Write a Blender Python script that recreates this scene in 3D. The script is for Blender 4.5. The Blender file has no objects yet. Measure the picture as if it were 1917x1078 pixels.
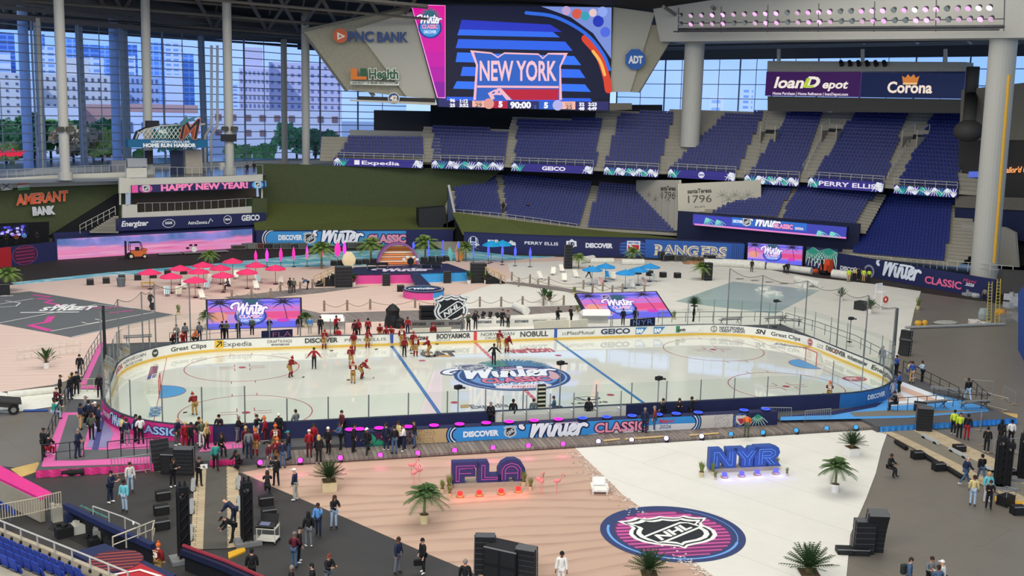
import bpy,bmesh,math,random
import numpy as np
from mathutils import Vector,Matrix,Euler
from mathutils.geometry import tessellate_polygon
random.seed(7)
SC=bpy.context.scene
COL=SC.collection
R=math.radians
# ---------------------------------------------------------------- camera
FW,FH,FPX=1917,1078,2021.23
CAM=np.array([-22.35597,-82.15485,21.58292])
EUL=(R(80.47666),R(-1.349832),R(-14.927562))
cd=bpy.data.cameras.new('camera');cam=bpy.data.objects.new('camera',cd);COL.objects.link(cam)
cam.location=CAM;cam.rotation_euler=EUL
cd.sensor_width=36;cd.lens=FPX*36/FW;cd.clip_end=5000;cd.clip_start=.5
SC.camera=cam
# ---------------------------------------------------------------- colour, world, lights
SC.view_settings.view_transform='Standard';SC.view_settings.look='None'
SC.view_settings.exposure=0.0;SC.view_settings.gamma=1;SC.view_settings.use_curve_mapping=False
W=bpy.data.worlds.new('sky');SC.world=W;W.use_nodes=True
nt=W.node_tree;nt.nodes.clear()
wo=nt.nodes.new('ShaderNodeOutputWorld');bg=nt.nodes.new('ShaderNodeBackground');tc=nt.nodes.new('ShaderNodeTexCoord')
sx=nt.nodes.new('ShaderNodeSeparateXYZ');cr=nt.nodes.new('ShaderNodeValToRGB');nz=nt.nodes.new('ShaderNodeTexNoise');mx=nt.nodes.new('ShaderNodeMix');mx.data_type='RGBA'
cr.color_ramp.elements[0].position=.0;cr.color_ramp.elements[0].color=(.42,.64,1,1)
cr.color_ramp.elements[1].position=.6;cr.color_ramp.elements[1].color=(.16,.36,.85,1)
nz.inputs['Scale'].default_value=3;nz.inputs['Detail'].default_value=4
cl=nt.nodes.new('ShaderNodeValToRGB');cl.color_ramp.elements[0].position=.5;cl.color_ramp.elements[1].position=.75
mx.inputs[7].default_value=(.9,.95,1,1)
nt.links.new(tc.outputs['Generated'],sx.inputs[0]);nt.links.new(sx.outputs[2],cr.inputs[0]);nt.links.new(tc.outputs['Generated'],nz.inputs[0])
nt.links.new(nz.outputs[0],cl.inputs[0]);nt.links.new(cl.outputs[0],mx.inputs[0]);nt.links.new(cr.outputs[0],mx.inputs[6])
nt.links.new(mx.outputs[2],bg.inputs[0]);nt.links.new(bg.outputs[0],wo.inputs[0]);bg.inputs[1].default_value=1.25
def area(name,loc,rot,sx_,sy_,e,col=(1,1,1)):
    l=bpy.data.lights.new(name,'AREA');l.shape='RECTANGLE';l.size=sx_;l.size_y=sy_;l.energy=e;l.color=col
    o=bpy.data.objects.new(name,l);COL.objects.link(o);o.location=loc;o.rotation_euler=rot;return o
WARM=(1,.955,.87)
area('stadium_lights',(0,-8,56),(R(-4),0,0),100,60,44000,WARM)
area('stadium_lights',(-8,34,52),(R(38),0,R(4)),140,22,34000,WARM)
area('stadium_lights',(-45,-80,52),(R(48),0,R(-22)),70,24,62000,WARM)
sun=bpy.data.lights.new('sun','SUN');so=bpy.data.objects.new('sun',sun);COL.objects.link(so)
sun.energy=2.2;sun.angle=.02;sun.color=(1,.95,.88);so.rotation_euler=(R(52),0,R(-42))

# ---------------------------------------------------------------- pixel rays -> points on real surfaces
RM=np.array(Euler(EUL,'XYZ').to_matrix())
GZ=-.5
def ray(px,py):return RM @ np.array([(px-FW/2) /FPX,(FH/2-py) /FPX,-1.0])
def G(px,py,z=GZ):
    d=ray(px,py);return CAM+d*((z-CAM[2]) /d[2])
def VP(px,py,A,B):
    A=np.array(A,float)[:2];n=np.array(B,float)[:2] -A;m=np.array([-n[1],n[0]]);d=ray(px,py)
    return CAM+d*(((A-CAM[:2]) @ m) /(d[:2] @ m))
def PL(px,py,O,N):
    d=ray(px,py);return CAM+d*(((np.array(O) -CAM) @ np.array(N)) /(d @ np.array(N)))
def DD(px,py,D):            # at horizontal distance D from the camera
    d=ray(px,py);return CAM+d*(D/np.hypot(d[0],d[1]))
def HT(b,py,px=None):       # top of an upright that stands on world point b: height seen at image row py
    px=px if px is not None else proj(b)[0]
    return DD(px,py,np.hypot(b[0] -CAM[0],b[1] -CAM[1]))[2] -b[2]
def proj(p):
    q=(np.array(p,float) -CAM) @ RM;return (FW/2-FPX*q[0] /q[2],FH/2+FPX*q[1] /q[2])
def OC(px,py,curve):        # ray over the plan polyline
    d=ray(px,py)[:2]
    for a,b in zip(curve[:-1],curve[1:]):
        a=np.array(a,float);e=np.array(b,float) -a;M2=np.array([[d[0],-e[0]],[d[1],-e[1]]])
        if abs(np.linalg.det(M2)) < 1e-9:continue
        t,s=np.linalg.solve(M2,a-CAM[:2])
        if t > 0 and -1e-6 <= s <= 1+1e-6:return CAM+ray(px,py) *t
    return VP(px,py,curve[0],curve[1]) if s < 0 else VP(px,py,curve[-2],curve[-1])
# ---------------------------------------------------------------- materials
MATS={}
def lin(h):
    h=h.lstrip('#');c=[int(h[i:i+2],16) /255 for i in (0,2,4)]
    return tuple(x/12.92 if x < .04045 else ((x+.055) /1.055) ** 2.4 for x in c) +(1,)
def mt(h,rough=.6,em=0,metal=0,noise=.12,scale=3.0,spec=.3):
    k=(h,rough,em,metal,noise,scale,spec)
    if k in MATS:return MATS[k]
    m=bpy.data.materials.new('paint_' +h);m.use_nodes=True;n=m.node_tree;b=n.nodes['Principled BSDF']
    c=lin(h);b.inputs['Base Color'].default_value=c;b.inputs['Roughness'].default_value=rough;b.inputs['Metallic'].default_value=metal
    b.inputs['Specular IOR Level'].default_value=spec;m.diffuse_color=c
    if em:
        b.inputs['Emission Color'].default_value=c;b.inputs['Emission Strength'].default_value=em
        b.inputs['Base Color'].default_value=(c[0] *.1,c[1] *.1,c[2] *.1,1)
        if em < 3:m.cycles.emission_sampling='NONE'
    elif noise:
        t=n.nodes.new('ShaderNodeTexCoord');z=n.nodes.new('ShaderNodeTexNoise');z.inputs['Scale'].default_value=scale;z.inputs['Detail'].default_value=2
        x=n.nodes.new('ShaderNodeMix');x.data_type='RGBA'
        x.inputs[6].default_value=tuple(v*(1-noise) for v in c[:3]) +(1,);x.inputs[7].default_value=tuple(min(1,v*(1+noise)) for v in c[:3]) +(1,)
        n.links.new(t.outputs['Object'],z.inputs[0]);n.links.new(z.outputs[0],x.inputs[0]);n.links.new(x.outputs[2],b.inputs['Base Color'])
    MATS[k] =m;return m
def nodes(name):
    m=bpy.data.materials.new(name);m.use_nodes=True;n=m.node_tree
    return m,n,n.nodes['Principled BSDF'],lambda t:n.nodes.new('ShaderNode' +t),n.links.new
def glass_mat(name,tint,refl=.12):
    m=bpy.data.materials.new(name);m.use_nodes=True;n=m.node_tree;n.nodes.clear()
    o=n.nodes.new('ShaderNodeOutputMaterial');a=n.nodes.new('ShaderNodeBsdfTransparent');g=n.nodes.new('ShaderNodeBsdfGlossy');x=n.nodes.new('ShaderNodeMixShader');f=n.nodes.new('ShaderNodeFresnel')
    a.inputs[0].default_value=lin(tint);g.inputs['Roughness'].default_value=.03;f.inputs[0].default_value=1.25 if refl > .1 else 1.09
    k=n.nodes.new('ShaderNodeMath');k.operation='MULTIPLY';k.inputs[1].default_value=1 if refl > .1 else .3;n.links.new(f.outputs[0],k.inputs[0]);n.links.new(k.outputs[0],x.inputs[0]);n.links.new(a.outputs[0],x.inputs[1]);n.links.new(g.outputs[0],x.inputs[2]);n.links.new(x.outputs[0],o.inputs[0])
    return m
def net_mat(name,col,sc,w,fill=.0):
    """woven netting: thin cords from two wave textures, open between"""
    m=bpy.data.materials.new(name);m.use_nodes=True;n=m.node_tree;n.nodes.clear()
    o=n.nodes.new('ShaderNodeOutputMaterial');a=n.nodes.new('ShaderNodeBsdfTransparent');d=n.nodes.new('ShaderNodeBsdfDiffuse');x=n.nodes.new('ShaderNodeMixShader')
    d.inputs[0].default_value=lin(col);x.inputs[0].default_value=fill
    n.links.new(a.outputs[0],x.inputs[1]);n.links.new(d.outputs[0],x.inputs[2]);n.links.new(x.outputs[0],o.inputs[0])
    return m
# ---------------------------------------------------------------- mesh builder
class MB:
    def __init__(s):s.v=[];s.f=[];s.m=[];s.k=0
    def add(s,vs,fs,k=None):
        b=len(s.v);s.v += [tuple(map(float,v)) for v in vs];s.f += [tuple(i+b for i in f) for f in fs];s.m += [s.k if k is None else k] *len(fs);return s
    def box(s,c,d,rz=0,rx=0,ry=0,taper=1.0):
        M=Euler((rx,ry,rz)).to_matrix();h=[x/2 for x in d];vs=[]
        for z in (-1,1):
            t=taper if z > 0 else 1
            for x,y in ((-1,-1),(1,-1),(1,1),(-1,1)):vs.append(M @ Vector((x*h[0] *t,y*h[1] *t,z*h[2])) +Vector(c))
        return s.add(vs,[(3,2,1,0),(4,5,6,7),(0,1,5,4),(1,2,6,5),(2,3,7,6),(3,0,4,7)])
    def bar(s,p,q,r,n=6,r2=None):
        p=Vector(p);q=Vector(q);d=q-p
        if d.length < 1e-6:return s
        r2=r if r2 is None else r2;a=d.normalized();u=a.orthogonal().normalized();w=a.cross(u);vs=[]
        for c,rr in ((p,r),(q,r2)):
            for i in range(n):
                t=2*math.pi*i/n+math.pi/n;vs.append(c+(u*math.cos(t) +w*math.sin(t)) *rr)
        return s.add(vs,[(i,(i+1) % n,n+(i+1) % n,n+i) for i in range(n)] +[tuple(range(n-1,-1,-1)),tuple(range(n,2*n))])
    def tube(s,pts,r,n=6):
        for a,b in zip(pts[:-1],pts[1:]):s.bar(a,b,r,n)
        return s
    def lathe(s,prof,c=(0,0,0),n=14,sx=1,sy=1,cap=True):
        vs=[]
        for r,z in prof:
            for i in range(n):
                t=2*math.pi*i/n;vs.append((c[0] +r*math.cos(t) *sx,c[1] +r*math.sin(t) *sy,c[2] +z))
        fs=[(j*n+i,j*n+(i+1) % n,(j+1) *n+(i+1) % n,(j+1) *n+i) for j in range(len(prof) -1) for i in range(n)]
        if cap:fs += [tuple(range(n-1,-1,-1)),tuple(range((len(prof) -1) *n,len(prof) *n))]
        return s.add(vs,fs)
    def ell(s,c,r,n=10,m=7):
        pr=[(max(.001,math.sin(math.pi*j/m)),-math.cos(math.pi*j/m)) for j in range(m+1)]
        vs=[]
        for a,z in pr:
            for i in range(n):t=2*math.pi*i/n;vs.append((c[0] +r[0] *a*math.cos(t),c[1] +r[1] *a*math.sin(t),c[2] +r[2] *z))
        return s.add(vs,[(j*n+i,j*n+(i+1) % n,(j+1) *n+(i+1) % n,(j+1) *n+i) for j in range(m) for i in range(n)])
    def prism(s,poly,z0,z1,kt=None):
        n=len(poly);t=tessellate_polygon([[Vector((p[0],p[1],0)) for p in poly]])
        ar=sum(poly[i][0] *poly[(i+1) % n][1] -poly[(i+1) % n][0] *poly[i][1] for i in range(n))
        vs=[(p[0],p[1],z0) for p in poly] +[(p[0],p[1],z1) for p in poly]
        def up(f):
            a,b,c=[poly[i] for i in f];return f if (b[0] -a[0]) *(c[1] -a[1]) -(c[0] -a[0]) *(b[1] -a[1]) > 0 else f[::-1]
        s.add(vs,[tuple(i+n for i in up(f)) for f in t],kt);s.add(vs,[up(f)[::-1] for f in t] +[((i,(i+1) % n,n+(i+1) % n,n+i) if ar > 0 else (i,n+i,n+(i+1) % n,(i+1) % n)) for i in range(n)])
        return s
    def quad(s,a,b,c,d):return s.add([a,b,c,d],[(0,1,2,3)])
    def slab(s,pts,th):        # polygon in space given thickness along its normal (away from the camera)
        P=[Vector(p) for p in pts];N=(P[1] -P[0]).cross(P[2] -P[0]).normalized()
        if N.dot(Vector(CAM) -P[0]) > 0:N=-N
        n=len(P);vs=P+[p+N*th for p in P]
        t=tessellate_polygon([P])
        return s.add(vs,[tuple(f) for f in t] +[tuple(i+n for i in f) for f in t] +[(i,(i+1) % n,n+(i+1) % n,n+i) for i in range(n)])
    def build(s,name,mats,parent=None,smooth=False,loc=None):
        me=bpy.data.meshes.new(name);me.from_pydata(s.v,[],s.f)
        for m in (mats if isinstance(mats,(list,tuple)) else [mats]):me.materials.append(m)
        if any(s.m):me.polygons.foreach_set('material_index',s.m)
        if smooth:me.polygons.foreach_set('use_smooth',[True] *len(s.f))
        me.update();return link(name,me,parent,loc)
def link(name,me,parent=None,loc=None):
    o=bpy.data.objects.new(name,me);COL.objects.link(o)
    if parent is not None:o.parent=parent
    if loc is not None:o.location=loc
    return o
def tag(o,label=None,cat=None,group=None,kind=None):
    for k,v in (('label',label),('category',cat),('group',group),('kind',kind)):
        if v:o[k] =v
    return o
def thing(name,label,cat,loc=(0,0,0),rz=0,group=None):
    o=bpy.data.objects.new(name,None);COL.objects.link(o);o.location=loc;o.rotation_euler=(0,0,rz);o.empty_display_size=.2
    return tag(o,label,cat,group)
def struct(o):o['kind'] ='structure';return o
KIDS={}
def dup(root,loc=None,rz=None,label=None,group=None,scale=None):
    if root.name not in KIDS:KIDS[root.name] =[(c,list(c.children)) for c in root.children]
    r=root.copy();COL.objects.link(r)
    if loc is not None:r.location=loc
    if rz is not None:r.rotation_euler=(0,0,rz)
    if scale:r.scale=(scale,) *3 if not isinstance(scale,tuple) else scale
    if label:r['label'] =label
    if group:r['group'] =group
    for c,gs in KIDS[root.name]:
        k=c.copy();COL.objects.link(k);k.parent=r
        for g in gs:q=g.copy();COL.objects.link(q);q.parent=k
    return r
# ---------------------------------------------------------------- lettering and graphics lying on a surface
TXT={}
def txt2d(s,bold=0,shear=0):
    k=(s,bold,shear)
    if k not in TXT:
        cu=bpy.data.curves.new('lettering','FONT');cu.body=s;cu.offset=bold;cu.shear=shear;cu.resolution_u=3
        o=bpy.data.objects.new('lettering',cu);COL.objects.link(o);bpy.context.view_layer.update()
        me=bpy.data.meshes.new_from_object(o.evaluated_get(bpy.context.evaluated_depsgraph_get()))
        v=np.array([(p.co.x,p.co.y) for p in me.vertices]);f=[tuple(p.vertices) for p in me.polygons]
        bpy.data.objects.remove(o);bpy.data.curves.remove(cu);bpy.data.meshes.remove(me)
        TXT[k] =(v,f)
    return TXT[k]
def spline(P,n=5):
    P=[np.array(p,float) for p in P]
    if len(P) < 3:return P
    Q=[P[0] *2-P[1]] +P+[P[-1] *2-P[-2]];out=[]
    for i in range(1,len(Q) -2):
        a,b,c,d=Q[i-1:i+3]
        for j in range(n):
            t=j/n;out.append(.5*(2*b+(c-a) *t+(2*a-5*b+4*c-d) *t*t+(3*b-a-3*c+d) *t ** 3))
    return out+[P[-1]]
WINTER=[([(-.75,.95),(-.95,1.15),(-.7,1.55),(-.1,1.8),(.25,1.7),(.2,1.0),(.05,0)],1),([(.05,0),(.5,.9),(.95,1.6)],.8),([(.95,1.6),(.9,.8),(.82,0)],1),([(.82,0),(1.2,.9),(1.62,1.75)],.7),
          ([(1.62,1.0),(1.52,.35),(1.6,.02),(1.85,.2),(2.05,.6)],.85),([(2.12,1.0),(2.0,.5),(1.92,0)],.85),([(1.95,.2),(2.2,.8),(2.5,1.0),(2.5,.6),(2.46,.15),(2.6,0),(2.85,.25)],.8),
          ([(3.22,1.75),(3.05,.9),(2.95,.2),(3.1,0),(3.35,.25)],.9),([(2.2,1.3),(2.8,1.36),(3.4,1.36),(3.95,1.2)],.6),
          ([(3.4,.45),(3.75,.6),(3.85,.88),(3.65,1.0),(3.42,.7),(3.42,.2),(3.65,0),(4.0,.25),(4.15,.6)],.85),([(4.18,1.0),(4.15,.55),(4.05,0)],.85),([(4.12,.5),(4.35,.92),(4.62,1.02),(4.85,.9)],.85)]
def shield_pts(k=1.0):
    h=[(0,1.0),(.13,.93),(.3,.88),(.45,.9),(.56,.98),(.66,.88),(.82,.8),(1.02,.78),(.93,.62),(.82,.5),(.8,.35),(.9,.18),(.96,-.02),(.92,-.28),(.78,-.5),(.55,-.66),(.25,-.76),(.1,-.82),(0,-.95)]
    p=h+[(-x,y) for x,y in h[-2:0:-1]]
    return [(x*k,(y-.05) *k+.05) for x,y in p]
class Art:
    """flat graphics in (u, v) metres on one surface; M(u, v, layer) -> world"""
    def __init__(s,M,uv=None,em=0,rough=.55):s.M,s.uv,s.em,s.rough=M,uv,em,rough;s.L=[];s.clip=None;s.n={}
    def raw(s,v,f,c,l=1):
        k=s.n.get(l,0);s.n[l] =k+1;s.L.append((np.array(v,float),f,c,l+.01*(k % 45)));return s      # never two pieces in one plane
    def poly(s,P,c,l=1):
        t=tessellate_polygon([[Vector((p[0],p[1],0)) for p in P]]);return s.raw(P,[tuple(f) for f in t],c,l)
    def rect(s,x,y,w,h,c,l=1):return s.raw([(x,y),(x+w,y),(x+w,y+h),(x,y+h)],[(0,1,2,3)],c,l)
    def grid(s,x,y,w,h,c,l=1,n=8):
        vs=[(x+w*i/n,y+h*j) for i in range(n+1) for j in (0,1)];return s.raw(vs,[(2*i,2*i+2,2*i+3,2*i+1) for i in range(n)],c,l)
    def disc(s,x,y,rx,c,l=1,ry=None,n=28,a0=0,a1=360):
        ry=ry or rx;P=[(x+rx*math.cos(R(a0+(a1-a0) *i/n)),y+ry*math.sin(R(a0+(a1-a0) *i/n))) for i in range(n+(a1-a0 < 360))]
        return s.raw([(x,y)] +P,[(0,i+1,(i+1) % len(P) +1) for i in range(len(P) -(a1-a0 < 360))],c,l)
    def ring(s,x,y,r,w,c,l=1,ry=None,n=40,a0=0,a1=360):
        k=(ry or r) /r;vs=[]
        for i in range(n+1):
            t=R(a0+(a1-a0) *i/n)
            for q in (r-w/2,r+w/2):vs.append((x+q*math.cos(t),y+q*k*math.sin(t)))
        return s.raw(vs,[(2*i,2*i+1,2*i+3,2*i+2) for i in range(n)],c,l)
    def stroke(s,P,w,c,l=1,caps=True,taper=False):
        P=[np.array(p,float) for p in P];vs=[];n=len(P)
        for i,p in enumerate(P):
            d=P[min(i+1,n-1)] -P[max(i-1,0)];d=d/(np.linalg.norm(d) +1e-9);q=np.array([-d[1],d[0]]) *w/2*((1-i/(n-.5)) if taper else 1);vs += [p-q,p+q]
        s.raw(vs,[(2*i,2*i+2,2*i+3,2*i+1) for i in range(n-1)],c,l)
        if caps and not taper:s.disc(*P[0],w/2,c,l,n=8);s.disc(*P[-1],w/2,c,l,n=8)
        return s
    def text(s,t,x,y,w,h,c,l=2,bold=.0,shear=0,rot=0,keep=False,out=None,ow=.05):
        v,f=txt2d(t,bold,shear);a=v.min(0);b=v.max(0);cap=.7 if any(ch.isupper() or ch.isdigit() or ch in 'bdfhklt' for ch in t) else .53
        sy=h/cap;sxx=w/(b[0] -a[0])
        def place(q,mid):
            u=(q[:,0] -a[0]) *sxx;z=q[:,1] *sy;u,z=(u*math.cos(rot) -z*math.sin(rot),u*math.sin(rot) +z*math.cos(rot));return np.stack([u+x,z+y],1)
        if out:v2,f2=txt2d(t,bold+ow,shear);s.raw(place(v2,0),f2,out,l-.5)
        return s.raw(place(v,0),f,c,l)
    def ptext(s,t,p0,p1,hpx,c,l=2,**k):      # between two points seen in the photo, both on this surface
        a,b=s.uv(*p0),s.uv(*p1);w=math.hypot(b[0] -a[0],b[1] -a[1]);e=s.uv(p0[0],p0[1] -hpx)
        return s.text(t,a[0],a[1],w,abs(e[1] -a[1]),c,l,**k)
    def winter(s,x,y,w,c='#f2f6ff',o='#14204a',l=3,bar=None,dot=None,k=1):
        q=w/6.2
        for st,th in WINTER:
            P=[(x+(p[0] +.95) *q,y+p[1] *q*k) for p in spline(st)]
            if o:s.stroke(P,.57*q,o,l)
            s.stroke(P,.35*(.4+.6*th) *q,bar if (bar and th == .6) else c,l+.5)
        s.disc(x+(1.72+.95) *q,y+1.4*q*k,.2*q,dot or c,l+.5,ry=.13*q)
        return s
    def shield(s,x,y,r,l=2,sil='#e9ecea',blk='#23272b',rot=0,asp=1.0):
        def T(P):return [(x+(p[0] *math.cos(rot) -p[1] *math.sin(rot)) *r*asp,y+(p[0] *math.sin(rot) +p[1] *math.cos(rot)) *r) for p in P]
        for kk,c,d in ((1.0,sil,0),(.9,blk,.2),(.83,sil,.4),(.71,blk,.6)):s.poly(T(shield_pts(kk)),c,l+d)
        a=R(36);D=lambda u,z:(u*math.cos(a) -z*math.sin(a),.0+u*math.sin(a) +z*math.cos(a))
        s.poly(T([D(-.74,-.18),D(-.58,-.27),D(.78,-.27),D(.74,.1),D(.62,.27),D(-.7,.27)]),sil,l+.8)
        s.poly(T([D(-.68,-.15),D(-.56,-.2),D(.7,-.2),D(.68,.1),D(.56,.2),D(-.66,.2)]),blk,l+1)
        v,f=txt2d('NHL',.04,.3);v=(v-v.min(0)) /(v.max(0) -v.min(0));q=[D(-.56+1.12*u,-.15+.3*z) for u,z in v]
        return s.raw(T(q),f,sil,l+1.2)
    def frond(s,x,y,r,ang,c,l=2,n=7,spread=70):
        for i in range(n):
            t=R(ang+spread*(i/(n-1) -.5) *2);s.stroke([(x,y),(x+r*.6*math.cos(t),y+r*.6*math.sin(t)),(x+r*math.cos(t),y+r*math.sin(t) -.12*r)],r*.13,c,l+.01*i,caps=False,taper=True)
        return s
    def build(s,name,parent=None,eps=.012,label=None):
        cols=[];vs,fs,ms=[],[],[]
        for v,f,c,l in s.L:
            if c not in cols:cols.append(c)
            if s.clip and l > 1:v=np.clip(v,(0,0),s.clip)
            b=len(vs);vs += [tuple(map(float,s.M(p[0],p[1],l*eps))) for p in v];fs += [tuple(i+b for i in q) for q in f];ms += [cols.index(c)] *len(f)
        me=bpy.data.meshes.new(name);me.from_pydata(vs,[],fs)
        for c in cols:me.materials.append(mt(c,s.rough,s.em,noise=0) if isinstance(c,str) else c)
        me.polygons.foreach_set('material_index',ms);me.update();o=link(name,me,parent)
        if label:o['label'] =label
        return o
class Flat:
    """an upright or tilted rectangle in the place: O bottom-left, U right, V up"""
    def __init__(s,BL,BR,TL,upright=True):
        BL,BR,TL=(np.array(p,float) for p in (BL,BR,TL));s.O=BL;u=BR-BL;s.w=np.linalg.norm(u);s.U=u/s.w
        v=TL-BL;v=v-s.U*(v @ s.U);s.h=np.linalg.norm(v);s.V=v/s.h;s.N=np.cross(s.U,s.V)
        if s.N @ (CAM-BL) < 0:s.N=-s.N
    def M(s,u,v,n=0):return s.O+s.U*u+s.V*v+s.N*n
    def uv(s,px,py):q=PL(px,py,s.O,s.N) -s.O;return (q @ s.U,q @ s.V)
    def art(s,em=0,rough=.55):
        a=Art(s.M,s.uv,em,rough);a.clip=(s.w,s.h);return a
    def panel(s,name,mat,parent=None,th=.15,pad=0):
        m=MB();p=[s.M(-pad,-pad),s.M(s.w+pad,-pad),s.M(s.w+pad,s.h+pad),s.M(-pad,s.h+pad)];q=[x-s.N*th for x in p]
        m.add(p+q,[(0,1,2,3),(7,6,5,4),(0,4,5,1),(1,5,6,2),(2,6,7,3),(3,7,4,0)]);return m.build(name,mat,parent)
# ================================================================ SETTING: ground, tarps
def groundmat(name,base,dark,kind,scale=1.0,rough=.8,spec=.3):
    m,n,b,N,L=nodes(name);t=N('TexCoord');b.inputs['Roughness'].default_value=rough;b.inputs['Specular IOR Level'].default_value=spec
    x=N('Mix');x.data_type='RGBA';x.inputs[6].default_value=lin(base);x.inputs[7].default_value=lin(dark)
    if kind == 'ripple':     # printed wind ripples
        mp=N('Mapping');mp.inputs['Scale'].default_value=(.3*scale,.85*scale,1);mp.inputs['Rotation'].default_value=(0,0,R(6));z=N('TexNoise');z.inputs['Scale'].default_value=1.4;z.inputs['Detail'].default_value=2;z.inputs['Distortion'].default_value=.6
        w=N('TexWave');w.wave_type='BANDS';w.bands_direction='Y';w.wave_profile='SAW';w.inputs['Scale'].default_value=.3;w.inputs['Distortion'].default_value=14;w.inputs['Detail'].default_value=3;w.inputs['Detail Scale'].default_value=.55;w.inputs['Detail Roughness'].default_value=.45
        r=N('ValToRGB');r.color_ramp.elements[0].position=.55;r.color_ramp.elements[1].position=1;mu=N('Math');mu.operation='MULTIPLY'
        L(t.outputs['Object'],mp.inputs[0]);L(mp.outputs[0],w.inputs[0]);L(mp.outputs[0],z.inputs[0]);L(w.outputs[0],r.inputs[0]);L(r.outputs[0],mu.inputs[0]);L(z.outputs[0],mu.inputs[1]);L(mu.outputs[0],x.inputs[0])
    elif kind == 'plank':
        mp=N('Mapping');mp.inputs['Rotation'].default_value=(0,0,scale);w=N('TexBrick');w.inputs['Scale'].default_value=1;w.inputs['Mortar Size'].default_value=.02;w.inputs['Brick Width'].default_value=3.2;w.inputs['Row Height'].default_value=.3
        w.inputs[1].default_value=lin(base);w.inputs[2].default_value=lin(dark);w.inputs[3].default_value=tuple(v*.35 for v in lin(dark)[:3]) +(1,);L(t.outputs['Object'],mp.inputs[0]);L(mp.outputs[0],w.inputs[0]);L(w.outputs[0],b.inputs['Base Color']);return m
    elif kind == 'foam':
        z=N('TexNoise');z.inputs['Scale'].default_value=.5*scale;z.inputs['Detail'].default_value=6;z.inputs['Distortion'].default_value=1.5;mp=N('Mapping');mp.inputs['Scale'].default_value=(.4,1.2,1);r=N('ValToRGB');r.color_ramp.elements[0].position=.48;r.color_ramp.elements[1].position=.62
        L(t.outputs['Object'],mp.inputs[0]);L(mp.outputs[0],z.inputs[0]);L(z.outputs[0],r.inputs[0]);L(r.outputs[0],x.inputs[0])
    else:
        z=N('TexNoise');z.inputs['Scale'].default_value=.35*scale;z.inputs['Detail'].default_value=6;z.inputs['Roughness'].default_value=.65;L(t.outputs['Object'],z.inputs[0]);L(z.outputs[0],x.inputs[0])
        if kind == 'seam':
            w=N('TexBrick');w.inputs['Scale'].default_value=1;w.inputs['Brick Width'].default_value=40;w.inputs['Row Height'].default_value=3.6;w.inputs['Mortar Size'].default_value=.018;w.inputs[1].default_value=w.inputs[2].default_value=(1,1,1,1);w.inputs[3].default_value=(.72,.72,.72,1)
            mp=N('Mapping');mp.inputs['Rotation'].default_value=(0,0,R(62));q=N('Mix');q.data_type='RGBA';q.blend_type='MULTIPLY';q.inputs[0].default_value=1
            L(t.outputs['Object'],mp.inputs[0]);L(mp.outputs[0],w.inputs[0]);L(x.outputs[2],q.inputs[6]);L(w.outputs[0],q.inputs[7]);L(q.outputs[2],b.inputs['Base Color']);return m
    L(x.outputs[2],b.inputs['Base Color']);return m
M_TARP=groundmat('dark_turf_cover','6c6860','7c766d','seam',1,.42,.4)
M_SAND=groundmat('sand_print_tarp','bfa290','967c6d','ripple')
M_SANDF=groundmat('pale_sand_print','dcc4b8','bda49a','ripple',1.6)
M_WHITE=groundmat('white_snow_tarp','e6e4dc','d2d2ca','seam',1.2)
M_WATER=groundmat('printed_surf','5fb6cc','d5eef0','foam',1.4,.5)
M_TRACK=groundmat('dark_track','2d2928','3a3634','noise')
M_PLANK=groundmat('grey_planks','6d6560','8b817a','plank',R(90),.75)
M_PLANKF=groundmat('grey_planks_far','7b7472','8f8885','plank',R(75),.75)
M_COURT=groundmat('court_surface','5f6466','676c6e','noise')
M_GRASS=groundmat('grass_wall','414932','555d42','noise',9,.95,.1)
M_LAWN=groundmat('lawn','4a5530','6a7242','noise',7,.95,.1)
M_CONC=groundmat('concrete','8f8b7f','a09b8e','noise',2,.85)
M_WOOD=groundmat('pale_planks','b5a489','c2b294','plank',0,.7)
def pxpoly(P,z=GZ):return [tuple(G(x,y,z)[:2]) for x,y in P]
def flatpatch(name,P,mat,z,world=False,th=.012):
    m=MB();m.prism(P if world else pxpoly(P,z),z-th,z);return struct(m.build(name,mat))
m=MB();m.prism([(-260,-150),(260,-150),(260,88),(-260,88)],GZ-.4,GZ);struct(m.build('floor',M_TARP))
BWY=-17.3
flatpatch('floor_dark_cover',[(-300,872),(-20,870),(78,880),(450,885),(520,916),(640,967),(800,1037),(900,1079),(1010,1140),(700,1500),(-300,1500)],groundmat('black_cover','333332','424140','seam',1,.5,.35),GZ+.012)
flatpatch('floor_sand',[(452,884),(500,876),(640,846),(860,833),(1072,828),(1100,862),(1130,890),(1165,925),(1200,950),(1290,1045),(1345,1085),(1420,1160),(1100,1160),(900,1078),(800,1036),(640,966),(520,915)],M_SAND,GZ+.03)
flatpatch('floor_snow',[(1072,833),(1330,815),(1560,800),(1640,797),(1662,808),(1650,842),(1640,884),(1622,932),(1592,1000),(1584,1085),(1575,1170),(1420,1160),(1345,1085),(1290,1045),(1200,950),(1165,925),(1130,890),(1100,862)],M_WHITE,GZ+.035)
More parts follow.
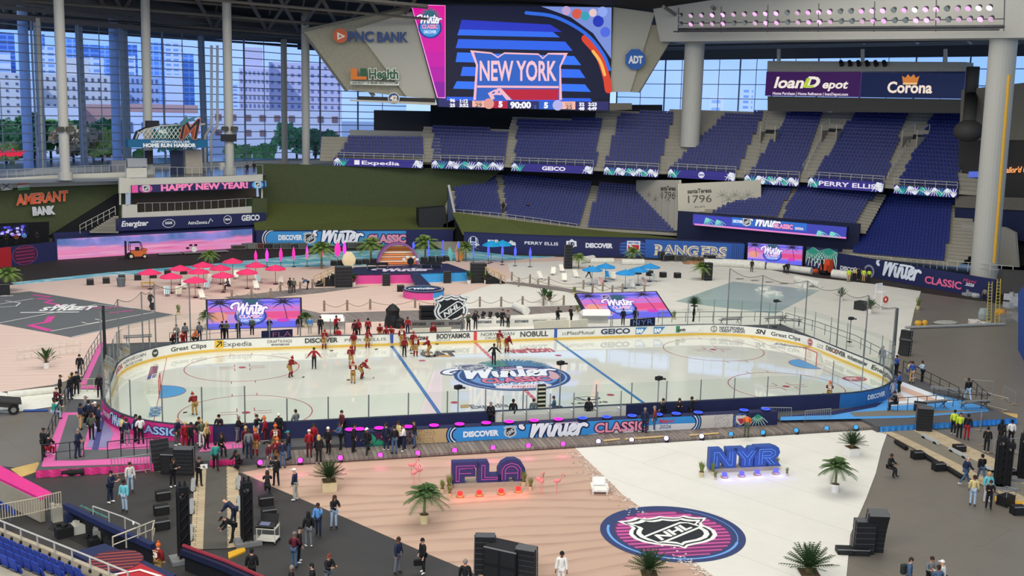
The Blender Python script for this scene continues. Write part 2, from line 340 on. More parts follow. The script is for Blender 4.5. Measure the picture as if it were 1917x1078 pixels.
# speckled edge of the sand print where it turns to snow
flatpatch('floor_track',[(-150,560),(0,545),(200,527),(480,500),(860,490),(1000,492),(1300,498),(1600,530),(1880,570),(1930,560),(1700,505),(1390,470),(868,440),(400,445),(0,490),(-150,500)],M_TRACK,GZ+.01)
flatpatch('floor_surf',[(20,529),(200,510),(350,498),(520,482),(640,470),(800,466),(870,468),(960,478),(1040,480),(940,488),(840,488),(700,497),(580,499),(420,503),(200,516),(30,533)],M_WATER,GZ+.045)
flatpatch('floor_beach',[(-60,545),(30,532),(200,515),(420,502),(580,497),(840,487),(950,489),(960,520),(850,560),(830,612),(640,640),(200,690),(100,720),(-80,745),(-120,640)],M_SANDF,GZ+.035)
flatpatch('floor_beach_edge',[(890,478),(1010,480),(1180,484),(1300,492),(1200,497),(1000,494),(900,488)],M_SANDF,GZ+.03)
flatpatch('floor_white',[(850,556),(958,520),(950,492),(1080,488),(1300,488),(1345,489),(1530,520),(1640,532),(1724,545),(1712,580),(1702,625),(1690,640),(1672,700),(1400,660),(830,640)],M_WHITE,GZ+.04)
flatpatch('floor_pond',[(1264,564),(1372,527),(1535,543),(1452,587),(1340,574)],mt('a9bfbb',.25,noise=.08,scale=.6),GZ+.055)
flatpatch('floor_path',[(420,556),(565,540),(690,536),(600,548),(480,560),(600,586),(700,583),(860,578),(1088,571),(1092,582),(860,596),(640,604),(545,604)],M_PLANKF,GZ+.05)
flatpatch('floor_path',[(935,529),(960,527),(1040,536),(1180,560),(1240,570),(1200,580),(1060,546)],M_PLANKF,GZ+.055)
flatpatch('floor_cloth',[(-40,722),(20,738),(108,728),(120,742),(105,760),(20,772),(-40,770)],mt('dfe0d6',.8),GZ+.05)
# ================================================================ dek-hockey court
flatpatch('floor_court',[(-90,560),(0,551),(56,545),(327,589),(134,631),(0,606),(-140,580)],M_COURT,GZ+.06)
def ground_art(z,em=0,rough=.6):return Art(lambda u,v,n:(u,v,z+n),lambda px,py:tuple(G(px,py,z)[:2]),em,rough)
def pstroke(a,P,w,c,l=1,sp=0,caps=False):
    q=[a.uv(*p) for p in P];a.stroke(spline(q,sp) if sp else q,w,c,l,caps=caps)
a=ground_art(GZ+.062)
for P in ([(0,569),(63,559)],[(-30,610),(180,570),(254,577)],[(95,620),(290,584)],[(0,575),(30,573),(38,567),(10,563)],[(153,603),(165,606),(195,601),(178,597)],[(134,631),(327,589)],[(185,566),(254,577)]):pstroke(a,P,.16,'#e8e8e4')
pstroke(a,[(62,552),(95,556),(70,559),(98,562),(85,566),(116,572)],.5,'#d64e9c');pstroke(a,[(97,592),(88,603),(56,609),(94,619)],.7,'#d64e9c');pstroke(a,[(158,577),(205,576),(228,573)],.35,'#d64e9c');pstroke(a,[(204,586),(250,581)],.35,'#d64e9c')
a.text('STREET',*a.uv(72,582),5.6,2.0,'#eef0ee',2,bold=.05,shear=.3);a.text('NHL',*a.uv(98,575),2.4,1.4,'#eef0ee',2,bold=.05,shear=.3);pstroke(a,[(38,585),(148,584)],.35,'#eef0ee')
a.text('GEICO',*a.uv(0,555),1.3,.6,'#e8e8e4',2,bold=.04)
struct(a.build('floor_court_lines'))
a=ground_art(GZ+.06)
for x,y in ((1379,522.5),(1407,525.5),(1434,528.5),(1461,531.5),(1489,534.5),(1518,537.5)):e=a.uv(x,y);a.text('GEICO',e[0],e[1],1.15,.45,'#3a3c3c',1,bold=.06)
struct(a.build('floor_pond_lettering'))
# speckle between sand and snow in front
a=ground_art(GZ+.037);rng=random.Random(3)
for i in range(420):
    t=rng.random();P=[(1085,845),(1130,892),(1200,952),(1290,1045),(1345,1085)];k=min(3,int(t*4));f=t*4-k
    x=P[k][0] *(1-f) +P[k+1][0] *f-abs(rng.gauss(0,16));y=P[k][1] *(1-f) +P[k+1][1] *f+rng.gauss(0,2);u=a.uv(x,y);s=rng.uniform(.03,.09)
    a.poly([(u[0] -s,u[1]),(u[0],u[1] -s),(u[0] +s,u[1]),(u[0],u[1] +s)],'#e2dfd6' if rng.random() < .7 else '#a89a90',1)
struct(a.build('floor_speckles'))
# ================================================================ rink
LX,LY,RC=30.48,12.95,8.53
def rink_pt(s,off=0):
    """point on the boards by arc length s, counted from the far side's middle towards +x"""
    a,b,c=LX-RC,LY-RC,math.pi*RC/2;T=4*(a+b+c);s=s % T
    segs=[(a,'l',(0,LY),(1,0)),(c,'c',(a,b),90),(2*b,'l',(LX,b),(0,-1)),(c,'c',(a,-b),0),(2*a,'l',(a,-LY),(-1,0)),(c,'c',(-a,-b),-90),(2*b,'l',(-LX,-b),(0,1)),(c,'c',(-a,b),180),(a,'l',(-a,LY),(1,0))]
    for n,k,p,q in segs:
        if s <= n+1e-9:
            if k == 'l':return (p[0] +q[0] *s-q[1] *off,p[1] +q[1] *s+q[0] *off,math.atan2(q[1],q[0]))
            t=R(q) -s/RC;return (p[0] +(RC+off) *math.cos(t),p[1] +(RC+off) *math.sin(t),t-math.pi/2)
        s -= n
    return rink_pt(0,off)
PER=4*(LX-RC+LY-RC+math.pi*RC/2)
def s_of_px(px,py,z=.6):      # arc length where the ray meets the inside of the boards
    best=min(((abs(proj(rink_pt(i*PER/2400)[:2] +(z,))[0] -px) +abs(proj(rink_pt(i*PER/2400)[:2] +(z,))[1] -py),i) for i in range(2400)));return best[1] *PER/2400
ring=[rink_pt(i*PER/220)[:2] for i in range(220)][::-1]
m=MB();m.prism([(-33.2,-16.6),(-19.4,-16.6),(-19.4,-14.9),(22.0,-14.9),(22.0,-17.9),(33.6,-17.9),(33.6,17),(-33.2,17.8)],GZ,-.05);struct(m.build('floor_deck',mt('55565a',.75)))
ice,n,b,N,L=nodes('ice');b.inputs['Base Color'].default_value=lin('dfe3da');b.inputs['Roughness'].default_value=.035;b.inputs['Specular IOR Level'].default_value=.95
t=N('TexCoord');z=N('TexNoise');z.inputs['Scale'].default_value=.3;z.inputs['Detail'].default_value=8;x=N('Mix');x.data_type='RGBA';x.inputs[6].default_value=lin('d3d9d0');x.inputs[7].default_value=lin('e6e8de');L(t.outputs['Object'],z.inputs[0]);L(z.outputs[0],x.inputs[0]);L(x.outputs[2],b.inputs['Base Color'])
m=MB();m.prism(ring,-.05,0);ICE=tag(m.build('ice_sheet',ice),'white glossy ice sheet marked with red and blue lines','ice rink')
def ia():return Art(lambda u,v,n:(u,v,.004+n),lambda px,py:tuple(G(px,py,0)[:2]),0,.2)
RED,BLU='#b3475a','#3f78b0'
def ipart(name,fn):a=ia();fn(a);return a.build(name,ICE,.006)
ipart('center_line',lambda a:[a.rect(-.15,-12.9,.3,25.8,'#c65a66')] +[a.rect(-.06,-12.9+i,.12,.5,'#dca0a4',2) for i in range(26)])
for s in (-1,1):
    ipart('blue_line',lambda a:a.rect(s*7.77-.15,-12.9,.3,25.8,BLU))
    ipart('goal_line',lambda a:a.rect(s*27.13-.025,-12.0,.05,24.0,RED))
    ipart('goal_crease',lambda a:(a.disc(s*27.1,0,1.83,'#5a9fd6',1,a0=90 if s > 0 else -90,a1=270 if s > 0 else 90),a.ring(s*27.1,0,1.83,.05,RED,2,a0=90 if s > 0 else -90,a1=270 if s > 0 else 90)))
    for q in (-1,1):
        def circ(a,cx=s*21.03,cy=q*6.71):
            a.ring(cx,cy,4.57,.07,RED,1,n=64);a.disc(cx,cy,.3,RED)
            for e in (-1,1):
                for f in (-1,1):
                    a.rect(cx+e*.6 if e > 0 else cx-1.8,cy+f*.28-.03,1.2,.06,RED);a.rect(cx+e*.6-.03,cy+(.28 if f > 0 else -1.18),.06,.9,RED)
                    a.rect(cx+e*.9-.03,cy+(4.57 if f > 0 else -5.17),.06,.6,RED)
        ipart('faceoff_circle',circ);ipart('faceoff_spot',lambda a:a.disc(s*6.1,q*6.71,.3,RED))
# centre-ice emblem
def emb(a):
    a.disc(.15,.2,4.75,'#2c4a78',1,n=56,ry=4.6);a.ring(.15,.2,4.4,.14,'#8fb6dc',2,ry=4.25,n=56);a.disc(.15,.1,4.1,'#24406c',2,ry=3.95,n=48);a.disc(.15,0,3.7,'#5d93c8',3,ry=3.5,n=48)
    a.disc(3.3,.1,.7,'#caa5a5',3.4,ry=1.5);a.disc(.2,-3.1,2.3,'#e6d8dc',3.2,ry=.65)
    for an in (165,145,120,60,35,15,100,80):a.frond(.9,3.0,3.4,an,'#3f8a80' if an > 80 else '#3f7a9c',3.6,5,14)
    a.disc(.7,2.9,2.2,'#3a4a66',4.2,ry=.6);a.text('2026',-.2,2.6,1.9,.5,'#b89aa0',4.4,bold=.03)
    a.winter(-5.0,0,9.7,'#e8f0f4','#2c4a78',5,bar='#cfc0cc',dot='#3f8a80',k=1.12)
    a.text('CLASSIC',-2.7,-1.75,5.6,1.35,'#d47a8a',6,bold=.05,out='#4a2248',ow=.06);a.text('DISCOVER',-2.0,-2.75,4.3,.75,'#e4eef4',6,bold=.03);a.text('Miami',-.9,-3.5,2.2,.6,'#c0606a',6,shear=.4)
    a.shield(-2.4,3.4,1.35,6,sil='#c4ccce',blk='#545c66',asp=1.1)
ipart('center_emblem',emb)
def icetext(t,p0,p1,hpx,c,**k):ipart('ice_advert',lambda a:a.ptext(t,p0,p1,hpx,c,2,**k))
icetext('verizon',(955,661),(1038,657),7,'#b04a5c',bold=.05)
icetext('CAT',(790,668),(860,667),9,'#4a4a4c',bold=.09);ipart('ice_advert',lambda a:a.poly([a.uv(812,668),a.uv(840,664),a.uv(846,668)],'#d09a3c',3))
icetext('Expedia',(883,765),(950,758),7,'#6a6c6e',bold=.02);ipart('ice_advert',lambda a:a.poly([a.uv(862,764),a.uv(878,763),a.uv(878,757),a.uv(862,758)],'#b89a58',2))
ipart('ice_advert',lambda a:(a.ring(*a.uv(1099,746),1.0,.12,'#55585a',2,ry=.5),pstroke(a,[(1078,744),(1098,749),(1122,746)],.2,'#55585a',2,4),a.ptext('LEXUS',(1072,757),(1140,754),3,'#55585a',2,bold=.02)))
ipart('ice_advert',lambda a:(a.disc(*a.uv(1600,709),1.05,'#a84058',1,ry=.8),a.ring(*a.uv(1600,709),.75,.08,'#e0b8bc',2,ry=.55),a.ptext("JERSEY",(1590,711),(1611,711),4,'#f0dcdc',2,bold=.04)))
ipart('ice_advert',lambda a:(a.poly([a.uv(*p) for p in ((282,686),(296,685),(293,703),(275,711))],'#84506a',1),a.poly([a.uv(*p) for p in ((277,704),(293,698),(291,706),(275,711))],'#4a4f8a',1.5)))
ipart('ice_advert',lambda a:a.text('HONDA',*a.uv(283,762),2.6,.7,'#5a86b0',2,bold=.05,rot=R(-90)))
ipart('ice_advert',lambda a:a.text('Discover',*a.uv(1449,644),3.6,.8,'#5c6e96',2,bold=.04,rot=R(-48)))
# ---------------------------------------------------------------- boards, one thing: panels, kick plates, rail, glass, posts
BOARDS=thing('rink_boards','white dasher boards with yellow kick plate and clear glass around the ice','rink boards')
def wall_strip(name,s0,s1,z0,z1,o0,o1,mat,n=None):
    n=n or max(1,int(abs(s1-s0) /1.1));m=MB();vs=[]
    for i in range(n+1):
        s=s0+(s1-s0) *i/n
        for o,z in ((o0,z0),(o0,z1),(o1,z1),(o1,z0)):q=rink_pt(s,o);vs.append((q[0],q[1],z))
    fs=[]
    for i in range(n):
        for k in range(4):a_,b_=i*4+k,i*4+(k+1) % 4;fs.append((a_,b_,b_+4,a_+4))
    fs += [(0,1,2,3),tuple(n*4+k for k in (3,2,1,0))];m.add(vs,fs);return m.build(name,mat,BOARDS)
SN0,SN1=s_of_px(340,796,1.07),s_of_px(1640,735,1.07)
MBW,MYE=mt('e9e8de',.35,noise=.04),mt('e3bd55',.4,noise=.06)
NP=44
for i in range(NP):wall_strip('board_panel',PER*i/NP,PER*(i+1) /NP,0,1.05,0,.1,MBW)
for i in range(NP):wall_strip('kick_plate',PER*i/NP,PER*(i+1) /NP,.004,.22,-.02,0,MYE)
wall_strip('cap_rail',0,PER,1.05,1.09,-.03,.16,mt('3b4252',.5),200)
GLASS=glass_mat('rink_glass','f8fbfa',.05)
MPOST=mt('8d918f',.4,metal=.5,noise=0)
def gh(s):
    x,y,_=rink_pt(s);return 2.45 if abs(x) > 20.5 else 1.5
gaps=[(PER*.5-15.2,PER*.5-6.5)]
k=60
for i in range(k):
    s0,s1=PER*i/k,PER*(i+1) /k;x,y,_=rink_pt((s0+s1) /2)
    if y > 12.9 and abs(x) < 13.5:continue            # open at the players' benches
    h=gh((s0+s1) /2);wall_strip('glass_pane',s0+.03,s1-.03,1.09,1.09+h,.04,.055,GLASS)
for i in range(k):
    s0=PER*i/k;x,y,_=rink_pt(s0,.06)
    if y > 12.9 and abs(x) < 12.6:continue
    h=max(gh(s0-.3),gh(s0+.3));mm=MB();mm.bar((x,y,1.09),(x,y,1.12+h),.045,4);mm.build('glass_post',MPOST,BOARDS)
def barr(s):return rink_pt(s)
def board_art():return Art(lambda u,v,n:(lambda q:(q[0],q[1],v))(rink_pt(u,-.004-n)),None,0,.35)
def btxt(t,p0,p1,z,h,c,**kw):
    a=board_art();s0,s1=s_of_px(*p0),s_of_px(*p1);a.text(t,s0,z,s1-s0 if s1 > s0 else s1+PER-s0,h,c,2,**kw);a.build('board_advert',BOARDS)
def bart(p,fn):a=board_art();fn(a,s_of_px(*p));a.build('board_advert',BOARDS)
G1='#4a4b4b'
btxt('HONDA',(205,703),(229,684),.45,.4,'#b04a55',bold=.06)
btxt('NORWEGIAN',(230,680),(272,661),.62,.26,G1);btxt('CRUISE LINE',(233,690),(266,674),.3,.18,G1)
bart((290,661),lambda a,s:(a.disc(s,.62,.34,'#3c3e3e',2),a.text('TNT',s-.22,.54,.44,.16,'#e9e8de',3,bold=.05)))
btxt('Great Clips',(319,650),(387,642),.45,.36,G1,bold=.02)
bart((410,643),lambda a,s:(a.rect(s-.38,.3,.76,.72,'#e8bd3a',2),a.stroke([(s-.2,.45),(s+.2,.85)],.1,'#333333',3),a.stroke([(s-.1,.86),(s+.22,.87),(s+.21,.5)],.1,'#333333',3)))
btxt('Expedia',(418,645),(471,643),.42,.42,G1)
btxt('DRAFTKINGS',(500,640),(547,637),.6,.26,'#6a5a4a');btxt('SPORTSBOOK',(508,646),(542,643),.36,.14,G1,bold=.03)
btxt('DISCOVER',(571,638),(633,632),.5,.4,G1,bold=.04);btxt('PERRY ELLIS',(645,635),(722,632),.5,.26,'#77797a')
btxt('Energizer',(752,632),(802,628),.45,.42,G1,bold=.03,shear=.2);btxt('BODYARMOR',(817,629),(880,625),.5,.42,G1,bold=.04);btxt('SPORTS WATER',(817,637),(844,635),.3,.1,G1)
btxt('NORWEGIAN',(900,626),(962,622),.6,.3,G1);btxt('CRUISE LINE',(908,633),(955,629),.3,.2,G1)
btxt('NOBULL',(974,626),(1026,622),.42,.48,G1,bold=.03);btxt('MassMutual',(1062,624),(1112,621),.45,.36,G1)
bart((1057,624),lambda a,s:[a.disc(s-.2+.22*(i % 3),.48+.17*(i // 3),.05,G1,2,n=8) for i in range(6)])
btxt('GEICO',(1125,622),(1180,618),.42,.48,'#3a4564',bold=.04)
for p in (1200,1233):bart((p,618),lambda a,s:(a.poly([(s-.55,.3),(s+.05,.3),(s+.62,.95),(s-.55,.95)],'#3f87c0',2),a.text('SAP',s-.5,.42,.72,.36,'#f2f4f4',3,bold=.08)))
bart((1289,617),lambda a,s:(a.rect(s-1.35,.33,2.7,.64,'#efeee6',2),a.rect(s-1.35,.33,.62,.64,'#3d8a57',2.4),a.text('enterprise',s-1.2,.45,2.4,.32,'#4d5450',3,bold=.05)))
bart((1337,617),lambda a,s:[a.ring(s,.62,.3,.04,G1,2)] +[a.ring(s,.62,.3,.03,G1,2,ry=.3*q) for q in (.35,.7)] +[a.rect(s-.02,.33,.04,.6,G1,2)])
btxt('NAVY FEDERAL',(1346,616),(1394,614),.64,.26,'#5a5d66',bold=.04);btxt('CREDIT UNION',(1346,623),(1394,622),.34,.26,'#5a5d66',bold=.04)
btxt('SN',(1415,622),(1434,624),.45,.42,'#3c3e44',bold=.04,shear=.2);btxt('Great Clips',(1443,629),(1498,638),.45,.36,G1,bold=.02)
bart((1517,641),lambda a,s:(a.disc(s,.6,.36,'#a8404a',2),a.ring(s,.6,.26,.04,'#e6c8c4',3),a.text('JERSEY',s-.24,.55,.48,.12,'#f0e0dc',3,bold=.04)))
btxt('A SUB',(1530,645),(1541,651),.62,.12,G1);btxt('ABOVE',(1530,650),(1541,656),.4,.12,G1)
btxt('DISCOVER',(1546,654),(1583,670),.48,.4,G1,bold=.04);bart((1564,662),lambda a,s:a.disc(s,.66,.16,'#c05038',4))
btxt('ticketmaster',(1586,671),(1624,688),.5,.36,'#55595e',bold=.03,shear=.1);btxt('Energizer',(1631,694),(1660,712),.45,.4,G1,bold=.03,shear=.2)
for x0,c in ((0,'#d94a4a'),(-7.77,'#3f5fae'),(7.77,'#3f5fae')):a=board_art();a.rect(x0-.15,0,.3,1.05,c,1);a.build('board_stripe',BOARDS)
# outside cloth on the near boards: pink at the left end, navy along the side, blue at the right end
def skirt(name,p0,p1,col,parent=None,z0=-.05,z1=1.03):
    return wall_strip(name,s_of_px(*p1,z=.6),s_of_px(*p0,z=.6),z0,z1,.12,.2,mt(col,.6,noise=.2,scale=1.2))
def out_art():return Art(lambda u,v,n:(lambda q:(q[0],q[1],v))(rink_pt(-u,.215+n)),None,0,.6)
skirt('cloth_cover',(192,760),(400,795),'#c8357f');skirt('cloth_cover',(400,795),(925,770),'#272d52');skirt('cloth_cover',(1170,757),(1570,745),'#272d52');skirt('cloth_cover',(1570,745),(1664,690),'#2c6fb0')
a=out_art();s1=-s_of_px(322,800,.6);a.text('CLASSIC',s1-3.0,.3,3.6,.5,'#9cc8ea',2,bold=.03,out='#22306a',ow=.06);a.winter(s1-5.6,.25,2.4,'#bfe0f4','#22306a',2)
s2=-s_of_px(205,772,.6);a.text('DISCOVER',s2-.7,.42,1.5,.3,'#f0e6ee',2,bold=.05)
a.build('cloth_lettering',BOARDS)
a=out_art();s3=-s_of_px(1625,735,.6);a.text('DISCOVER',s3-.3,.4,2.3,.35,'#e8eef4',2,bold=.05);a.winter(s3+2.9,.3,2.6,'#e8f0fa','#1d2c5a',2);a.build('cloth_lettering',BOARDS)
# goals
def goal(x,y,face,label):
    g=thing('hockey_goal',label,'goal',(x,y,0),0 if face < 0 else math.pi)
    m=MB();f=mt('c23a3a',.4);w=.915
    m.tube([(0,-w,0),(0,-w,1.22),(0,w,1.22),(0,w,0)],.035,8);m.build('goal_frame',f,g)
    m=MB();m.tube([(0,-w,.02),(.9,-.75,.02),(1.1,0,.02),(.9,.75,.02),(0,w,.02)],.03);m.tube([(0,-w,1.22),(.5,-.7,1.2),(.55,0,1.2),(.5,.7,1.2),(0,w,1.22)],.02);m.build('base_frame',mt('e8e6de',.4),g)
    m=MB();top=[(0,-w,1.22),(.5,-.7,1.2),(.55,0,1.2),(.5,.7,1.2),(0,w,1.22)];bot=[(0,-w,.03),(.9,-.75,.03),(1.1,0,.03),(.9,.75,.03),(0,w,.03)]
    for i in range(4):
        for j in range(9):
            t=j/8
            for A_,B_ in ((top,bot),):
                p=[tuple(A_[i][k] *(1-t) +A_[i+1][k] *t for k in range(3)),tuple(B_[i][k] *(1-t) +B_[i+1][k] *t for k in range(3))];m.bar(p[0],p[1],.009,3)
                p=[tuple(A_[i][k] *(1-t) +B_[i][k] *t for k in range(3)),tuple(A_[i+1][k] *(1-t) +B_[i+1][k] *t for k in range(3))];m.bar(p[0],p[1],.009,3)
    m.build('goal_net',mt('dedccb',.8,noise=0),g)
goal(27.13,0,-1,'red-framed hockey goal with white net at the right end of the ice');goal(-27.13,0,1,'red-framed hockey goal with white net at the left end of the ice')
# ================================================================ OUTFIELD WALLS
NAVY='#262b57'
def gflat(bl,br,ty,z=GZ):
    BL,BR=G(*bl,z),G(*br,z);return Flat(BL,BR,BL+np.array([0,0,HT(BL,ty,bl[0])]))
def vflat(A,B,bl,br,tl):return Flat(VP(*bl,A,B),VP(*br,A,B),VP(*tl,A,B))
def sign(name,label,fl,mat,th=.12,cat='banner',group=None):
    o=fl.panel(name,mat if not isinstance(mat,str) else mt(mat,.6),None,th);return tag(o,label,cat,group)
def wallpart(n,pts,ztop,mat,th=.5):
    P=[np.array(p)[:2] for p in pts];m=MB()
    for a_,b_ in zip(P[:-1],P[1:]):
        d=(b_-a_) /np.linalg.norm(b_-a_);o=np.array([-d[1],d[0]]) *th
        m.prism([tuple(a_),tuple(b_),tuple(b_+o),tuple(a_+o)],GZ,ztop)
    return struct(m.build(n,mat))
def back(p,fl,d):return np.array(p) -fl.N*d
MNAVY=mt(NAVY,.65,noise=.05,scale=.5)
# low wall at far left: red, striped disc, navy
fa=gflat((-40,507),(104,488),473);fa.h=2.6
s=sign('wall_banner','low outfield wall banner in red and navy with a striped maroon disc',fa,MNAVY,.4)
a=fa.art();u0=fa.uv(22,500)[0];a.rect(0,0,u0,fa.h,'#a8242f',1);u1=fa.uv(47,480)[0];a.disc(u1,fa.h/2,1.9,'#4a1f44',1,ry=1.28);a.ring(u1,fa.h/2,1.9,.1,'#7a4a7a',2,ry=1.28)
for i in range(5):a.rect(u1-1.5+.12*abs(i-2),.35+i*.45,3.0-.24*abs(i-2),.16,'#8c3558',2)
a.build('printed_emblem',s)
QA,QB=fa.M(0,0) -fa.N*3,fa.M(fa.w,0) -fa.N*3;m=MB();m.slab([VP(*p,QA,QB) for p in ((-40,480),(92,470),(92,415),(-40,420))],.3);struct(m.build('wall_club',mt('15161b',.8)));QA,QB=fa.M(0,0) -fa.N*2.8,fa.M(fa.w,0) -fa.N*2.8;fq=vflat(QA,QB,(-20,446),(54,440),(-20,424));s=sign('club_screen','blue and violet lit screen wall above the red low wall, far left',fq,'#1a1c30',.1,'screen');a=fq.art(.9);rng=random.Random(9)
for i in range(40):a.rect(rng.random() *fq.w*.9,rng.random() *fq.h*.8,fq.w*.08,fq.h*.18,rng.choice(['#3a4ad0','#6a5ae8','#a07af0','#2a2a80','#c8c0f8','#18205a']),1)
a.build('screen_image',s)
# LED wave wall
fw=gflat((104,487),(476,463),442);fw.h=3.05
def wavemat():
    m,n,b,N,L=nodes('wave_video');t=N('TexCoord');mp=N('Mapping');mp.inputs['Rotation'].default_value=(0,0,R(-23));mp.inputs['Scale'].default_value=(.1,.1,2.6)
    z=N('TexNoise');z.inputs['Scale'].default_value=1.1;z.inputs['Detail'].default_value=9;z.inputs['Distortion'].default_value=.8;r=N('ValToRGB');e=r.color_ramp.elements
    e[0].position=.3;e[0].color=lin('c05a9a');e[1].position=.7;e[1].color=lin('f5a7b4');k=e.new(.45);k.color=lin('e67fae');k=e.new(.58);k.color=lin('d490c4')
    s2=N('SeparateXYZ');z2=N('TexNoise');z2.inputs['Scale'].default_value=.35;z2.inputs['Detail'].default_value=7;ad=N('Math');ad.operation='MULTIPLY_ADD';ad.inputs[1].default_value=1.6;ab=N('Math');ab.operation='SUBTRACT';ab.inputs[1].default_value=2.55;aa=N('Math');aa.operation='ABSOLUTE'
    r2=N('ValToRGB');r2.color_ramp.elements[0].position=.4;r2.color_ramp.elements[0].color=(1,1,1,1);r2.color_ramp.elements[1].position=.8;r2.color_ramp.elements[1].color=(0,0,0,1);x=N('Mix');x.data_type='RGBA'
    c2=N('ValToRGB');c2.color_ramp.elements[0].position=.35;c2.color_ramp.elements[0].color=lin('4a6aa8');c2.color_ramp.elements[1].position=.6;c2.color_ramp.elements[1].color=lin('8f86d6')
    L(t.outputs['Object'],mp.inputs[0]);L(mp.outputs[0],z.inputs[0]);L(z.outputs[0],r.inputs[0]);L(t.outputs['Object'],s2.inputs[0]);L(t.outputs['Object'],z2.inputs[0]);L(z2.outputs[0],ad.inputs[0]);L(s2.outputs[2],ad.inputs[2]);L(ad.outputs[0],ab.inputs[0]);L(ab.outputs[0],aa.inputs[0]);L(aa.outputs[0],r2.inputs[0]);L(r2.outputs[0],x.inputs[0])
    L(z2.outputs[0],c2.inputs[0]);L(r.outputs[0],x.inputs[6]);L(c2.outputs[0],x.inputs[7]);L(x.outputs[2],b.inputs['Emission Color']);b.inputs['Emission Strength'].default_value=.95;b.inputs['Base Color'].default_value=(.02,.02,.02,1);m.cycles.emission_sampling='NONE';return m
s=sign('video_wall','long LED wall showing a pink surf wave behind the forklift',fw,MNAVY,.6,'screen')
g2=Flat(fw.M(.3,.05),fw.M(fw.w-.3,.05),fw.M(.3,fw.h-.2));o=g2.panel('screen',wavemat(),s,.02);o.location=tuple(fw.N*.03)
# centre-left banner DISCOVER Winter CLASSIC
fc=gflat((480,462),(848,459),430);fc.h=2.5
s=sign('wall_banner','blue outfield wall banner with big script letters behind the road cases',fc,MNAVY,.4)
a=fc.art();uu=lambda x:fc.uv(x,445)[0]
a.rect(uu(512),.1,uu(760) -uu(512),2.25,'#3f95d6',1);a.disc(uu(512),1.22,1.12,'#3f95d6',1);
for q in (1.3,1.65):a.ring(uu(512),1.2,q,.13,'#e6eef6',1.5,a0=90,a1=270)
a.ptext('DISCOVER',(521,449),(566,449),9,'#f2f6fa',3,bold=.05);a.shield(uu(580),1.25,1.0,3);a.winter(uu(588),.55,uu(685) -uu(588),l=3);a.ptext('CLASSIC',(688,454),(760,453),14,'#e59ab4',4,bold=.06,out='#3a1f52',ow=.09);a.build('banner_lettering',s)
# centre-right banner, curved in two runs up to RANGERS
run=[G(868,470),G(972,475),G(1088,479.5),G(1207,482),G(1309.5,486.5),G(1392,491)]
wallpart('wall_center',[p+np.array([.1,.5,0]) for p in run],2.4,MNAVY)
for i,(p,q) in enumerate(zip(run[:-1],run[1:])):
    fl=Flat(p,q,p+np.array([0,0,2.75]));lab=['navy wall banner with a letter H emblem, nearest the doorway box','navy wall banner with thin wide spaced white letters','navy wall banner with the red and white New York shield','blue wall banner with the first outlined cream letters','blue wall banner with the last outlined cream letters'][i]
    s=sign('wall_banner',lab,fl,MNAVY if i < 3 else '#2f5fae',.15);a=fl.art();t=a.ptext;wht='#e4e8f0'
    if i == 0:
        h=fl.uv(886,456);a.stroke([(h[0] -.5,.95),(h[0] -.4,2.1)],.16,wht,2);a.stroke([(h[0] +.5,.95),(h[0] +.4,2.1)],.16,wht,2);a.rect(h[0] -.45,1.4,.9,.16,wht,2);a.ring(h[0],1.5,.75,.07,wht,2,ry=.85);t('HONDA',(880,458.5),(898,458.5),3,wht,bold=.06)
        e=fl.uv(919,452);a.rect(e[0] -.5,1.0,.95,.95,wht,2);a.stroke([(e[0] -.25,1.2),(e[0] +.2,1.7)],.14,NAVY,3);t('Expedia',(926,457),(966,459),8,wht,bold=.05)
    if i == 1:t('PERRY ELLIS',(982,457),(1045,460),5.5,wht,bold=.02);e=fl.uv(1070,456);a.poly([(e[0] +x*.8,e[1] +y) for x,y in ((-1,-.5),(-.6,-.45),(0,-.8),(.6,-.4),(1,-.45),(.9,.4),(.5,.45),(0,.7),(-.5,.4),(-1,.4))],wht,2);a.text('UD',e[0] -.45,e[1] -.3,.9,.5,NAVY,3,bold=.08)
    if i == 2:
        t('DISCOVER',(1096,463),(1147,464),8,wht,bold=.06);e=fl.uv(1186,460);a.disc(e[0],1.4,2.2,'#2a4488',1.4,ry=1.3)
        for k in range(4):a.rect(e[0] -2,.55+k*.5,4,.1,'#4f7fd0',1.6)
        a.poly([(e[0] -1,2.5),(e[0] +1,2.5),(e[0] +1,1.1),(e[0],.35),(e[0] -1,1.1)],'#e6e8ec',2);a.poly([(e[0] -.85,1.9),(e[0] +.85,1.9),(e[0] +.85,1.15),(e[0],.5),(e[0] -.85,1.15)],'#b8303c',3);a.text('NEW YORK',e[0] -.85,2.05,1.7,.3,'#3a4ea0',3,bold=.04);a.poly([(e[0] -.85,1.9),(e[0] -.5,1.9),(e[0] +.85,.9),(e[0] +.6,.75)],'#e6e8ec',4)
    if i == 3:
        for tx,p0,p1 in (('RANG',(1224,476),(1308,478)),):t(tx,p0,p1,18,'#e8d8b4',bold=.06);t(tx,p0,p1,18,'#3f68b4',3,bold=-.02)
    if i == 4:
        t('ERS',(1311,479),(1361,482),18,'#e8d8b4',bold=.06);t('ERS',(1311,479),(1361,482),18,'#3f68b4',3,bold=-.02)
        for k in range(6):e=fl.uv(1370+k*4,475);a.rect(e[0],.1,.1,2.5,'#27407c',2)
    a.build('banner_lettering',s)
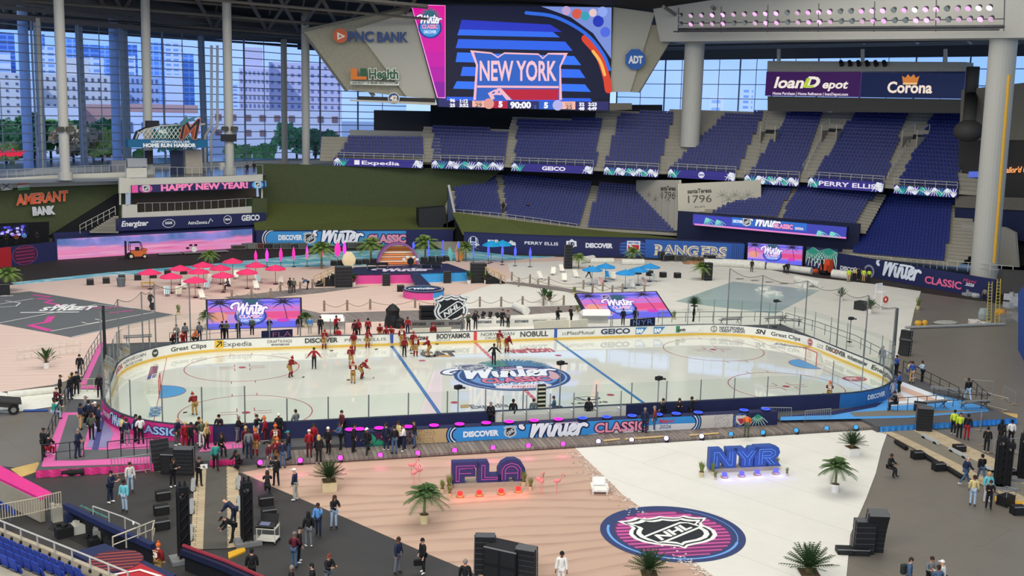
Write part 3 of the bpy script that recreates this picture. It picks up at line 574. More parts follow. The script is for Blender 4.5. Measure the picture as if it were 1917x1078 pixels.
# bullpen: dark back wall, marquee LED, small LED, palm panel
bp0,bp1=G(1394,492),G(1568,508)
BW=np.array([bp1[0] -bp0[0],bp1[1] -bp0[1]]);BW /= np.linalg.norm(BW);BN=np.array([-BW[1],BW[0]])
wallpart('wall_bullpen',[bp0[:2] +BN*3.2-BW*12,bp1[:2] +BN*3.2+BW*2],6.2,mt('1b2140',.7))
A2,B2=bp0[:2] +BN*.2,bp1[:2] +BN*.2
fm=vflat(A2,B2,(1296,421),(1584,447),(1296,400));s=sign('marquee_screen','long purple LED marquee with palm leaves above the bullpen',fm,'#1c2550',1.2,'screen')
a=fm.art(.9);a.rect(.05,.05,fm.w-.1,fm.h-.1,'#4046b4',1);uv=fm.uv
a.poly([uv(*p) for p in ((1300,418),(1585,444),(1585,447),(1300,422))],'#e88ad0',2);e0,e1=uv(1370,412),uv(1510,430);a.rect(e0[0],e0[1] -.7,e1[0] -e0[0],1.6,'#2f6fd0',2);a.ptext('DISCOVER',(1372,416),(1390,418),5,'#f0f4ff',4,bold=.05);a.shield(uv(1398,416)[0],uv(1398,416)[1],.7,4);a.winter(*uv(1406,421),4.6,l=3,o='#26307c');a.ptext('CLASSIC',(1448,426),(1484,430),8,'#f7a0cc',4,bold=.06,out='#5a2080',ow=.06);a.ptext('2026',(1488,429),(1504,431),4,'#f2dce8',4,bold=.05)
for p in ((1322,408),(1342,412),(1532,432),(1556,434)):a.frond(*uv(*p),1.5,-60,'#7fd8cc',3,6,45)
a.build('screen_image',s)
def sunset(fl,name,label,tilted=False,em=.95,mat='#20232e',th=.3,crop=0):
    s=sign(name,label,fl,mat,th,'screen');a=fl.art(em);w,h=fl.w,fl.h
    for i in range(14):
        t=i/14;c=[('#5a5ae0','#8a7ae8'),('#b878d8','#d870c0'),('#f0608a','#e86a90'),('#d88ad8','#9a80ea')][min(3,int((1-t) *4))][i % 2];a.rect(w*.02,h*(.03+.94*t),w*.96,h*.068,c,1)
    a.rect(w*.02,h*.03,w*.96,h*.2,'#6a6af0',1.2);a.rect(w*.02,h*.2,w*.42,h*.3,'#c890d8',1.3);a.disc(w*.13,h*.42,w*.09,'#e89a8a',1.6,ry=h*.16);a.rect(w*.62,h*.35,w*.36,h*.2,'#e0508e',1.5);a.disc(w*.8,h*.27,w*.07,'#d040c0',1.8,ry=h*.07)
    for bx,by,r in ((.12,.86,.13),(.78,.86,.12)):
        a.stroke([(w*(bx+.02),h*by),(w*(bx+.05),h*.5),(w*(bx+.06),h*.3)],w*.008,'#2a2038',2,caps=False);a.frond(w*(bx+.02),h*by,w*r,90,'#231c34',2,11,115)
    cx=w*.46;a.disc(cx,h*.42,w*.17,'#3a3f9e',2.4,ry=h*.3);a.disc(cx,h*.42,w*.145,'#5a84e8',2.6,ry=h*.25)
    for an in (140,110,70,40):a.frond(cx,h*.68,w*.16,an,'#2c5a6a',2.7,5,16)
    a.shield(cx-w*.12,h*.8,h*.11,3,sil='#c8b8e8',blk='#3a3460');a.winter(cx-w*.2,h*.5,w*.4,'#f4ecff','#4a3aa0',3.5);a.text('CLASSIC',cx-w*.12,h*.36,w*.24,h*.1,'#f4c8ec',5,bold=.06,out='#4a3aa0');a.text('DISCOVER',cx-w*.1,h*.25,w*.2,h*.07,'#d8d8ff',5,bold=.04)
    a.build('screen_image',s);return s
f3=vflat(A2,B2,(1397,490),(1503,498),(1400,453));sunset(f3,'sunset_screen','upright LED screen with sunset palms under the bullpen marquee')
f4=vflat(A2,B2,(1507,500),(1566,506),(1507,461));s=sign('palm_banner','navy banner with two green palm fronds beside the bullpen screen',f4,MNAVY,.2)
a=f4.art();
for p,r in (((1522,464),2.4),((1552,462),3.2)):
    e=f4.uv(*p);a.frond(e[0],e[1],r,-90,'#dfe8e4',2,11,62);a.frond(e[0],e[1],r*.75,-90,'#2c9a84',3,11,60)
a.build('printed_emblem',s)
# right-field wall DISCOVER Winter CLASSIC Miami 2026
fr=gflat((1566,507),(1860,562),487);fr.h=2.55
s=sign('wall_banner','navy right field wall banner reading Miami 2026 below the seats',fr,MNAVY,.4)
a=fr.art();P=fr.uv;a.ptext('DISCOVER',(1573,504),(1615,512),7,'#e8ecf2',3,bold=.05);e=P(1627,508);a.ring(e[0],e[1],.8,.3,'#8a90a4',3)
w0=P(1640,525);w1=P(1728,528);a.winter(w0[0],.75,w1[0] -w0[0],'#e6eef8',None,3);a.ptext('CLASSIC',(1731,529),(1800,533),13,'#f2709c',3,bold=.03);a.ptext('Miami',(1803,527),(1828,532),7,'#d8507c',3,shear=.35);a.ptext('2026',(1807,534),(1824,537),5.5,'#e8ecf2',3,shear=.3,bold=.03);a.build('banner_lettering',s)
# ================================================================ BATTER'S EYE, lawns
wl=wallpart('wall_outfield',[G(478,462) +np.array([0,.6,0]),G(850,459) +np.array([0,.6,0])],1.9,MNAVY)
YB=98.0;A3,B3=(-60,YB),(60,YB)
m=MB();m.slab([VP(486,382,A3,B3),VP(845,392,A3,B3),VP(940,318,A3,B3),VP(480,306,A3,B3)],.5);struct(m.build('wall_batters_eye',M_GRASS))
m=MB();p=[G(478,462) +[0,.9,2.4],G(852,459) +[0,.9,2.4],VP(880,392,A3,B3),VP(470,378,A3,B3)];m.slab(p,.2);struct(m.build('floor_lawn',M_LAWN))
m=MB();w2=[G(866,469) +[.2,.9,2.3],G(1000,475) +[.2,.9,2.3],G(1150,480) +[.2,.9,2.2],G(1300,486) +[.3,.9,2.2]]
t2=[p+np.array([2.2,6.2,0]) for p in w2];t2=[DD(px,py,np.hypot(*(t[:2] -CAM[:2]))) for (px,py),t in zip(((846,397),(945,410),(1090,428),(1275,446)),t2)]
for i in range(3):m.add([w2[i],w2[i+1],t2[i+1],t2[i]],[(0,1,2,3)])
struct(m.build('floor_lawn',M_LAWN))
# dark doorway house between lawn and stands
A4,B4=(-60,88.2),(60,88.2)
m=MB();m.slab([VP(785,448,A4,B4),VP(838,450,A4,B4),VP(834,387,A4,B4),VP(784,391,A4,B4)],2.5);tag(m.build('equipment_shed',mt('26282c',.5)),'dark grey doorway box between the lawn and the blue seats','shed')
m=MB();m.slab([VP(838,452,A4,B4),VP(851,452,A4,B4),VP(850,398,A4,B4),VP(842,346,A4,B4),VP(839,346,A4,B4)],.5);struct(m.build('wall_seating_end',mt('3a4258',.6)))
m=MB();m.bar(VP(840,346,A4,B4),VP(851,398,A4,B4),.18,4);struct(m.build('trim_1',mt('dad9d2',.6)))
m=MB();m.slab([VP(830,475,A4,B4),VP(892,475,A4,B4),VP(875,400,A4,B4),VP(830,420,A4,B4)],.3);struct(m.build('wall_dark_gap',mt('26282c',.8)))
m=MB();m.slab([G(838,470),G(880,474),G(868,452,0.5) *1.0,G(800,452,.5)],.2);struct(m.build('floor_ramp',M_CONC))
# ================================================================ STANDS
wallc=[(-25,88),(-3.5,87),(13.5,84.5),(31.4,75.5),(45,69.5),(54,63.0),(62.8,53.8),(67.8,44.3),(69.5,34.3),(71,22)]
def offset(c,d):
    c=[np.array(p,float) for p in c];o=[]
    for i,p in enumerate(c):
        t=c[min(i+1,len(c) -1)] -c[max(i-1,0)];t /= np.linalg.norm(t);o.append(tuple(p+np.array([-t[1],t[0]]) *d))
    return o
UPC=offset(wallc,11.5);LOC=offset(wallc,6.0)
SEATV,SEATF=[],[];NEAR=[]
def seat_geo():
    vs,fs=[],[]
    def bx(c,d,tilt=0):
        b=len(vs)
        for z in (-1,1):
            for x,y in ((-1,-1),(1,-1),(1,1),(-1,1)):
                q=Euler((tilt,0,0)).to_matrix() @ Vector((x*d[0] /2,y*d[1] /2,z*d[2] /2));vs.append((q.x+c[0],q.y+c[1],q.z+c[2]))
        fs.extend(tuple(i+b for i in f) for f in ((3,2,1,0),(4,5,6,7),(0,1,5,4),(1,2,6,5),(2,3,7,6),(3,0,4,7)))
    bx((0,.2,.62),(.44,.06,.46),-.15);bx((0,.05,.42),(.44,.1,.36),-.35);return vs,fs
SGV,SGF=seat_geo()
def put_seats(pos,ang,rng):
    b=len(SEATV);ca,sa=math.cos(ang),math.sin(ang)
    for v in SGV:SEATV.append((pos[0] +v[0] *ca-v[1] *sa,pos[1] +v[0] *sa+v[1] *ca,pos[2] +v[2]))
    SEATF.extend(tuple(i+b for i in f) for f in SGF)
def inpoly(p,P):
    c=False;n=len(P)
    for i in range(n):
        a_,b_=P[i],P[i-1]
        if (a_[1] > p[1]) != (b_[1] > p[1]) and p[0] < (b_[0] -a_[0]) *(p[1] -a_[1]) /(b_[1] -a_[1]) +a_[0]:c=not c
    return c
ALLS=[]
def stand(front,tops,curve,slope,near=False,F=None):
    """front: two pixels on the first row; tops: further pixels of the seating outline, seen on the rake"""
    F0,F1=F or (OC(*front[0],curve),OC(*front[1],curve))
    F1=np.array(F1);F0=np.array(F0);w=(F1-F0);w[2] =0;L=np.linalg.norm(w);w /= L;n=np.array([-w[1],w[0],0]);dz=(F1[2] -F0[2]) /L
    rk=n+np.array([0,0,math.tan(R(slope))]);al=w+np.array([0,0,dz]);N=np.cross(al,rk)
    pts=[(0.0,0.0)];pts.append((L,0.0))
    for p in tops:q=PL(*p,F0,N) -F0;pts.append((q @ w,q @ n))
    dmax=max(p[1] for p in pts);ang=math.atan2(n[1],n[0]) -math.pi/2;lo=min(p[0] for p in pts);hi=max(p[0] for p in pts)
    row=.84;k=int(dmax/row) +1;rng=random.Random(1)
    for r in range(k):
        for i in range(int((hi-lo) /.53) +1):
            u=lo+i*.53+.26
            if inpoly((u,r*row+.3),pts):
                p=F0+al*u+n*(r*row+.35);p[2] =F0[2] +dz*u+math.tan(R(slope)) *r*row-.12;ALLS.append((np.linalg.norm(p-CAM),tuple(p),ang))
    return F0,F1,al,n,N,pts,slope
def rake_slab(name,st,lo,hi,d0,d1,mat=M_CONC):
    F0,F1,al,n,N,pts,sl=st;m=MB();t=math.tan(R(sl));row=.84;k=int((d1-d0) /row);vs=[]
    for i in range(k):          # stepped concrete
        for d,z in ((d0+i*row,i),(d0+(i+1) *row,i)):
            for u in (lo,hi):q=F0+al*u+n*d;vs.append((q[0],q[1],q[2] +t*(d0+z*row) -.14))
    fs=[(2*j,2*j+1,2*j+3,2*j+2) for j in range(2*k-1)];m.add(vs,fs);return struct(m.build(name,mat))
US=[((631,294),(793,296),[(793,259),(654,258)]),((810,300),(943,305),[(950,246),(810,237)]),((962,306),(1114,312),[(1127,225),(969,224)]),((1131,313),(1232,318),[(1262,212),(1161,211)]),
      ((1252,318),(1378,324),[(1430,212),(1361,211)]),((1402,328),(1495,333),[(1544,208),(1479,207)]),((1522,334),(1654,343),[(1701,204),(1604,203)]),((1679,345),(1793,354),[(1800,206),(1750,205)])]
UST=[]
for f0,f1,tp in US:st=stand((f0,f1),tp,UPC,33);UST.append(st);rake_slab('floor_upper_tier',st,-2.8,np.linalg.norm(st[1] -st[0]) +3.0,-.8,max(p[1] for p in st[5]) +1.5)
LS=[((852,397),(940,405),[(925,328),(905,328),(851,350)]),((948,407),(1085,424),[(1113,333),(942,331)]),((1100,426),(1264,436),[(1262,420),(1192,334),(1124,334)]),
      ((1332,402),(1452,407),[(1487,350),(1440,350),(1392,368)]),((1461,409),(1592,428),[(1641,360),(1497,350)]),((1592,474),(1767,490),[(1785,366),(1665,364)])]
for i,(f0,f1,tp) in enumerate(LS):
    cv=LOC if i < 3 else offset(wallc,4.5) if i < 5 else offset(wallc,.8);st=stand((f0,f1),tp,cv,23 if i != 5 else 25);rake_slab('floor_lower_tier',st,-2.2,np.linalg.norm(st[1] -st[0]) +2.2,-.6,max(p[1] for p in st[5]) +1.5)
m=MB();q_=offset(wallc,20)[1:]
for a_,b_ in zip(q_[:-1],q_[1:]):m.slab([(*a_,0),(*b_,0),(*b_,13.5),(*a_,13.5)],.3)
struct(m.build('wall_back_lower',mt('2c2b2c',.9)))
# ---- ribbon boards on the upper deck's edge, with rail
RB=[((625,310),(792,315),295,'Expedia'),((808,315),(943,319),300,None),((957,320),(1110,326),305,'GEICO'),((1130,327),(1232,332),312,None),((1250,332),(1376,339),316,'disc'),((1393,343),(1495,349),327,None),((1512,350),(1653,360),332,'PERRY ELLIS'),((1673,362),(1791,370),346,None)]
side=['far left','second','third','fourth','fifth','sixth','seventh','far right']
UPF=offset(wallc,11.0)
for i,(p,q,ty,word) in enumerate(RB):
    BL,BR=OC(*p,UPF),OC(*q,UPF);TL=DD(p[0],ty,np.hypot(*(BL[:2] -CAM[:2])));fl=Flat(BL,BR,TL)
    lab={'Expedia':'ribbon LED board with a small square logo, leftmost on the upper deck edge','GEICO':'ribbon LED board with short bold white letters below the scoreboard','PERRY ELLIS':'ribbon LED board with wide spaced white letters on the upper deck edge','disc':'plain navy ribbon LED board with one round white emblem'}.get(word) or f'ribbon LED board of palm leaves {["", "between the two leftmost lettered boards", "", "left of the board with a round emblem", "", "right of the board with a round emblem", "", "rightmost on the upper deck edge"][i]}'
    s=sign('ribbon_board',lab,fl,'#2a2f55',.5,'screen','ribbon boards along the upper deck');a=fl.art(.85);a.rect(.03,.03,fl.w-.06,fl.h-.06,'#352f86',1)
    n=10 if not word else 4
    for k in range(n):
        x=fl.w*(k+.5) /n if not word else (fl.w*(.04+.07*k) if k < 2 else fl.w*(.92+.05*(k-2)))
        up=k % 2;a.frond(x,fl.h*(.05 if up else .95),fl.h*1.15,(70 if up else -100) +(k*37) % 40,('#e8ecf4','#2fae9c')[k % 3 == 1],2,6,50)
    if word == 'disc':a.disc(fl.w/2,fl.h/2,fl.h*.36,'#e8e4f4',3);a.text('PEPSI',fl.w/2-.4,fl.h*.42,.8,.25,'#3a46a0',4,bold=.05)
    elif word:
        L={'Expedia':6.2,'GEICO':3.9,'PERRY ELLIS':8.6}[word];a.text(word,fl.w/2-L/2+.3,fl.h*.28,L,fl.h*.45,'#f4ecff',3,bold=.02 if word != 'GEICO' else .04)
        if word == 'Expedia':a.rect(fl.w/2-L/2-.9,fl.h*.22,.85,fl.h*.56,'#f4ecff',3)
    a.build('screen_image',s,.02)
    r=thing('guard_rail',[*('white pipe rail along the upper deck edge, ' +k+' from the left' for k in ('first','second','third','fourth','fifth','sixth','seventh')),'white pipe rail at the far right end of the upper deck'][i],'railing',(0,0,0),0,'guard rails along the upper deck');m=MB()
    for z in (.9,.5):m.bar(fl.M(0,fl.h+z),fl.M(fl.w,fl.h+z),.05,4)
    m.build('top_rail',mt('b9b7ae',.5),r)
    for k in range(int(fl.w/1.5) +1):mm=MB();u=fl.w*k/int(fl.w/1.5);mm.bar(fl.M(u,fl.h),fl.M(u,fl.h+.92),.045,4);mm.build('rail_post',mt('b9b7ae',.5),r)
# pale deck edge under the ribbons, dark soffit behind
m=MB()
for a_,b_ in zip(offset(wallc,11.6)[:-2],offset(wallc,11.6)[1:-1]):
    pa,pb=OC(*proj((*a_,10)),UPF),OC(*proj((*b_,10)),UPF)
# railing of the lower right seats
def rail(name,label,P,h,n,group=None,r=.04,mids=(.5,),col='d4d2c8',zs=None,cat='railing'):
    g=thing(name,label,cat,(0,0,0),0,group);M_=mt(col,.5,metal=.3);m=MB();P=[np.array(p,float) for p in P];up=np.array([0,0,h])
    for a_,b_ in zip(P[:-1],P[1:]):
        m.bar(a_+up,b_+up,r,5)
        for k in mids:m.bar(a_+up*k,b_+up*k,r*.8,4)
    m.build('top_rail',M_,g);D=[0]
    for a_,b_ in zip(P[:-1],P[1:]):D.append(D[-1] +np.linalg.norm(b_-a_))
    for i in range(n+1):
        t=D[-1] *i/n;j=max(k for k in range(len(P) -1) if D[k] <= t+1e-9);q=P[j] +(P[j+1] -P[j]) *((t-D[j]) /max(1e-6,D[j+1] -D[j]));mm=MB();mm.bar(q,q+up,r,5);mm.build('rail_post',M_,g)
    return g
C0=offset(wallc,.3)
rail('guard_rail','white pipe rail in front of the right field lower seats',[OC(1590,489,C0),OC(1680,497,C0),OC(1766,504,C0)],1.0,14)
rail('guard_rail','white pipe rail between the lower seats and the yellow foul pole',[OC(1772,505,C0),OC(1850,512,C0),OC(1895,517,C0)],1.2,6)
rail('guard_rail','white pipe rail at the front of the first lower section, above the lawn',[OC(852,402,LOC),OC(930,409,LOC),OC(1000,418,LOC),OC(1080,430,LOC)],.9,14)
def steprail(lab,p,q,D0,D1):rail('stair_rail',lab,[DD(*p,D0),DD(*q,D1)],.95,6,None,.045)
# ================================================================ CONCOURSE AND BAR (left)
A5=fw.M(0,0) -fw.N*4.0;B5=fw.M(fw.w,0) -fw.N*4.0;A6=A5-fw.N*4;B6=B5-fw.N*4;A7=A5-fw.N*14;B7=B5-fw.N*14
def panelpx(name,P,A,B,mat,th=.4,st=True):
    m=MB();m.slab([VP(*p,A,B) for p in P],th);o=m.build(name,mat);return struct(o) if st else o
MPAR=mt('c9c7bb',.7,noise=.05,scale=.8);ZC=VP(275,331,A5,B5)[2] -.2
panelpx('wall_left_green',[(-900,560),(235,440),(235,338),(-900,395)],A6,B6,M_GRASS)
panelpx('wall_left_parapet',[(-900,396),(-60,354),(246,344),(246,322),(130,326),(-60,338),(-900,372)],A6+fw.N*.5,B6+fw.N*.5,MPAR)
panelpx('wall_stair_well',[(92,442),(222,442),(222,362),(214,366)],A6+fw.N*.4,B6+fw.N*.4,mt('17181c',.8))
m=MB()
for i in range(11):
    t=i/11;p=VP(168+48*t,436-30*t,A5,B5);q=VP(222,436-30*t,A5,B5);m.add([p,q,q+[0,0,.32],p+[0,0,.32]],[(0,1,2,3)]);m.add([p+[0,0,.32],q+[0,0,.32],q+[0,0,.32] -fw.N*.5,p+[0,0,.32] -fw.N*.5],[(0,1,2,3)])
struct(m.build('floor_steps',M_CONC))
rail('stair_rail','grey handrail up the concrete steps beside the green wall',[VP(150,437,A5,B5),VP(216,402,A5,B5)],1.2,6)
f5=vflat(A5,B5,(217,433),(498,420),(217,409));s=sign('fascia_banner','navy fascia banner with five white logos above the LED wall',f5,MNAVY,.5)
a=f5.art();t=a.ptext;wht='#eef0f4';t('Energizer',(227,424),(278,422),10,wht,bold=.03,shear=.25)
e=f5.uv(316,418);a.ring(e[0],e[1],.9,.1,wht,2,ry=.6);a.text('SUGAR',e[0] -.55,e[1] -.1,1.1,.35,wht,2,bold=.04);t('AstraZeneca',(352,420),(388,418),6,wht,bold=.02);a.stroke([f5.uv(390,418),f5.uv(394,409),f5.uv(398,414)],.12,wht,2)
e=f5.uv(426,411);a.ring(e[0],e[1],.62,.08,wht,2);a.text('PEPSI',e[0] -.4,e[1] -.12,.8,.28,wht,2,bold=.05);t('GEICO',(452,413),(486,411),10,wht,bold=.04);a.build('banner_lettering',s)
panelpx('wall_fascia_back',[(100,470),(498,450),(498,415),(100,436)],A5-fw.N*.7,B5-fw.N*.7,MNAVY)
panelpx('wall_bar_parapet',[(229,413),(473,402),(473,386),(400,391),(257,398),(257,383),(229,383)],A5-fw.N*.6,B5-fw.N*.6,MPAR)
panelpx('wall_bar_back',[(246,402),(480,392),(480,334),(246,345)],A6-fw.N*1.5,B6-fw.N*1.5,mt('5d5145',.8))
panelpx('wall_bar_upper',[(223,362),(246,361),(246,349),(492,340),(492,326),(420,330),(246,334),(223,332)],A5-fw.N*.2,B5-fw.N*.2,MPAR)
panelpx('wall_bar_corner',[(237,333),(275,332),(275,314),(237,315)],A5-fw.N*.8,B5-fw.N*.8,MPAR)
panelpx('wall_bar_side',[(473,402),(500,401),(500,371),(473,371)],A5-fw.N*.3,B5-fw.N*.3,M_GRASS,3)
f6=vflat(A5+fw.N*.2,B5+fw.N*.2,(247,361),(496,352),(247,347));s=sign('ribbon_board','curved pink ribbon board reading HAPPY NEW YEAR! on the bar balcony',f6,'#2a2d55',.3,'screen')
a=f6.art(.85);a.rect(0,0,f6.w,f6.h,'#2b2a58',1);e=f6.uv(258,354);a.rect(0,0,f6.uv(258,354)[0],f6.h,'#e0559c',2)
for px_,c in ((273,'#c25a98'),(482,'#4fa0d8')):e=f6.uv(px_,353 if px_ < 300 else 346);a.disc(e[0],f6.h/2,.95,c,3,ry=.6);a.shield(e[0],f6.h/2,.55,4)
a.ptext('HAPPY NEW YEAR!',(301,357),(464,352),11,'#f486b4',3,bold=.05);a.build('screen_image',s,.03)
f6b=vflat(A5+fw.N*.2,B5+fw.N*.2,(491,350),(499,349),(491,339));s=sign('wall_sign','small plain light blue sign at the end of the bar balcony',f6b,'#5aa8de',.1,'sign')
for px_,y0,y1,lab in ((227,384,361,'thin white post below the corner block of the bar balcony'),(241,384,361,'thin white post behind the corner block of the bar balcony'),(493,372,352,'white post below the light blue sign')):
    m=MB();m.bar(VP(px_,y0,A5,B5) -fw.N*.5,VP(px_,y1,A5,B5) -fw.N*.5,.14,8);tag(m.build('support_post',mt('c8c6bb',.6)),lab,'post')
def glassrail(lab,P,A,B,hpx,n):
    g=rail('glass_railing',lab,[VP(*p,A,B) for p in P],hpx,n,None,.03,(),'c4c6c6');m=MB();Q=[VP(*p,A,B) for p in P]
    for a_,b_ in zip(Q[:-1],Q[1:]):m.quad(a_+[0,0,.06],b_+[0,0,.06],b_+[0,0,hpx-.06],a_+[0,0,hpx-.06])
    m.build('glass_panel',GLASS,g)
glassrail('glass railing on the lower bar balcony',[(257,397),(330,395),(400,391),(473,386)],A5-fw.N*.8,B5-fw.N*.8,1.3,16)
glassrail('glass railing on the upper bar terrace',[(275,330),(360,331),(430,329),(492,325)],A5-fw.N*.8,B5-fw.N*.8,1.4,16)
glassrail('glass railing along the left concourse edge',[(-20,334),(60,331),(130,326),(235,322)],A6,B6,1.1,16)
m=MB();m.prism([tuple((A5-fw.N*.6-fw.U*40)[:2]),tuple((B5-fw.N*.6+fw.U*2)[:2]),(-14,102),(40,106),(60,150),(-90,140)],ZC-.35,ZC);struct(m.build('floor_concourse',mt('6f7780',.22,noise=.1,scale=.5,spec=.5)))
f7=vflat(A6+fw.N*.5,B6+fw.N*.5,(30,385),(129,376),(30,364));a=f7.art(0);S=tag(a.text('AMERANT',0,0,f7.w,f7.h*.95,'#e0603a',2,bold=.03,shear=.15,out='#f0c8b4',ow=.02).build('wall_lettering',None,.05),'big orange letters on the green wall','sign')
f7=vflat(A6+fw.N*.5,B6+fw.N*.5,(61,404),(104,401),(61,387));a=f7.art(0);tag(a.text('BANK',0,0,f7.w,f7.h*.95,'#c9ccd0',2,bold=.08).build('wall_lettering',None,.05),'grey letters below the orange ones on the green wall','sign')
for px_,cs,lab in ((13,('#cfcfc2','#3a4a7a'),'white flag with a dark diagonal cross on the left parapet'),(45,('#d87a48','#e8e6dc','#4a8a58'),'orange, white and green striped flag on the left parapet')):
    fl=vflat(A6+fw.N*.6,B6+fw.N*.6,(px_-11,357),(px_+11,355),(px_-11,341));s=sign('parapet_flag',lab,fl,'#cfcfc2',.04,'flag');a=fl.art()
    if len(cs) == 2:a.stroke([(0,0),(fl.w,fl.h)],.2,cs[1],2,caps=False);a.stroke([(0,fl.h),(fl.w,0)],.2,cs[1],2,caps=False)
    else:[a.rect(0,fl.h*i/3,fl.w,fl.h/3,cs[2-i],2) for i in range(3)]
    a.build('flag_pattern',s)
# ================================================================ GLASS WALL, COLUMNS, ROOF
WG=glass_mat('window_glass','cfe0ff');MUL=mt('6f7d92',.5,noise=0);MWHT=mt('b9b8b0',.6,noise=.04)
GP=[DD(-900,300,128),DD(-70,300,166),DD(0,300,172),DD(560,300,208),DD(900,300,224),DD(1200,300,216),DD(1520,300,198),DD(1960,300,185)]
GC=[tuple(p[:2]) for p in GP];ZT=32.2
bays=[-850,-600,-400,-260,-150,-60,70,155,232,310,382,460,532,600,670,760,1150,1238,1300,1376,1437,1520,1600,1700,1800,1930]
wn=0
for x0,x1 in zip(bays[:-1],bays[1:]):
    if 760 <= x0 < 1150:continue
    wn += 1;A_,B_=OC(x0,300,GC),OC(x1,300,GC);w=struct(thing(f'window_{wn}',None,None));base=ZC+.9;zt=ZT if x1 < 1150 else 31.2
    m=MB();a0,b0=A_.copy(),B_.copy()
    m.add([(a0[0],a0[1],base),(b0[0],b0[1],base),(b0[0],b0[1],zt),(a0[0],a0[1],zt)],[(0,1,2,3)]);m.build('pane',WG,w)
    m=MB();step=1.28 if x1 < 1150 else 2.6;z=base
    while z < zt:m.bar((a0[0],a0[1],z),(b0[0],b0[1],z),.07,4);z += step
    for t in (0,.5):q=a0+(b0-a0) *t;m.bar((q[0],q[1],base),(q[0],q[1],zt),.16 if t == 0 else .07,4)
    m.build('frame',MUL,w)
m=MB()
for a_,b_ in zip(GC[:-1],GC[1:]):m.slab([(a_[0],a_[1],ZC-1),(b_[0],b_[1],ZC-1),(b_[0],b_[1],ZC+.9),(a_[0],a_[1],ZC+.9)],.3)
struct(m.build('wall_sill',mt('aab0b8',.6)))
m=MB()
for a_,b_ in zip(GC[:-1],GC[1:]):
    for z0,z1 in ((ZT-.1 if b_[0] < 20 else ZT-1.1,ZT+.7),(ZT+1.3,ZT+1.9),(ZT+2.0,ZT+4.2)):m.slab([(a_[0],a_[1],z0),(b_[0],b_[1],z0),(b_[0],b_[1],z1),(a_[0],a_[1],z1)],.4)
struct(m.build('trim_2',mt('55565a',.6)))
# leaning beige mullion columns with lattice, and blue columns outside
for i,(xb,xt,lab) in enumerate(((80,70,'first'),(158,148,'second'),(240,232,'third'),(384,376,'fourth'),(533,531,'fifth'))):
    b_=DD(xb,300,172+xb*.064-1.2);t_=DD(xt,70,172+xb*.064-1.2);m=MB();m.bar((b_[0],b_[1],ZC),(t_[0],t_[1],ZT+.5),.55,4);struct(m.build('column_mullion',mt('a5a49c',.6)))
for xb,xt in ((52,44),(219,213)):
    b_=DD(xb,290,177+xb*.064);t_=DD(xt,70,177+xb*.064);m=MB();m.bar((b_[0],b_[1],ZC-8),(t_[0],t_[1],ZT+4),.75,12);struct(m.build('column_outside',mt('bcd2f2',.5)))
for xb,yb,xt,D in ((122,322,110,163),(278,307,272,176),(430,318,424,175),(573,308,571,190)):
    b_=DD(xb,yb,D);t_=DD(xt,0,D);z=b_[2];m=MB();m.bar((b_[0],b_[1],ZC),(t_[0] +(t_[0] -b_[0]) *.1,t_[1],42),.68,18);m.bar((b_[0],b_[1],ZC),(b_[0],b_[1],ZC+1.1),.95,14);struct(m.build('column_white',MWHT,smooth=False))
    if xb == 122 or xb == 430:
        y=242 if xb == 122 else 241
        for sx in (-1,1):
            p=DD(xb+sx*9,y,D-.8);g=tag(MB().box(p,(1.0,.5,.6),rz=sx*.5,rx=.3).build('wall_speaker',mt('5b5a52',.6)),f'grey loudspeaker on the {"left" if sx < 0 else "right"} of the {"left" if xb == 122 else "middle"} white column','speaker')
p=DD(428,258,174);tag(MB().box(p,(2.4,.5,1.1)).build('monitor',mt('101216',.4)),'black monitor hanging on the middle white column','screen')
# pipes beside the third column
for x_,r in ((396,.22),(407,.22)):
    q=[DD(x_,85,184),DD(x_,235,184),DD(x_-12,255,184),DD(x_-12,312,184)];q[-1][2] =ZC-.1;m=MB();m.tube(q,r,8);tag(m.build('drain_pipe',mt('b4b3ad',.5)),f'grey vertical drain pipe before the window wall, {"nearer" if x_ == 396 else "farther from"} the big M letter sign','pipe')
MR=mt('2e2d2c',.9,noise=.3,scale=.2);MST=mt('6d6862',.7)
m=MB();rp=[DD(x,60,D) for x,D in ((-90,226),(500,232),(1000,236),(1500,226),(2050,214))];rf=[DD(x,60,D) for x,D in ((-90,140),(500,152),(1000,160),(1500,156),(2050,142))]
vs=[(p[0],p[1],33.5) for p in rp] +[(p[0],p[1],40) for p in rf];m.add(vs,[(i,i+1,i+6,i+5) for i in range(4)]);m.add([(v[0],v[1],v[2] +1) for v in vs],[(i,i+1,i+6,i+5) for i in range(4)]);struct(m.build('ceiling',MR))
m=MB();m.prism([(-190,-170),(190,-170),(150,60),(75,92),(-20,92),(-120,80)],60,61);struct(m.build('ceiling_main',MR))
def roofz(p):
    d=np.hypot(p[0] -CAM[0],p[1] -CAM[1]);return 33.5+(226-d) /80*6.5
rng=random.Random(11);nb=0
def rpt(x,D,dz):p=DD(x,60,D);return (p[0],p[1],roofz(p) -dz)
m=MB()
for k,D in enumerate((215,200,186,172,160)):m.bar(rpt(-80,D-12,.8),rpt(800,D+4,.8),.28,4);m.bar(rpt(-80,D-12,2.6),rpt(800,D+4,2.6),.2,4)
struct(m.build('roof_purlin',MST))
m=MB()
for x in (20,75,215,245,400,500,560,640,730):
    m.bar(rpt(x-60,158,.3),rpt(x,196,2.4),.34,4);m.bar(rpt(x+70,158,.3),rpt(x,196,2.4),.3,4);m.bar(rpt(x,196,2.4),rpt(x,208,-.4),.4,4);m.bar(rpt(x+20,150,.6),rpt(x+5,190,.6),.15,4)
struct(m.build('roof_truss',MST))
m=MB()
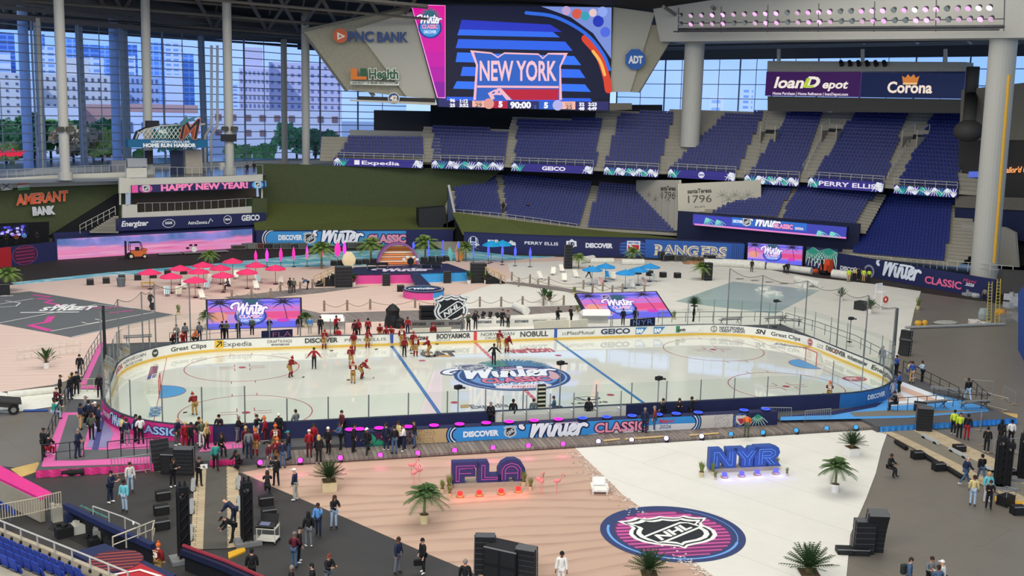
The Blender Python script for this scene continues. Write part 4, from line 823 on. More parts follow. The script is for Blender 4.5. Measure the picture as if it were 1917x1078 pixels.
for x in (1280,1370,1470,1560,1660,1760,1850,1950):m.bar(rpt(x-40,172,.6),rpt(x+60,208,.6),.3,4)
for D in (180,192,204):m.bar(rpt(1230,D+4,1.2),rpt(1990,D-8,1.2),.18,4)
struct(m.build('roof_rafter',mt('7c7c7c',.6)))
# right columns and box beam
CA=PL(1291,268,UST[4][0],UST[4][4]);DA=np.hypot(*(CA[:2] -CAM[:2]));CB=DD(1846,470,149)
for b_,xt,yt,D in ((CA,1301,80,DA),(CB,1879,74,149)):
    t_=DD(xt,yt,D);m=MB();z0=-.5 if D < 150 else CA[2] -.6;m.bar((b_[0],b_[1],z0),(t_[0],t_[1],t_[2] +.5),1.62,28);struct(m.build('column_round',mt('b8b7ae',.6,noise=.03),smooth=False))
bl,br=DD(1252,79,DA),DD(1960,72,146);Bw=(br-bl);Bw[2] =0;Bw /= np.linalg.norm(Bw);Bn=np.array([-Bw[1],Bw[0],0])
m=MB();p0=bl-Bn*2;p1=br-Bn*2;z0,z1=bl[2],br[2]
tl=DD(1215,0,DA) -Bn*2
vs=[(p0[0],p0[1],z0),(p1[0],p1[1],z1),(p1[0],p1[1],46),(tl[0],tl[1],46)];m.slab(vs,4.5);struct(m.build('beam',mt('bdbcb3',.6,noise=.03)))
# ---- light rig under the beam
g=thing('light_rig','long grey rack of pink floodlights along the front of the white beam','lights');o_=-Bn*3.4;pl=[p0+o_,p1+o_]
RA,RB2=pl[0][:2],pl[1][:2];MRK=mt('55575a',.5,metal=.4)
L0,L1=VP(1270,55,RA,RB2),VP(1880,50,RA,RB2);T0,T1=VP(1270,22,RA,RB2),VP(1880,5,RA,RB2)
m=MB();m.bar(L0,L1,.22,4);m.bar(L0+[0,0,-.4] +o_*.3,L1+[0,0,-.4] +o_*.3,.1,4);m.bar(L0+[0,0,.9],L1+[0,0,.9],.06,4);m.build('catwalk',MRK,g)
for i in range(7):q=L0+(L1-L0) *i/6;t_=T0+(T1-T0) *i/6;mm=MB();mm.bar(q+[0,0,-.5],t_+[0,0,.6],.09,4);mm.build('rack_post',MRK,g)
rows=[((1273,30),(1852,15)),((1273,46),(1855,36))];lit={0:'0113311233012330023302433012444',1:'0211200132012310012200331011310'}
for r,(pa,pb) in enumerate(rows):
    for i in range(30):
        t=i/29;px_,py_=pa[0] +(pb[0] -pa[0]) *t,pa[1] +(pb[1] -pa[1]) *t;c=VP(px_,py_,RA,RB2);s=int(lit[r][i % 31]);d=Vector(o_/np.linalg.norm(o_) *.4+np.array([0,0,-.35]));rr=.4
        mm=MB();mm.bar(c-np.array(d) *.9,c,rr*.6,10,rr);mm.build('lamp_head',MRK,g)
        mm=MB();mm.bar(c,c+np.array(d) *.06,rr*.92,12,rr*.92);mm.build('lamp_lens',mt(('9aa4a8','e0b8d8','f0b0e8','ff9cf0','ffd0fa')[s],.3,(.0,.9,1.2,2.2,2.9)[s],noise=0),g)
# ================================================================ SCOREBOARD
SA,SB=DD(820,200,178)[:2],DD(1146,205,181)[:2];dS=(SB-SA) /np.linalg.norm(SB-SA);SN_=np.array([dS[1],-dS[0],0])
def sp(x,y,o=0):return VP(x,y,SA+SN_[:2] *o,SB+SN_[:2] *o)
g=thing('scoreboard','huge LED scoreboard showing NEW YORK with the score 5 to 5','scoreboard')
m=MB();m.slab([sp(768,6),sp(1148,12),sp(1141,209),sp(820,200)],3.0);m.build('housing',mt('1c1d22',.6),g)
fl=Flat(sp(822,187,.1),sp(1140,187,.1),sp(822,12,.1));U=fl.uv;
a=fl.art(.95);a.clip=None;P=lambda pts,c,l=1:a.poly([U(*p) for p in pts],c,l)
P([(836,10),(1145,14),(1140,187),(837,187)],'#0a1030',1)
P([(1013,12),(1145,14),(1144,110),(1110,62),(1068,32)],'#7a90d8',1.2)
for x,y,r,c in ((1080,26,9,'#d85a48'),(1095,30,8,'#3aa0b8'),(1120,40,10,'#2438b8'),(1110,24,7,'#e8c8c8'),(1133,60,9,'#4f6ae0'),(1060,20,8,'#c0a0d0'),(1128,22,9,'#8fa8f0')):e=U(x,y);a.disc(e[0],e[1],r*.09,c,1.4)
a.stroke(spline([U(*p) for p in ((985,24),(1040,32),(1095,62),(1128,100),(1141,130))]),.55,'#2f6ae0',1.8);a.stroke(spline([U(*p) for p in ((1095,72),(1120,102),(1134,140),(1139,168))]),1.2,'#d8402a',1.7);a.stroke(spline([U(*p) for p in ((1110,96),(1124,116),(1132,140))]),.5,'#f8b858',1.9)
for p,q,r,s2,c1 in (((864,37),(1030,46),(1052,60),(858,60),'#2233c0'),((860,55),(1035,60),(1048,70),(856,66),'#2f6cf0'),((858,73),(1058,78),(1072,95),(853,90),'#2a62e8'),((856,98),(1075,105),(1088,122),(853,116),'#2f74f4'),((866,125),(1085,130),(1096,146),(862,142),'#2f6cf0'),((855,152),(1095,158),(1106,172),(848,166),'#2f74f4'),((836,181),(1105,184),(1108,190),(836,188),'#2a62e8')):P([p,q,r,s2],c1,2)
P([(880,94),(920,98),(932,106),(944,98),(1008,100),(1016,108),(1026,99),(1063,99),(1050,125),(1052,187),(886,187),(891,122)],'#f0b8c8',3);P([(887,98),(920,101),(932,109),(944,101),(1008,103),(1016,111),(1026,102),(1056,103),(1047,124),(1047,187),(891,187),(895,122)],'#2a5fc0',3.4)
P([(893,160),(1046,161),(1046,165),(893,164)],'#f0b8c8',4);P([(938,167),(1046,167),(1045,187),(960,187)],'#b81838',4);P([(930,165),(938,165),(958,187),(948,187)],'#f0b8c8',4.2);a.text('R',*U(920,187),2.4,1.2,'#f0b8c8',4.4,bold=.03,rot=.5)
a.ptext('NEW YORK',(898,150),(1042,152),36,'#f4c4d0',5,bold=.025);a.build('main_screen',g,.02)
fl2=Flat(sp(822,187,.1),sp(1140,187,.1),sp(822,12,.1));a=fl2.art(.95);a.clip=None;P=lambda pts,c,l=1:a.poly([U(*p) for p in pts],c,l)
P([(769,8),(834,10),(834,184),(818,183)],'#ff9ae8',1)
for i in range(12):
    t0,t1=i/12,(i+1) /12;f=lambda t:(771+49*t,10+172*t);c=('#e0109a','#d8109c','#d010a0','#c410a4','#b012a4','#8a14a0')[i // 2];P([f(t0),(833,11+171*t0),(833,11+171*t1),f(t1)],c,2)
e=U(805,42);a.disc(e[0],e[1] -.8,1.9,'#1c3a90',3,ry=1.7);a.disc(e[0],e[1] -.8,1.6,'#3f90d8',3.2,ry=1.45)
for an in (150,110,70,30):a.frond(e[0],e[1] +.8,1.8,an,'#2c6a7a',3.4,5,18)
a.winter(e[0] -2.1,e[1] -.1,4.2,'#f4f4ff','#22306a',4);a.text('CLASSIC',e[0] -1.3,e[1] -.95,2.6,.6,'#e8a0d0',6,bold=.06,out='#40205a');a.text('DISCOVER',e[0] -1,e[1] -1.7,2,.45,'#e8f0ff',6,bold=.03);a.build('side_screen',g,.02)
a=fl2.art(.95);a.clip=None;t=a.ptext;P([(820,184),(1140,190),(1139,207),(822,200)],'#2a2a66',1)
for txt,p0,p1,h in (('96',(842,191),(852,191),6),('25',(842,200),(852,200),6),('1:12',(861,192),(876,192),6),('3:52',(860,200),(877,200),6),('32',(1084,198),(1094,198),6),('48',(1083,206),(1094,206),6),('2:23',(1101,198),(1117,198),6),('4:49',(1100,206),(1117,206),6),('90:00',(955,202),(994,203),11)):t(txt,p0,p1,h,'#f4f4fc',3,bold=.05)
P([(884,187),(912,187),(912,201),(884,200)],'#f4b8a8',2);t('SOG',(889,192),(902,192),4,'#5a4a4a',3);t('29',(890,200),(902,200),7,'#5a4a4a',3,bold=.02);P([(1050,190),(1077,190),(1077,205),(1050,204)],'#f4b8a8',2);t('SOG',(1058,196),(1071,196),4,'#5a4a4a',3);t('25',(1059,204),(1071,204),7,'#5a4a4a',3,bold=.02)
P([(912,187),(950,188),(950,203),(912,202)],'#b01c40',2);t('5',(933,200),(941,200),10,'#f4f4fc',3,bold=.06);P([(1009,189),(1040,190),(1040,205),(1009,204)],'#2560c8',2);t('5',(1018,202),(1026,202),10,'#f4f4fc',3,bold=.06);e=U(915,194);a.disc(e[0],e[1],.85,'#e09a90',4);e=U(1044,197);a.disc(e[0],e[1],.85,'#b0b0e8',4);t('2',(999,203),(1004,203),6,'#3a80c8',3);a.build('score_ticker',g,.02)
MPW=mt('b0aea2',.7,noise=.04)
m=MB();m.slab([sp(666,54,-.5),sp(776,20,-.5),sp(826,186,-.5),sp(761,181,-.5)],.6);m.build('side_panel',MPW,g);m=MB();m.slab([sp(1146,13,-.5),sp(1226,24,-.5),sp(1180,172,-.5),sp(1140,172,-.5)],.6);m.build('side_panel',MPW,g)
def slats(P0,P1,Q0,Q1,n,o):
    m=MB()
    for i in range(n+1):t=i/n;m.bar(sp(P0[0] +(P1[0] -P0[0]) *t,P0[1] +(P1[1] -P0[1]) *t,o),sp(Q0[0] +(Q1[0] -Q0[0]) *t,Q0[1] +(Q1[1] -Q0[1]) *t,o),.17,4)
    return m
for (a0,a1,b0,b1,n) in (((570,60),(765,15),(572,62),(650,168),52),((650,42),(765,16),(650,168),(761,181),34),((1205,45),(1268,52),(1180,172),(1195,172),22)):slats(a0,a1,b0,b1,n,-1.2).build('slat_screen',mt('aaa694',.7),g)
m=MB()
for p,q in (((568,58),(650,170)),((568,58),(765,14)),((640,100),(700,180)),((1268,50),(1195,172)),((615,100),(650,150))):m.bar(sp(*p,-2),sp(*q,-2),.35,6)
m.build('support_frame',mt('8a877c',.6),g)
m=MB();m.slab([sp(655,186,.6),sp(816,192,.6),sp(816,197,.6),sp(655,189,.6)],1.2);m.build('lower_ledge',mt('b8b4a6',.6),g);m=MB();m.slab([sp(670,180,-.2),sp(815,184,-.2),sp(815,193,-.2),sp(670,188,-.2)],.5);m.build('ledge_box',mt('34322f',.7),g)
m=MB();m.slab([sp(1140,193,0),sp(1183,193,0),sp(1183,205,0),sp(1140,207,0)],.8);m.build('ledge_box',mt('6b665c',.7),g)
fl=Flat(sp(560,200,.3),sp(860,200,.3),sp(560,0,.3));U=fl.uv
def plate(name,label,build,em=0):
    a=fl.art(em);a.clip=None;build(a);o=a.build(name,None,.04);return tag(o,label,'sign')
plate('wall_lettering','big blue letters on the left scoreboard wing',lambda a:(a.ptext('PNC',(651,77),(700,77),18,'#2f4a80',2,bold=.04),a.ptext('BANK',(706,78),(764,79),18,'#2f4a80',2,bold=.04)))
plate('wall_emblem','round orange emblem with a white triangle left of the big blue letters',lambda a:(a.disc(*U(637,67),1.15,'#c8603a',2),a.poly([U(631,60),U(647,68),U(632,75)],'#f0e6d8',3),a.poly([U(635,65),U(641,68),U(635,71)],'#b85a3a',4)))
plate('wall_lettering','green and orange letters on the left scoreboard wing',lambda a:(a.ptext('Health',(691,147),(746,148),18,'#2c5a40',3,bold=.03,out='#e4e6dc'),a.rect(*U(657,147),1.0,1.6,'#d8782f',2),a.rect(*U(675,147),1.0,1.6,'#2c5a40',2),a.rect(*U(657,149),2.5,.5,'#d8782f',2),a.poly([U(656,152),U(747,154),U(747,160),U(656,158)],'#dcdcd2',2),a.ptext('UNIVERSITY OF MIAMI HEALTH SYSTEM',(658,157),(745,159),4,'#34503f',3,bold=.03)))
plate('number_disc','round blue number 42 disc on the scoreboard ledge',lambda a:(a.disc(*U(737,184),.95,'#d8d6cc',2),a.disc(*U(737,184),.82,'#2f4f86',3),a.ptext('42',(730,188),(744,188),9,'#f0e0c8',4,bold=.06)))
flr=Flat(sp(1140,170,.3),sp(1240,170,.3),sp(1140,20,.3));U2=flr.uv;a=flr.art();a.clip=None;e=U2(1189,111);a.poly([(e[0] +1.75*math.cos(R(22.5+45*k)),e[1] +1.75*math.sin(R(22.5+45*k))) for k in range(8)],'#2f62b0',2);a.ptext('ADT',(1176,118),(1203,118),13,'#eef0f0',3,bold=.05);tag(a.build('wall_emblem',None,.04),'blue octagon emblem on the right scoreboard wing','sign')
# ================================================================ back-of-deck signs
KA,KB=DD(1433,170,187)[:2],DD(1806,170,172)[:2]
fk=vflat(KA,KB,(1432,179),(1803,185),(1434,134));s=thing('billboard','wide purple and navy billboard with a golden crown above the upper seats','billboard');k1=fk.uv(1611,160)[0]
Flat(fk.M(0,0),fk.M(k1-.1,0),fk.M(0,fk.h)).panel('advert_panel',mt('4a1f66',.4,.55,noise=0),s,.4);Flat(fk.M(k1+.1,0),fk.M(fk.w,0),fk.M(k1+.1,fk.h)).panel('advert_panel',mt('1b2756',.4,.55,noise=0),s,.4)
a=fk.art(.9);t=a.ptext;t('loan',(1449,164),(1505,165),20,'#f6ece0',3,bold=.03,shear=.2);t('epot',(1540,165),(1588,165),15,'#f6ece0',3,bold=.03,shear=.2);t('D',(1508,163),(1535,163),19,'#f6ece0',3,bold=.05,shear=.2);a.poly([fk.uv(1503,164),fk.uv(1522,164),fk.uv(1526,160),fk.uv(1512,160),fk.uv(1518,146),fk.uv(1511,146)],'#b8d040',4)
t('Home Purchase | Home Refinance | loanDepot.com',(1447,177),(1588,177),5,'#e8dcec',3,bold=.03);t('Corona',(1661,173),(1745,174),20,'#f6e4d4',3,bold=.03);e=fk.uv(1705,147);a.poly([(e[0] +x,e[1] +y) for x,y in ((-1.1,-.7),(1.1,-.7),(1.35,.4),(.8,.1),(.45,.65),(0,.2),(-.45,.65),(-.8,.1),(-1.35,.4))],'#d0803c',3);a.rect(e[0] -1.1,e[1] -.9,2.2,.3,'#f0c080',4);a.build('advert_lettering',s,.03)
m=MB();q=[VP(1436,134,KA,KB),VP(1806,138,KA,KB),VP(1807,116,KA,KB),VP(1437,114,KA,KB)];m.slab(q,3);m.build('hood',mt('9d9c93',.7),s)
for i in range(6):
    c=VP(1570+i*16,115,KA-SN_[:2] *0,KB) +SN_*.8;m=MB();m.bar(c,c+[0,0,-.6] +SN_*.6,.3,8,.38);tag(m.build('spotlight',mt('26282a',.5)),f'black spotlight on the billboard hood, {["first", "second", "third", "fourth", "fifth", "sixth"][i]} from the left','spotlight','spotlights above the billboard')
for x in (1458,1615,1770):m=MB();m.bar(VP(x,116,KA,KB),VP(x,92,KA,KB),.35,4);struct(m.build('column_hanger',MWHT))
# concrete back wall, dark press area and curved duct at far right
panelpx('wall_back_right',[(1437,208),(1805,212),(1805,186),(1437,180)],KA,KB,mt('4b4a48',.8),1)
E1,E2=DD(1800,300,170)[:2],DD(1960,300,160)[:2]
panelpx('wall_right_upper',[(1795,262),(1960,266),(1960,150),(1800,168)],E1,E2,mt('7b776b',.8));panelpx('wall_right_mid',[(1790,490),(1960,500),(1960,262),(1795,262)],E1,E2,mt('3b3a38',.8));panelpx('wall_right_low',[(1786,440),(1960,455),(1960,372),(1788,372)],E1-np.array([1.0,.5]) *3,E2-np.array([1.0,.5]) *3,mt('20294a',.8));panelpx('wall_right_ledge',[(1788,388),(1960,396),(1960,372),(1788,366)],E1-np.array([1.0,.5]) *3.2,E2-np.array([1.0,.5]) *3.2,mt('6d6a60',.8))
panelpx('wall_right_house',[(1790,492),(1905,500),(1900,435),(1880,425),(1800,420),(1790,440)],E1-np.array([1.0,.5]) *5,E2-np.array([1.0,.5]) *5,mt('a19d92',.8))
for c_,d_ in (((1806,444),6),((1846,440),5),((1824,470),6)):p=VP(*c_,E1-np.array([1.0,.5]) *5.3,E2-np.array([1.0,.5]) *5.3);
a_=vflat(E1-np.array([1.0,.5]) *.4,E2-np.array([1.0,.5]) *.4,(1877,324),(1930,322),(1877,313));a=a_.art(1.0);a.text("Tailor'd Up",0,0,a_.w,a_.h,'#f0a060',2,bold=.04,shear=.3);tag(a.build('neon_lettering'),'orange script neon sign behind the yellow foul pole','sign')
a_=vflat(E1-np.array([1.0,.5]) *.4,E2-np.array([1.0,.5]) *.4,(1813,332),(1832,332),(1813,321));s=sign('monitor','small blue lit monitor left of the right column',a_,mt('5a70d8',.4,.9,noise=0),.1,'screen')
m=MB();q=VP(1813,245,E1-np.array([1.0,.5]) *6,E2-np.array([1.0,.5]) *6);m.ell(q,(2.0,2.0,1.5),14,9);m.tube([q+np.array([0,0,1]),VP(1818,180,E1,E2),VP(1822,125,E1,E2)],.9,10);tag(m.build('air_duct',mt('3c3b3a',.7),smooth=True),'dark bulging air duct at the right end of the upper deck','duct')
panelpx('wall_back_upper',[(806,250),(1240,245),(1240,196),(806,196)],DD(806,250,203)[:2],DD(1240,245,203)[:2],mt('2a2a2c',.8));panelpx('wall_press',[(655,262),(793,264),(793,246),(655,243)],DD(655,250,196)[:2],DD(793,245,197)[:2],MWHT);panelpx('wall_press_back',[(700,248),(806,250),(806,208),(700,206)],DD(655,250,204)[:2],DD(806,245,205)[:2],mt('47464a',.8))
# rum wall between the lower sections
RZ=[DD(1190,400,184),DD(1271,407,171),DD(1432,380,174)]
MC=mt('c9c3b2',.7,noise=.03)
f8=vflat(RZ[0][:2],RZ[1][:2],(1190,425),(1270,432),(1190,337));f9=vflat(RZ[1][:2],RZ[2][:2],(1270,432),(1425,425),(1270,344))
for f_,lab,wd,in ((f8,'left pale wall panel reading 1796 between the lower seats',((1237,356),(1265,358),(1239,372),(1264,373))),(f9,'right pale wall panel reading 1796 with palm drawings',((1287,362),(1332,363),(1288,380),(1332,381)))):
    s=sign('wall_sign',lab,f_,MC,.4,'sign');a=f_.art();a.ptext('santaTeresa',wd[0],wd[1],8,'#4a463e',2,bold=.03);a.ptext('1796',wd[2],wd[3],14,'#5a564c',2);a.ptext('RUM',(wd[2][0] +13,wd[2][1] +9),(wd[3][0] -13,wd[3][1] +9),3,'#5a564c',2)
    for k in range(5):e=f_.uv((1352 if f_ is f9 else 1215) +k*12,366+(k % 2) *8);a.frond(e[0],e[1],1.1,90,'#9a968a',2,6,100);a.stroke([(e[0],e[1]),(e[0] -.1,0)],.06,'#9a968a',2,caps=False)
    a.build('sign_lettering',s)
# foul pole, stair rails in the aisles, vomitories
p=DD(1861,492,139);t_=DD(1889,140,139);m=MB();m.bar(p,t_,.2,10);tag(m.build('foul_pole',mt('d6a53a',.5)),'tall yellow foul pole in front of the right white column','pole')
aisle=[((1503,318),(1543,262),'between the fifth and sixth upper sections'),((1508,320),(1535,268),'beside the sixth upper section'),((1662,335),(1700,272),'between the two rightmost upper sections'),((1385,312),(1420,258),'right of the big round column')]
for i,(p,q,l) in enumerate(aisle):st=UST[4+i // 1 if 4+i < 8 else 7];D0=np.hypot(*(st[0][:2] -CAM[:2]));P0=PL(*p,st[0],st[4]);P1=PL(*q,st[0],st[4]);rail('stair_rail','white stair rail ' +l,[P0,P1],.9,7,None,.05)
for i,(x,y,k,l) in enumerate(((1440,258,5,'leftmost of three'),(1556,256,6,'middle one of three'),(1710,268,7,'rightmost of three'))):
    st=UST[k];c=PL(x,y,st[0],st[4]);v=thing('stair_opening',f'concrete entrance box in the upper seats with white rails, {l}','entrance',tuple(c),math.atan2(st[3][1],st[3][0]) -math.pi/2);m=MB();m.box((-1.2,.6,.2),(.25,4,1.6));m.box((1.2,.6,.2),(.25,4,1.6));m.box((0,2.4,.8),(2.4,.4,2.4));m.build('side_wall',M_CONC,v);m=MB();m.box((0,1.8,.3),(2.1,.1,2.0));m.build('opening',mt('24252a',.8),v)
    m=MB()
    for sx in (-1.2,1.2):m.tube([(sx,-1.4,.9),(sx,-1.4,1.9),(sx,2.4,2.9),(sx,2.4,1.9)],.05,5)
    m.build('hand_rail',mt('c4c2b9',.5),v)
# ================================================================ CITY OUTSIDE
def tower(name,label,x0,x1,ytop,ybot,D,mat,winmat=None,cols=0,rows=0,depth=18,ww=.5,wh=.45,cat='building',roof=None):
    A_=DD(x0,250,D);B_=DD(x1,250,D);zt=DD((x0+x1) /2,ytop,D)[2];zb=DD((x0+x1) /2,ybot,D)[2];u=B_-A_;u[2] =0;w=np.linalg.norm(u);u /= w;n=np.array([-u[1],u[0],0])
    g=thing(name,label,cat,(A_[0],A_[1],zb-25),math.atan2(u[1],u[0]));h=zt-zb+25;m=MB();m.box((w/2,depth/2,h/2),(w,depth,h));m.build('wall',mat,g)
    if cols:
        mats=winmat;H=zt-zb
        for r in range(rows):
            for c in range(cols):
                cw,ch=w/cols,H/rows;mm=MB();mm.box((cw*(c+.5),-.1,25+ch*(r+.45)),(cw*ww,.35,ch*wh));mm.build('window',mats,g)
    if roof:m=MB();m.box((w/2,depth/2,h+roof[1] /2),(w*roof[0],depth*.7,roof[1]));m.build('roof_house',roof[2],g)
    return g
def facade(name,a_,b_,sx,sz,mort=.25):
    m,n,b,N,L=nodes(name);t=N('TexCoord');s2=N('SeparateXYZ');cb=N('CombineXYZ');br_=N('TexBrick');br_.offset=0;br_.inputs['Scale'].default_value=1;br_.inputs['Brick Width'].default_value=sx;br_.inputs['Row Height'].default_value=sz;br_.inputs['Mortar Size'].default_value=mort
    br_.inputs[1].default_value=lin(a_);br_.inputs[2].default_value=lin(a_);br_.inputs[3].default_value=lin(b_);L(t.outputs['Object'],s2.inputs[0]);L(s2.outputs[0],cb.inputs[0]);L(s2.outputs[2],cb.inputs[1]);L(cb.outputs[0],br_.inputs[0]);L(br_.outputs[0],b.inputs['Base Color']);b.inputs['Roughness'].default_value=.5;return m
FB=facade('glass_tower_blue','6f9fe0','a8c6f0',4,3.4,.5);FD=facade('glass_tower_dark','4f78c0','7fa4dc',6,3.6,.6);FW_=facade('condo_white','8fb0dc','e6ecf4',5,3.3,.9);FP=facade('condo_pale','b0c8e8','f0f2f6',7,4,1.2)
for i,(x0,x1,y,D,mt_,lab) in enumerate(((6,36,62,900,FD,'dark blue glass tower at the far left behind the windows'),(-20,8,80,860,FB,'pale blue tower cut by the left edge of the photo'),(72,92,64,1000,FD,'slim dark tower left of the first white column'),(76,112,88,700,FW_,'white balcony condominium left of the first white column'),(119,149,72,800,FB,'blue glass tower right of the first white column'),(155,192,84,750,FD,'blue tower with a flat wide top near the second beige mullion'),(158,200,108,620,FW_,'white stepped condominium behind the tan apartment block'),(192,222,86,900,FB,'pale glass tower beside the blue outside column'),(236,262,84,850,FD,'dark blue tower left of the second white column'),(240,258,104,640,FW_,'slim white tower before the dark blue tower'),(280,312,80,800,FB,'tall pale blue glass tower right of the second white column'),(312,346,78,780,FW_,'white ribbed tower near the third beige mullion'),(346,366,100,820,FB,'smaller pale tower near the grey drain pipes'),(0,27,98,560,FP,'low white terraced building at the far left'),(436,450,156,950,FW_,'tiny distant white tower between the middle columns'),(1385,1405,168,700,FW_,'small white tower seen through the right windows'),(1325,1352,180,600,FP,'white low block seen through the right windows'))):tower('glass_tower' if mt_ in (FB,FD) else 'condominium',lab,x0,x1,y,250,D,mt_,depth=30)
TAN=mt('e3dcd2',.8,noise=.04);WIN=mt('5f6478',.4,noise=0);PNK=mt('d8cdd8',.8,noise=.04);TER=mt('c89a8c',.8,noise=.05)
tower('apartment_block','tan apartment block with dark balconies between the first two white columns',75,218,140,240,420,TAN,WIN,12,6,20,.34,.4,'building',(.35,6,TAN));tower('apartment_block','plain cream apartment building at the far left behind the trees',-30,64,136,240,400,TAN,WIN,5,8,20,.22,.3)
tower('apartment_block','pale blue apartment block behind the second white column',238,300,142,230,440,mt('b4c2dc',.8),mt('55709c',.4,noise=0),7,5,20,.4,.42);tower('apartment_block','large lilac apartment block right of the third white column',449,505,128,250,380,PNK,mt('8088a8',.4,noise=0),7,8,20,.4,.38,'building',(.6,7,PNK));tower('apartment_block','lilac apartment block behind the fourth white column',505,640,118,250,400,PNK,mt('8088a8',.4,noise=0),11,9,20,.36,.36);tower('apartment_block','white slab building right of the second white column',312,346,140,230,470,mt('e8ecf2',.8),None)
tower('row_building','low white building with a few square windows behind the home run sign',236,380,212,262,330,mt('dfe6f0',.8),mt('6a7c9c',.4,noise=0),7,1,14,.2,.4);tower('row_building','long low white building at the foot of the lilac block',395,640,206,262,340,mt('d8d4d6',.8),mt('8a6a66',.4,noise=0),9,2,14,.4,.4);tower('row_building','terracotta roofed low building behind the tan block',160,232,196,260,350,TER,None);tower('row_building','red brick strip of roofs right of the blue outside column',240,372,196,250,345,TER,None);tower('row_building','pale school building above the left trees',78,160,200,260,345,mt('e4e2e0',.8),None)
def leafball(m,c,r,n,rng,s=1.0):
    for _ in range(n):
        th,ph=rng.uniform(0,6.28),math.acos(rng.uniform(-.6,1));q=r*rng.uniform(.65,1.05);p=(c[0] +q*math.sin(ph) *math.cos(th),c[1] +q*math.sin(ph) *math.sin(th),c[2] +q*math.cos(ph) *.8)
        d=Vector((rng.uniform(-1,1),rng.uniform(-1,1),rng.uniform(-.5,1))).normalized();e=d.orthogonal();f=d.cross(e);e *= s;f *= s*.7
        m.add([Vector(p) +e,Vector(p) +f,Vector(p) -e,Vector(p) -f],[(0,1,2,3)])
rng=random.Random(5)
TR=[(20,215,285,215,'3f5c40','dark green tree at the far left outside the windows'),(60,210,290,218,'36523a','dark tree behind the left blue outside column'),(92,220,300,222,'5c7a48','green tree left of the first white column'),(135,232,302,214,'857a66','grey brown tree right of the first white column'),(172,218,300,226,'4a6a4a','feathery green tree in the middle of the left windows'),(190,240,304,216,'7d8a50','yellow green tree by the blue outside column'),(10,265,304,206,'8f9a58','light green bush at the far left outside the windows'),(265,280,305,222,'6f8a5a','low green shrub tree below the home run sign'),(318,228,300,240,'4f6e52','green tree behind the big M letter'),(555,225,296,236,'6a8460','small green tree right of the fourth column'),(590,240,298,230,'5a7656','green tree at the right end of the left windows'),(440,268,306,232,'7a9a5c','row of bright low palms outside, left part'),(490,270,306,234,'6f925a','row of bright low palms outside, right part'),(20,240,300,210,'54704a','mid green tree right of the far left tree')]
for x,yt,yb,D,c,lab in TR:
    c='%02x%02x%02x' % tuple(min(255,int(int(c[i:i+2],16) *1.7)) for i in (0,2,4))
    t=DD(x,yt,D);b_=DD(x,yb,D);r=(t[2] -b_[2]) /2;g=thing('tree',lab,'tree',(t[0],t[1],-1),0,None);cz=(t[2] +b_[2]) /2+1;m=MB()
    for k in range(9):leafball(m,(rng.uniform(-r,r) *1.0,rng.uniform(-r,r) *.5,cz+rng.uniform(-r,r) *.55),r*.55,60,rng,.55)
    m.build('foliage',mt(c,.9,noise=.3,scale=.6),g);m=MB();m.bar((0,0,0),(0,0,cz),.35,8,.2);m.build('trunk',mt('5d5046',.9),g)
m=MB();m.prism([(-400,125),(400,125),(900,1300),(-900,1300)],-1.6,-1.2);struct(m.build('ground_outside',mt('a9adb0',.9)))
# red neon bar at far left, railings, kiosks on the concourse
fl=vflat(A7,B7,(-30,293),(48,291),(-30,279));a=fl.art(1.3);a.clip=None;a.text('Budweiser',0,0,fl.w,fl.h,'#f0283c',2,bold=.06,shear=.3);tag(a.build('neon_lettering'),'red neon script letters cut by the left edge','sign')
fh=vflat(A6,B6,(240,276),(389,276),(240,261));s=sign('home_run_sign','blue sign under a lattice ship hull on the terrace',fh,'#1f6690',1.2,'sign');a=fh.art(0);a.ptext('NORWEGIAN CRUISE LINE',(283,267),(355,267),4,'#dfe8ee',2,bold=.04);a.ptext('HOME RUN HARBOR',(268,275),(367,275),6.5,'#f0f2f2',2,bold=.06);a.build('sign_lettering',s)
m=MB();Q=lambda x,y:VP(x,y,A6,B6)
hull=[(254,260),(258,250),(272,242),(300,236),(330,234),(384,232),(360,236),(340,260)]
for p,q in zip(hull[:-1],hull[1:]):m.bar(Q(*p),Q(*q),.1,4)
for k in range(12):x=258+k*8;m.bar(Q(x,260),Q(x+16,237+4*(k < 2)),.06,3);m.bar(Q(x+14,260),Q(x,240+6*(k < 2)),.06,3)
o=m.build('ship_hull',mt('c9cbbf',.5),s);m=MB();m.slab([Q(*p) for p in ((252,261),(258,246),(276,238),(276,226),(298,226),(299,236),(278,240),(262,249),(257,261))],1);m.build('ship_bow',mt('23262c',.6),s)
a=fh.art(0);a.clip=None;e=fh.uv(305,249);a.disc(*e,.95,'#2f6f70',1,ry=.8);a.ptext('NCL',(297,249),(314,249),6,'#eef0ee',2,bold=.05);a.build('round_emblem',s)
fm_=fh;a=fh.art(0);a.clip=None;a.M=lambda u,v,n:fh.M(u,v,n+.5)
a.ptext('M',(334,260),(373,259),39,'#2a2f36',2,bold=.0,shear=.25,out='#d87858',ow=.025);a.poly([fh.uv(*p) for p in ((345,214),(349,222),(356,220),(372,217),(360,222),(364,226),(348,228),(338,236),(333,230),(342,222))],'#4a7f8c',2);tag(a.build('big_letter',None,.05),'big dark M letter with a teal fin beside the home run sign','sign')
p=VP(357,294,A6-fw.N*4,B6-fw.N*4);tag(MB().box((p[0],p[1],ZC+1.9),(2.7,2.7,3.7),rz=math.atan2(fw.U[1],fw.U[0])).build('kiosk_wall',mt('a59d90',.7)),'beige stone block under the home run sign','kiosk')
fp=vflat(A6-fw.N*2.4,B6-fw.N*2.4,(319,311),(341,312),(319,281));fp.h += fp.O[2] -ZC;fp.O[2] =ZC;s=sign('poster','dark navy poster left of the beige stone block',fp,'#27304a',.1,'poster')
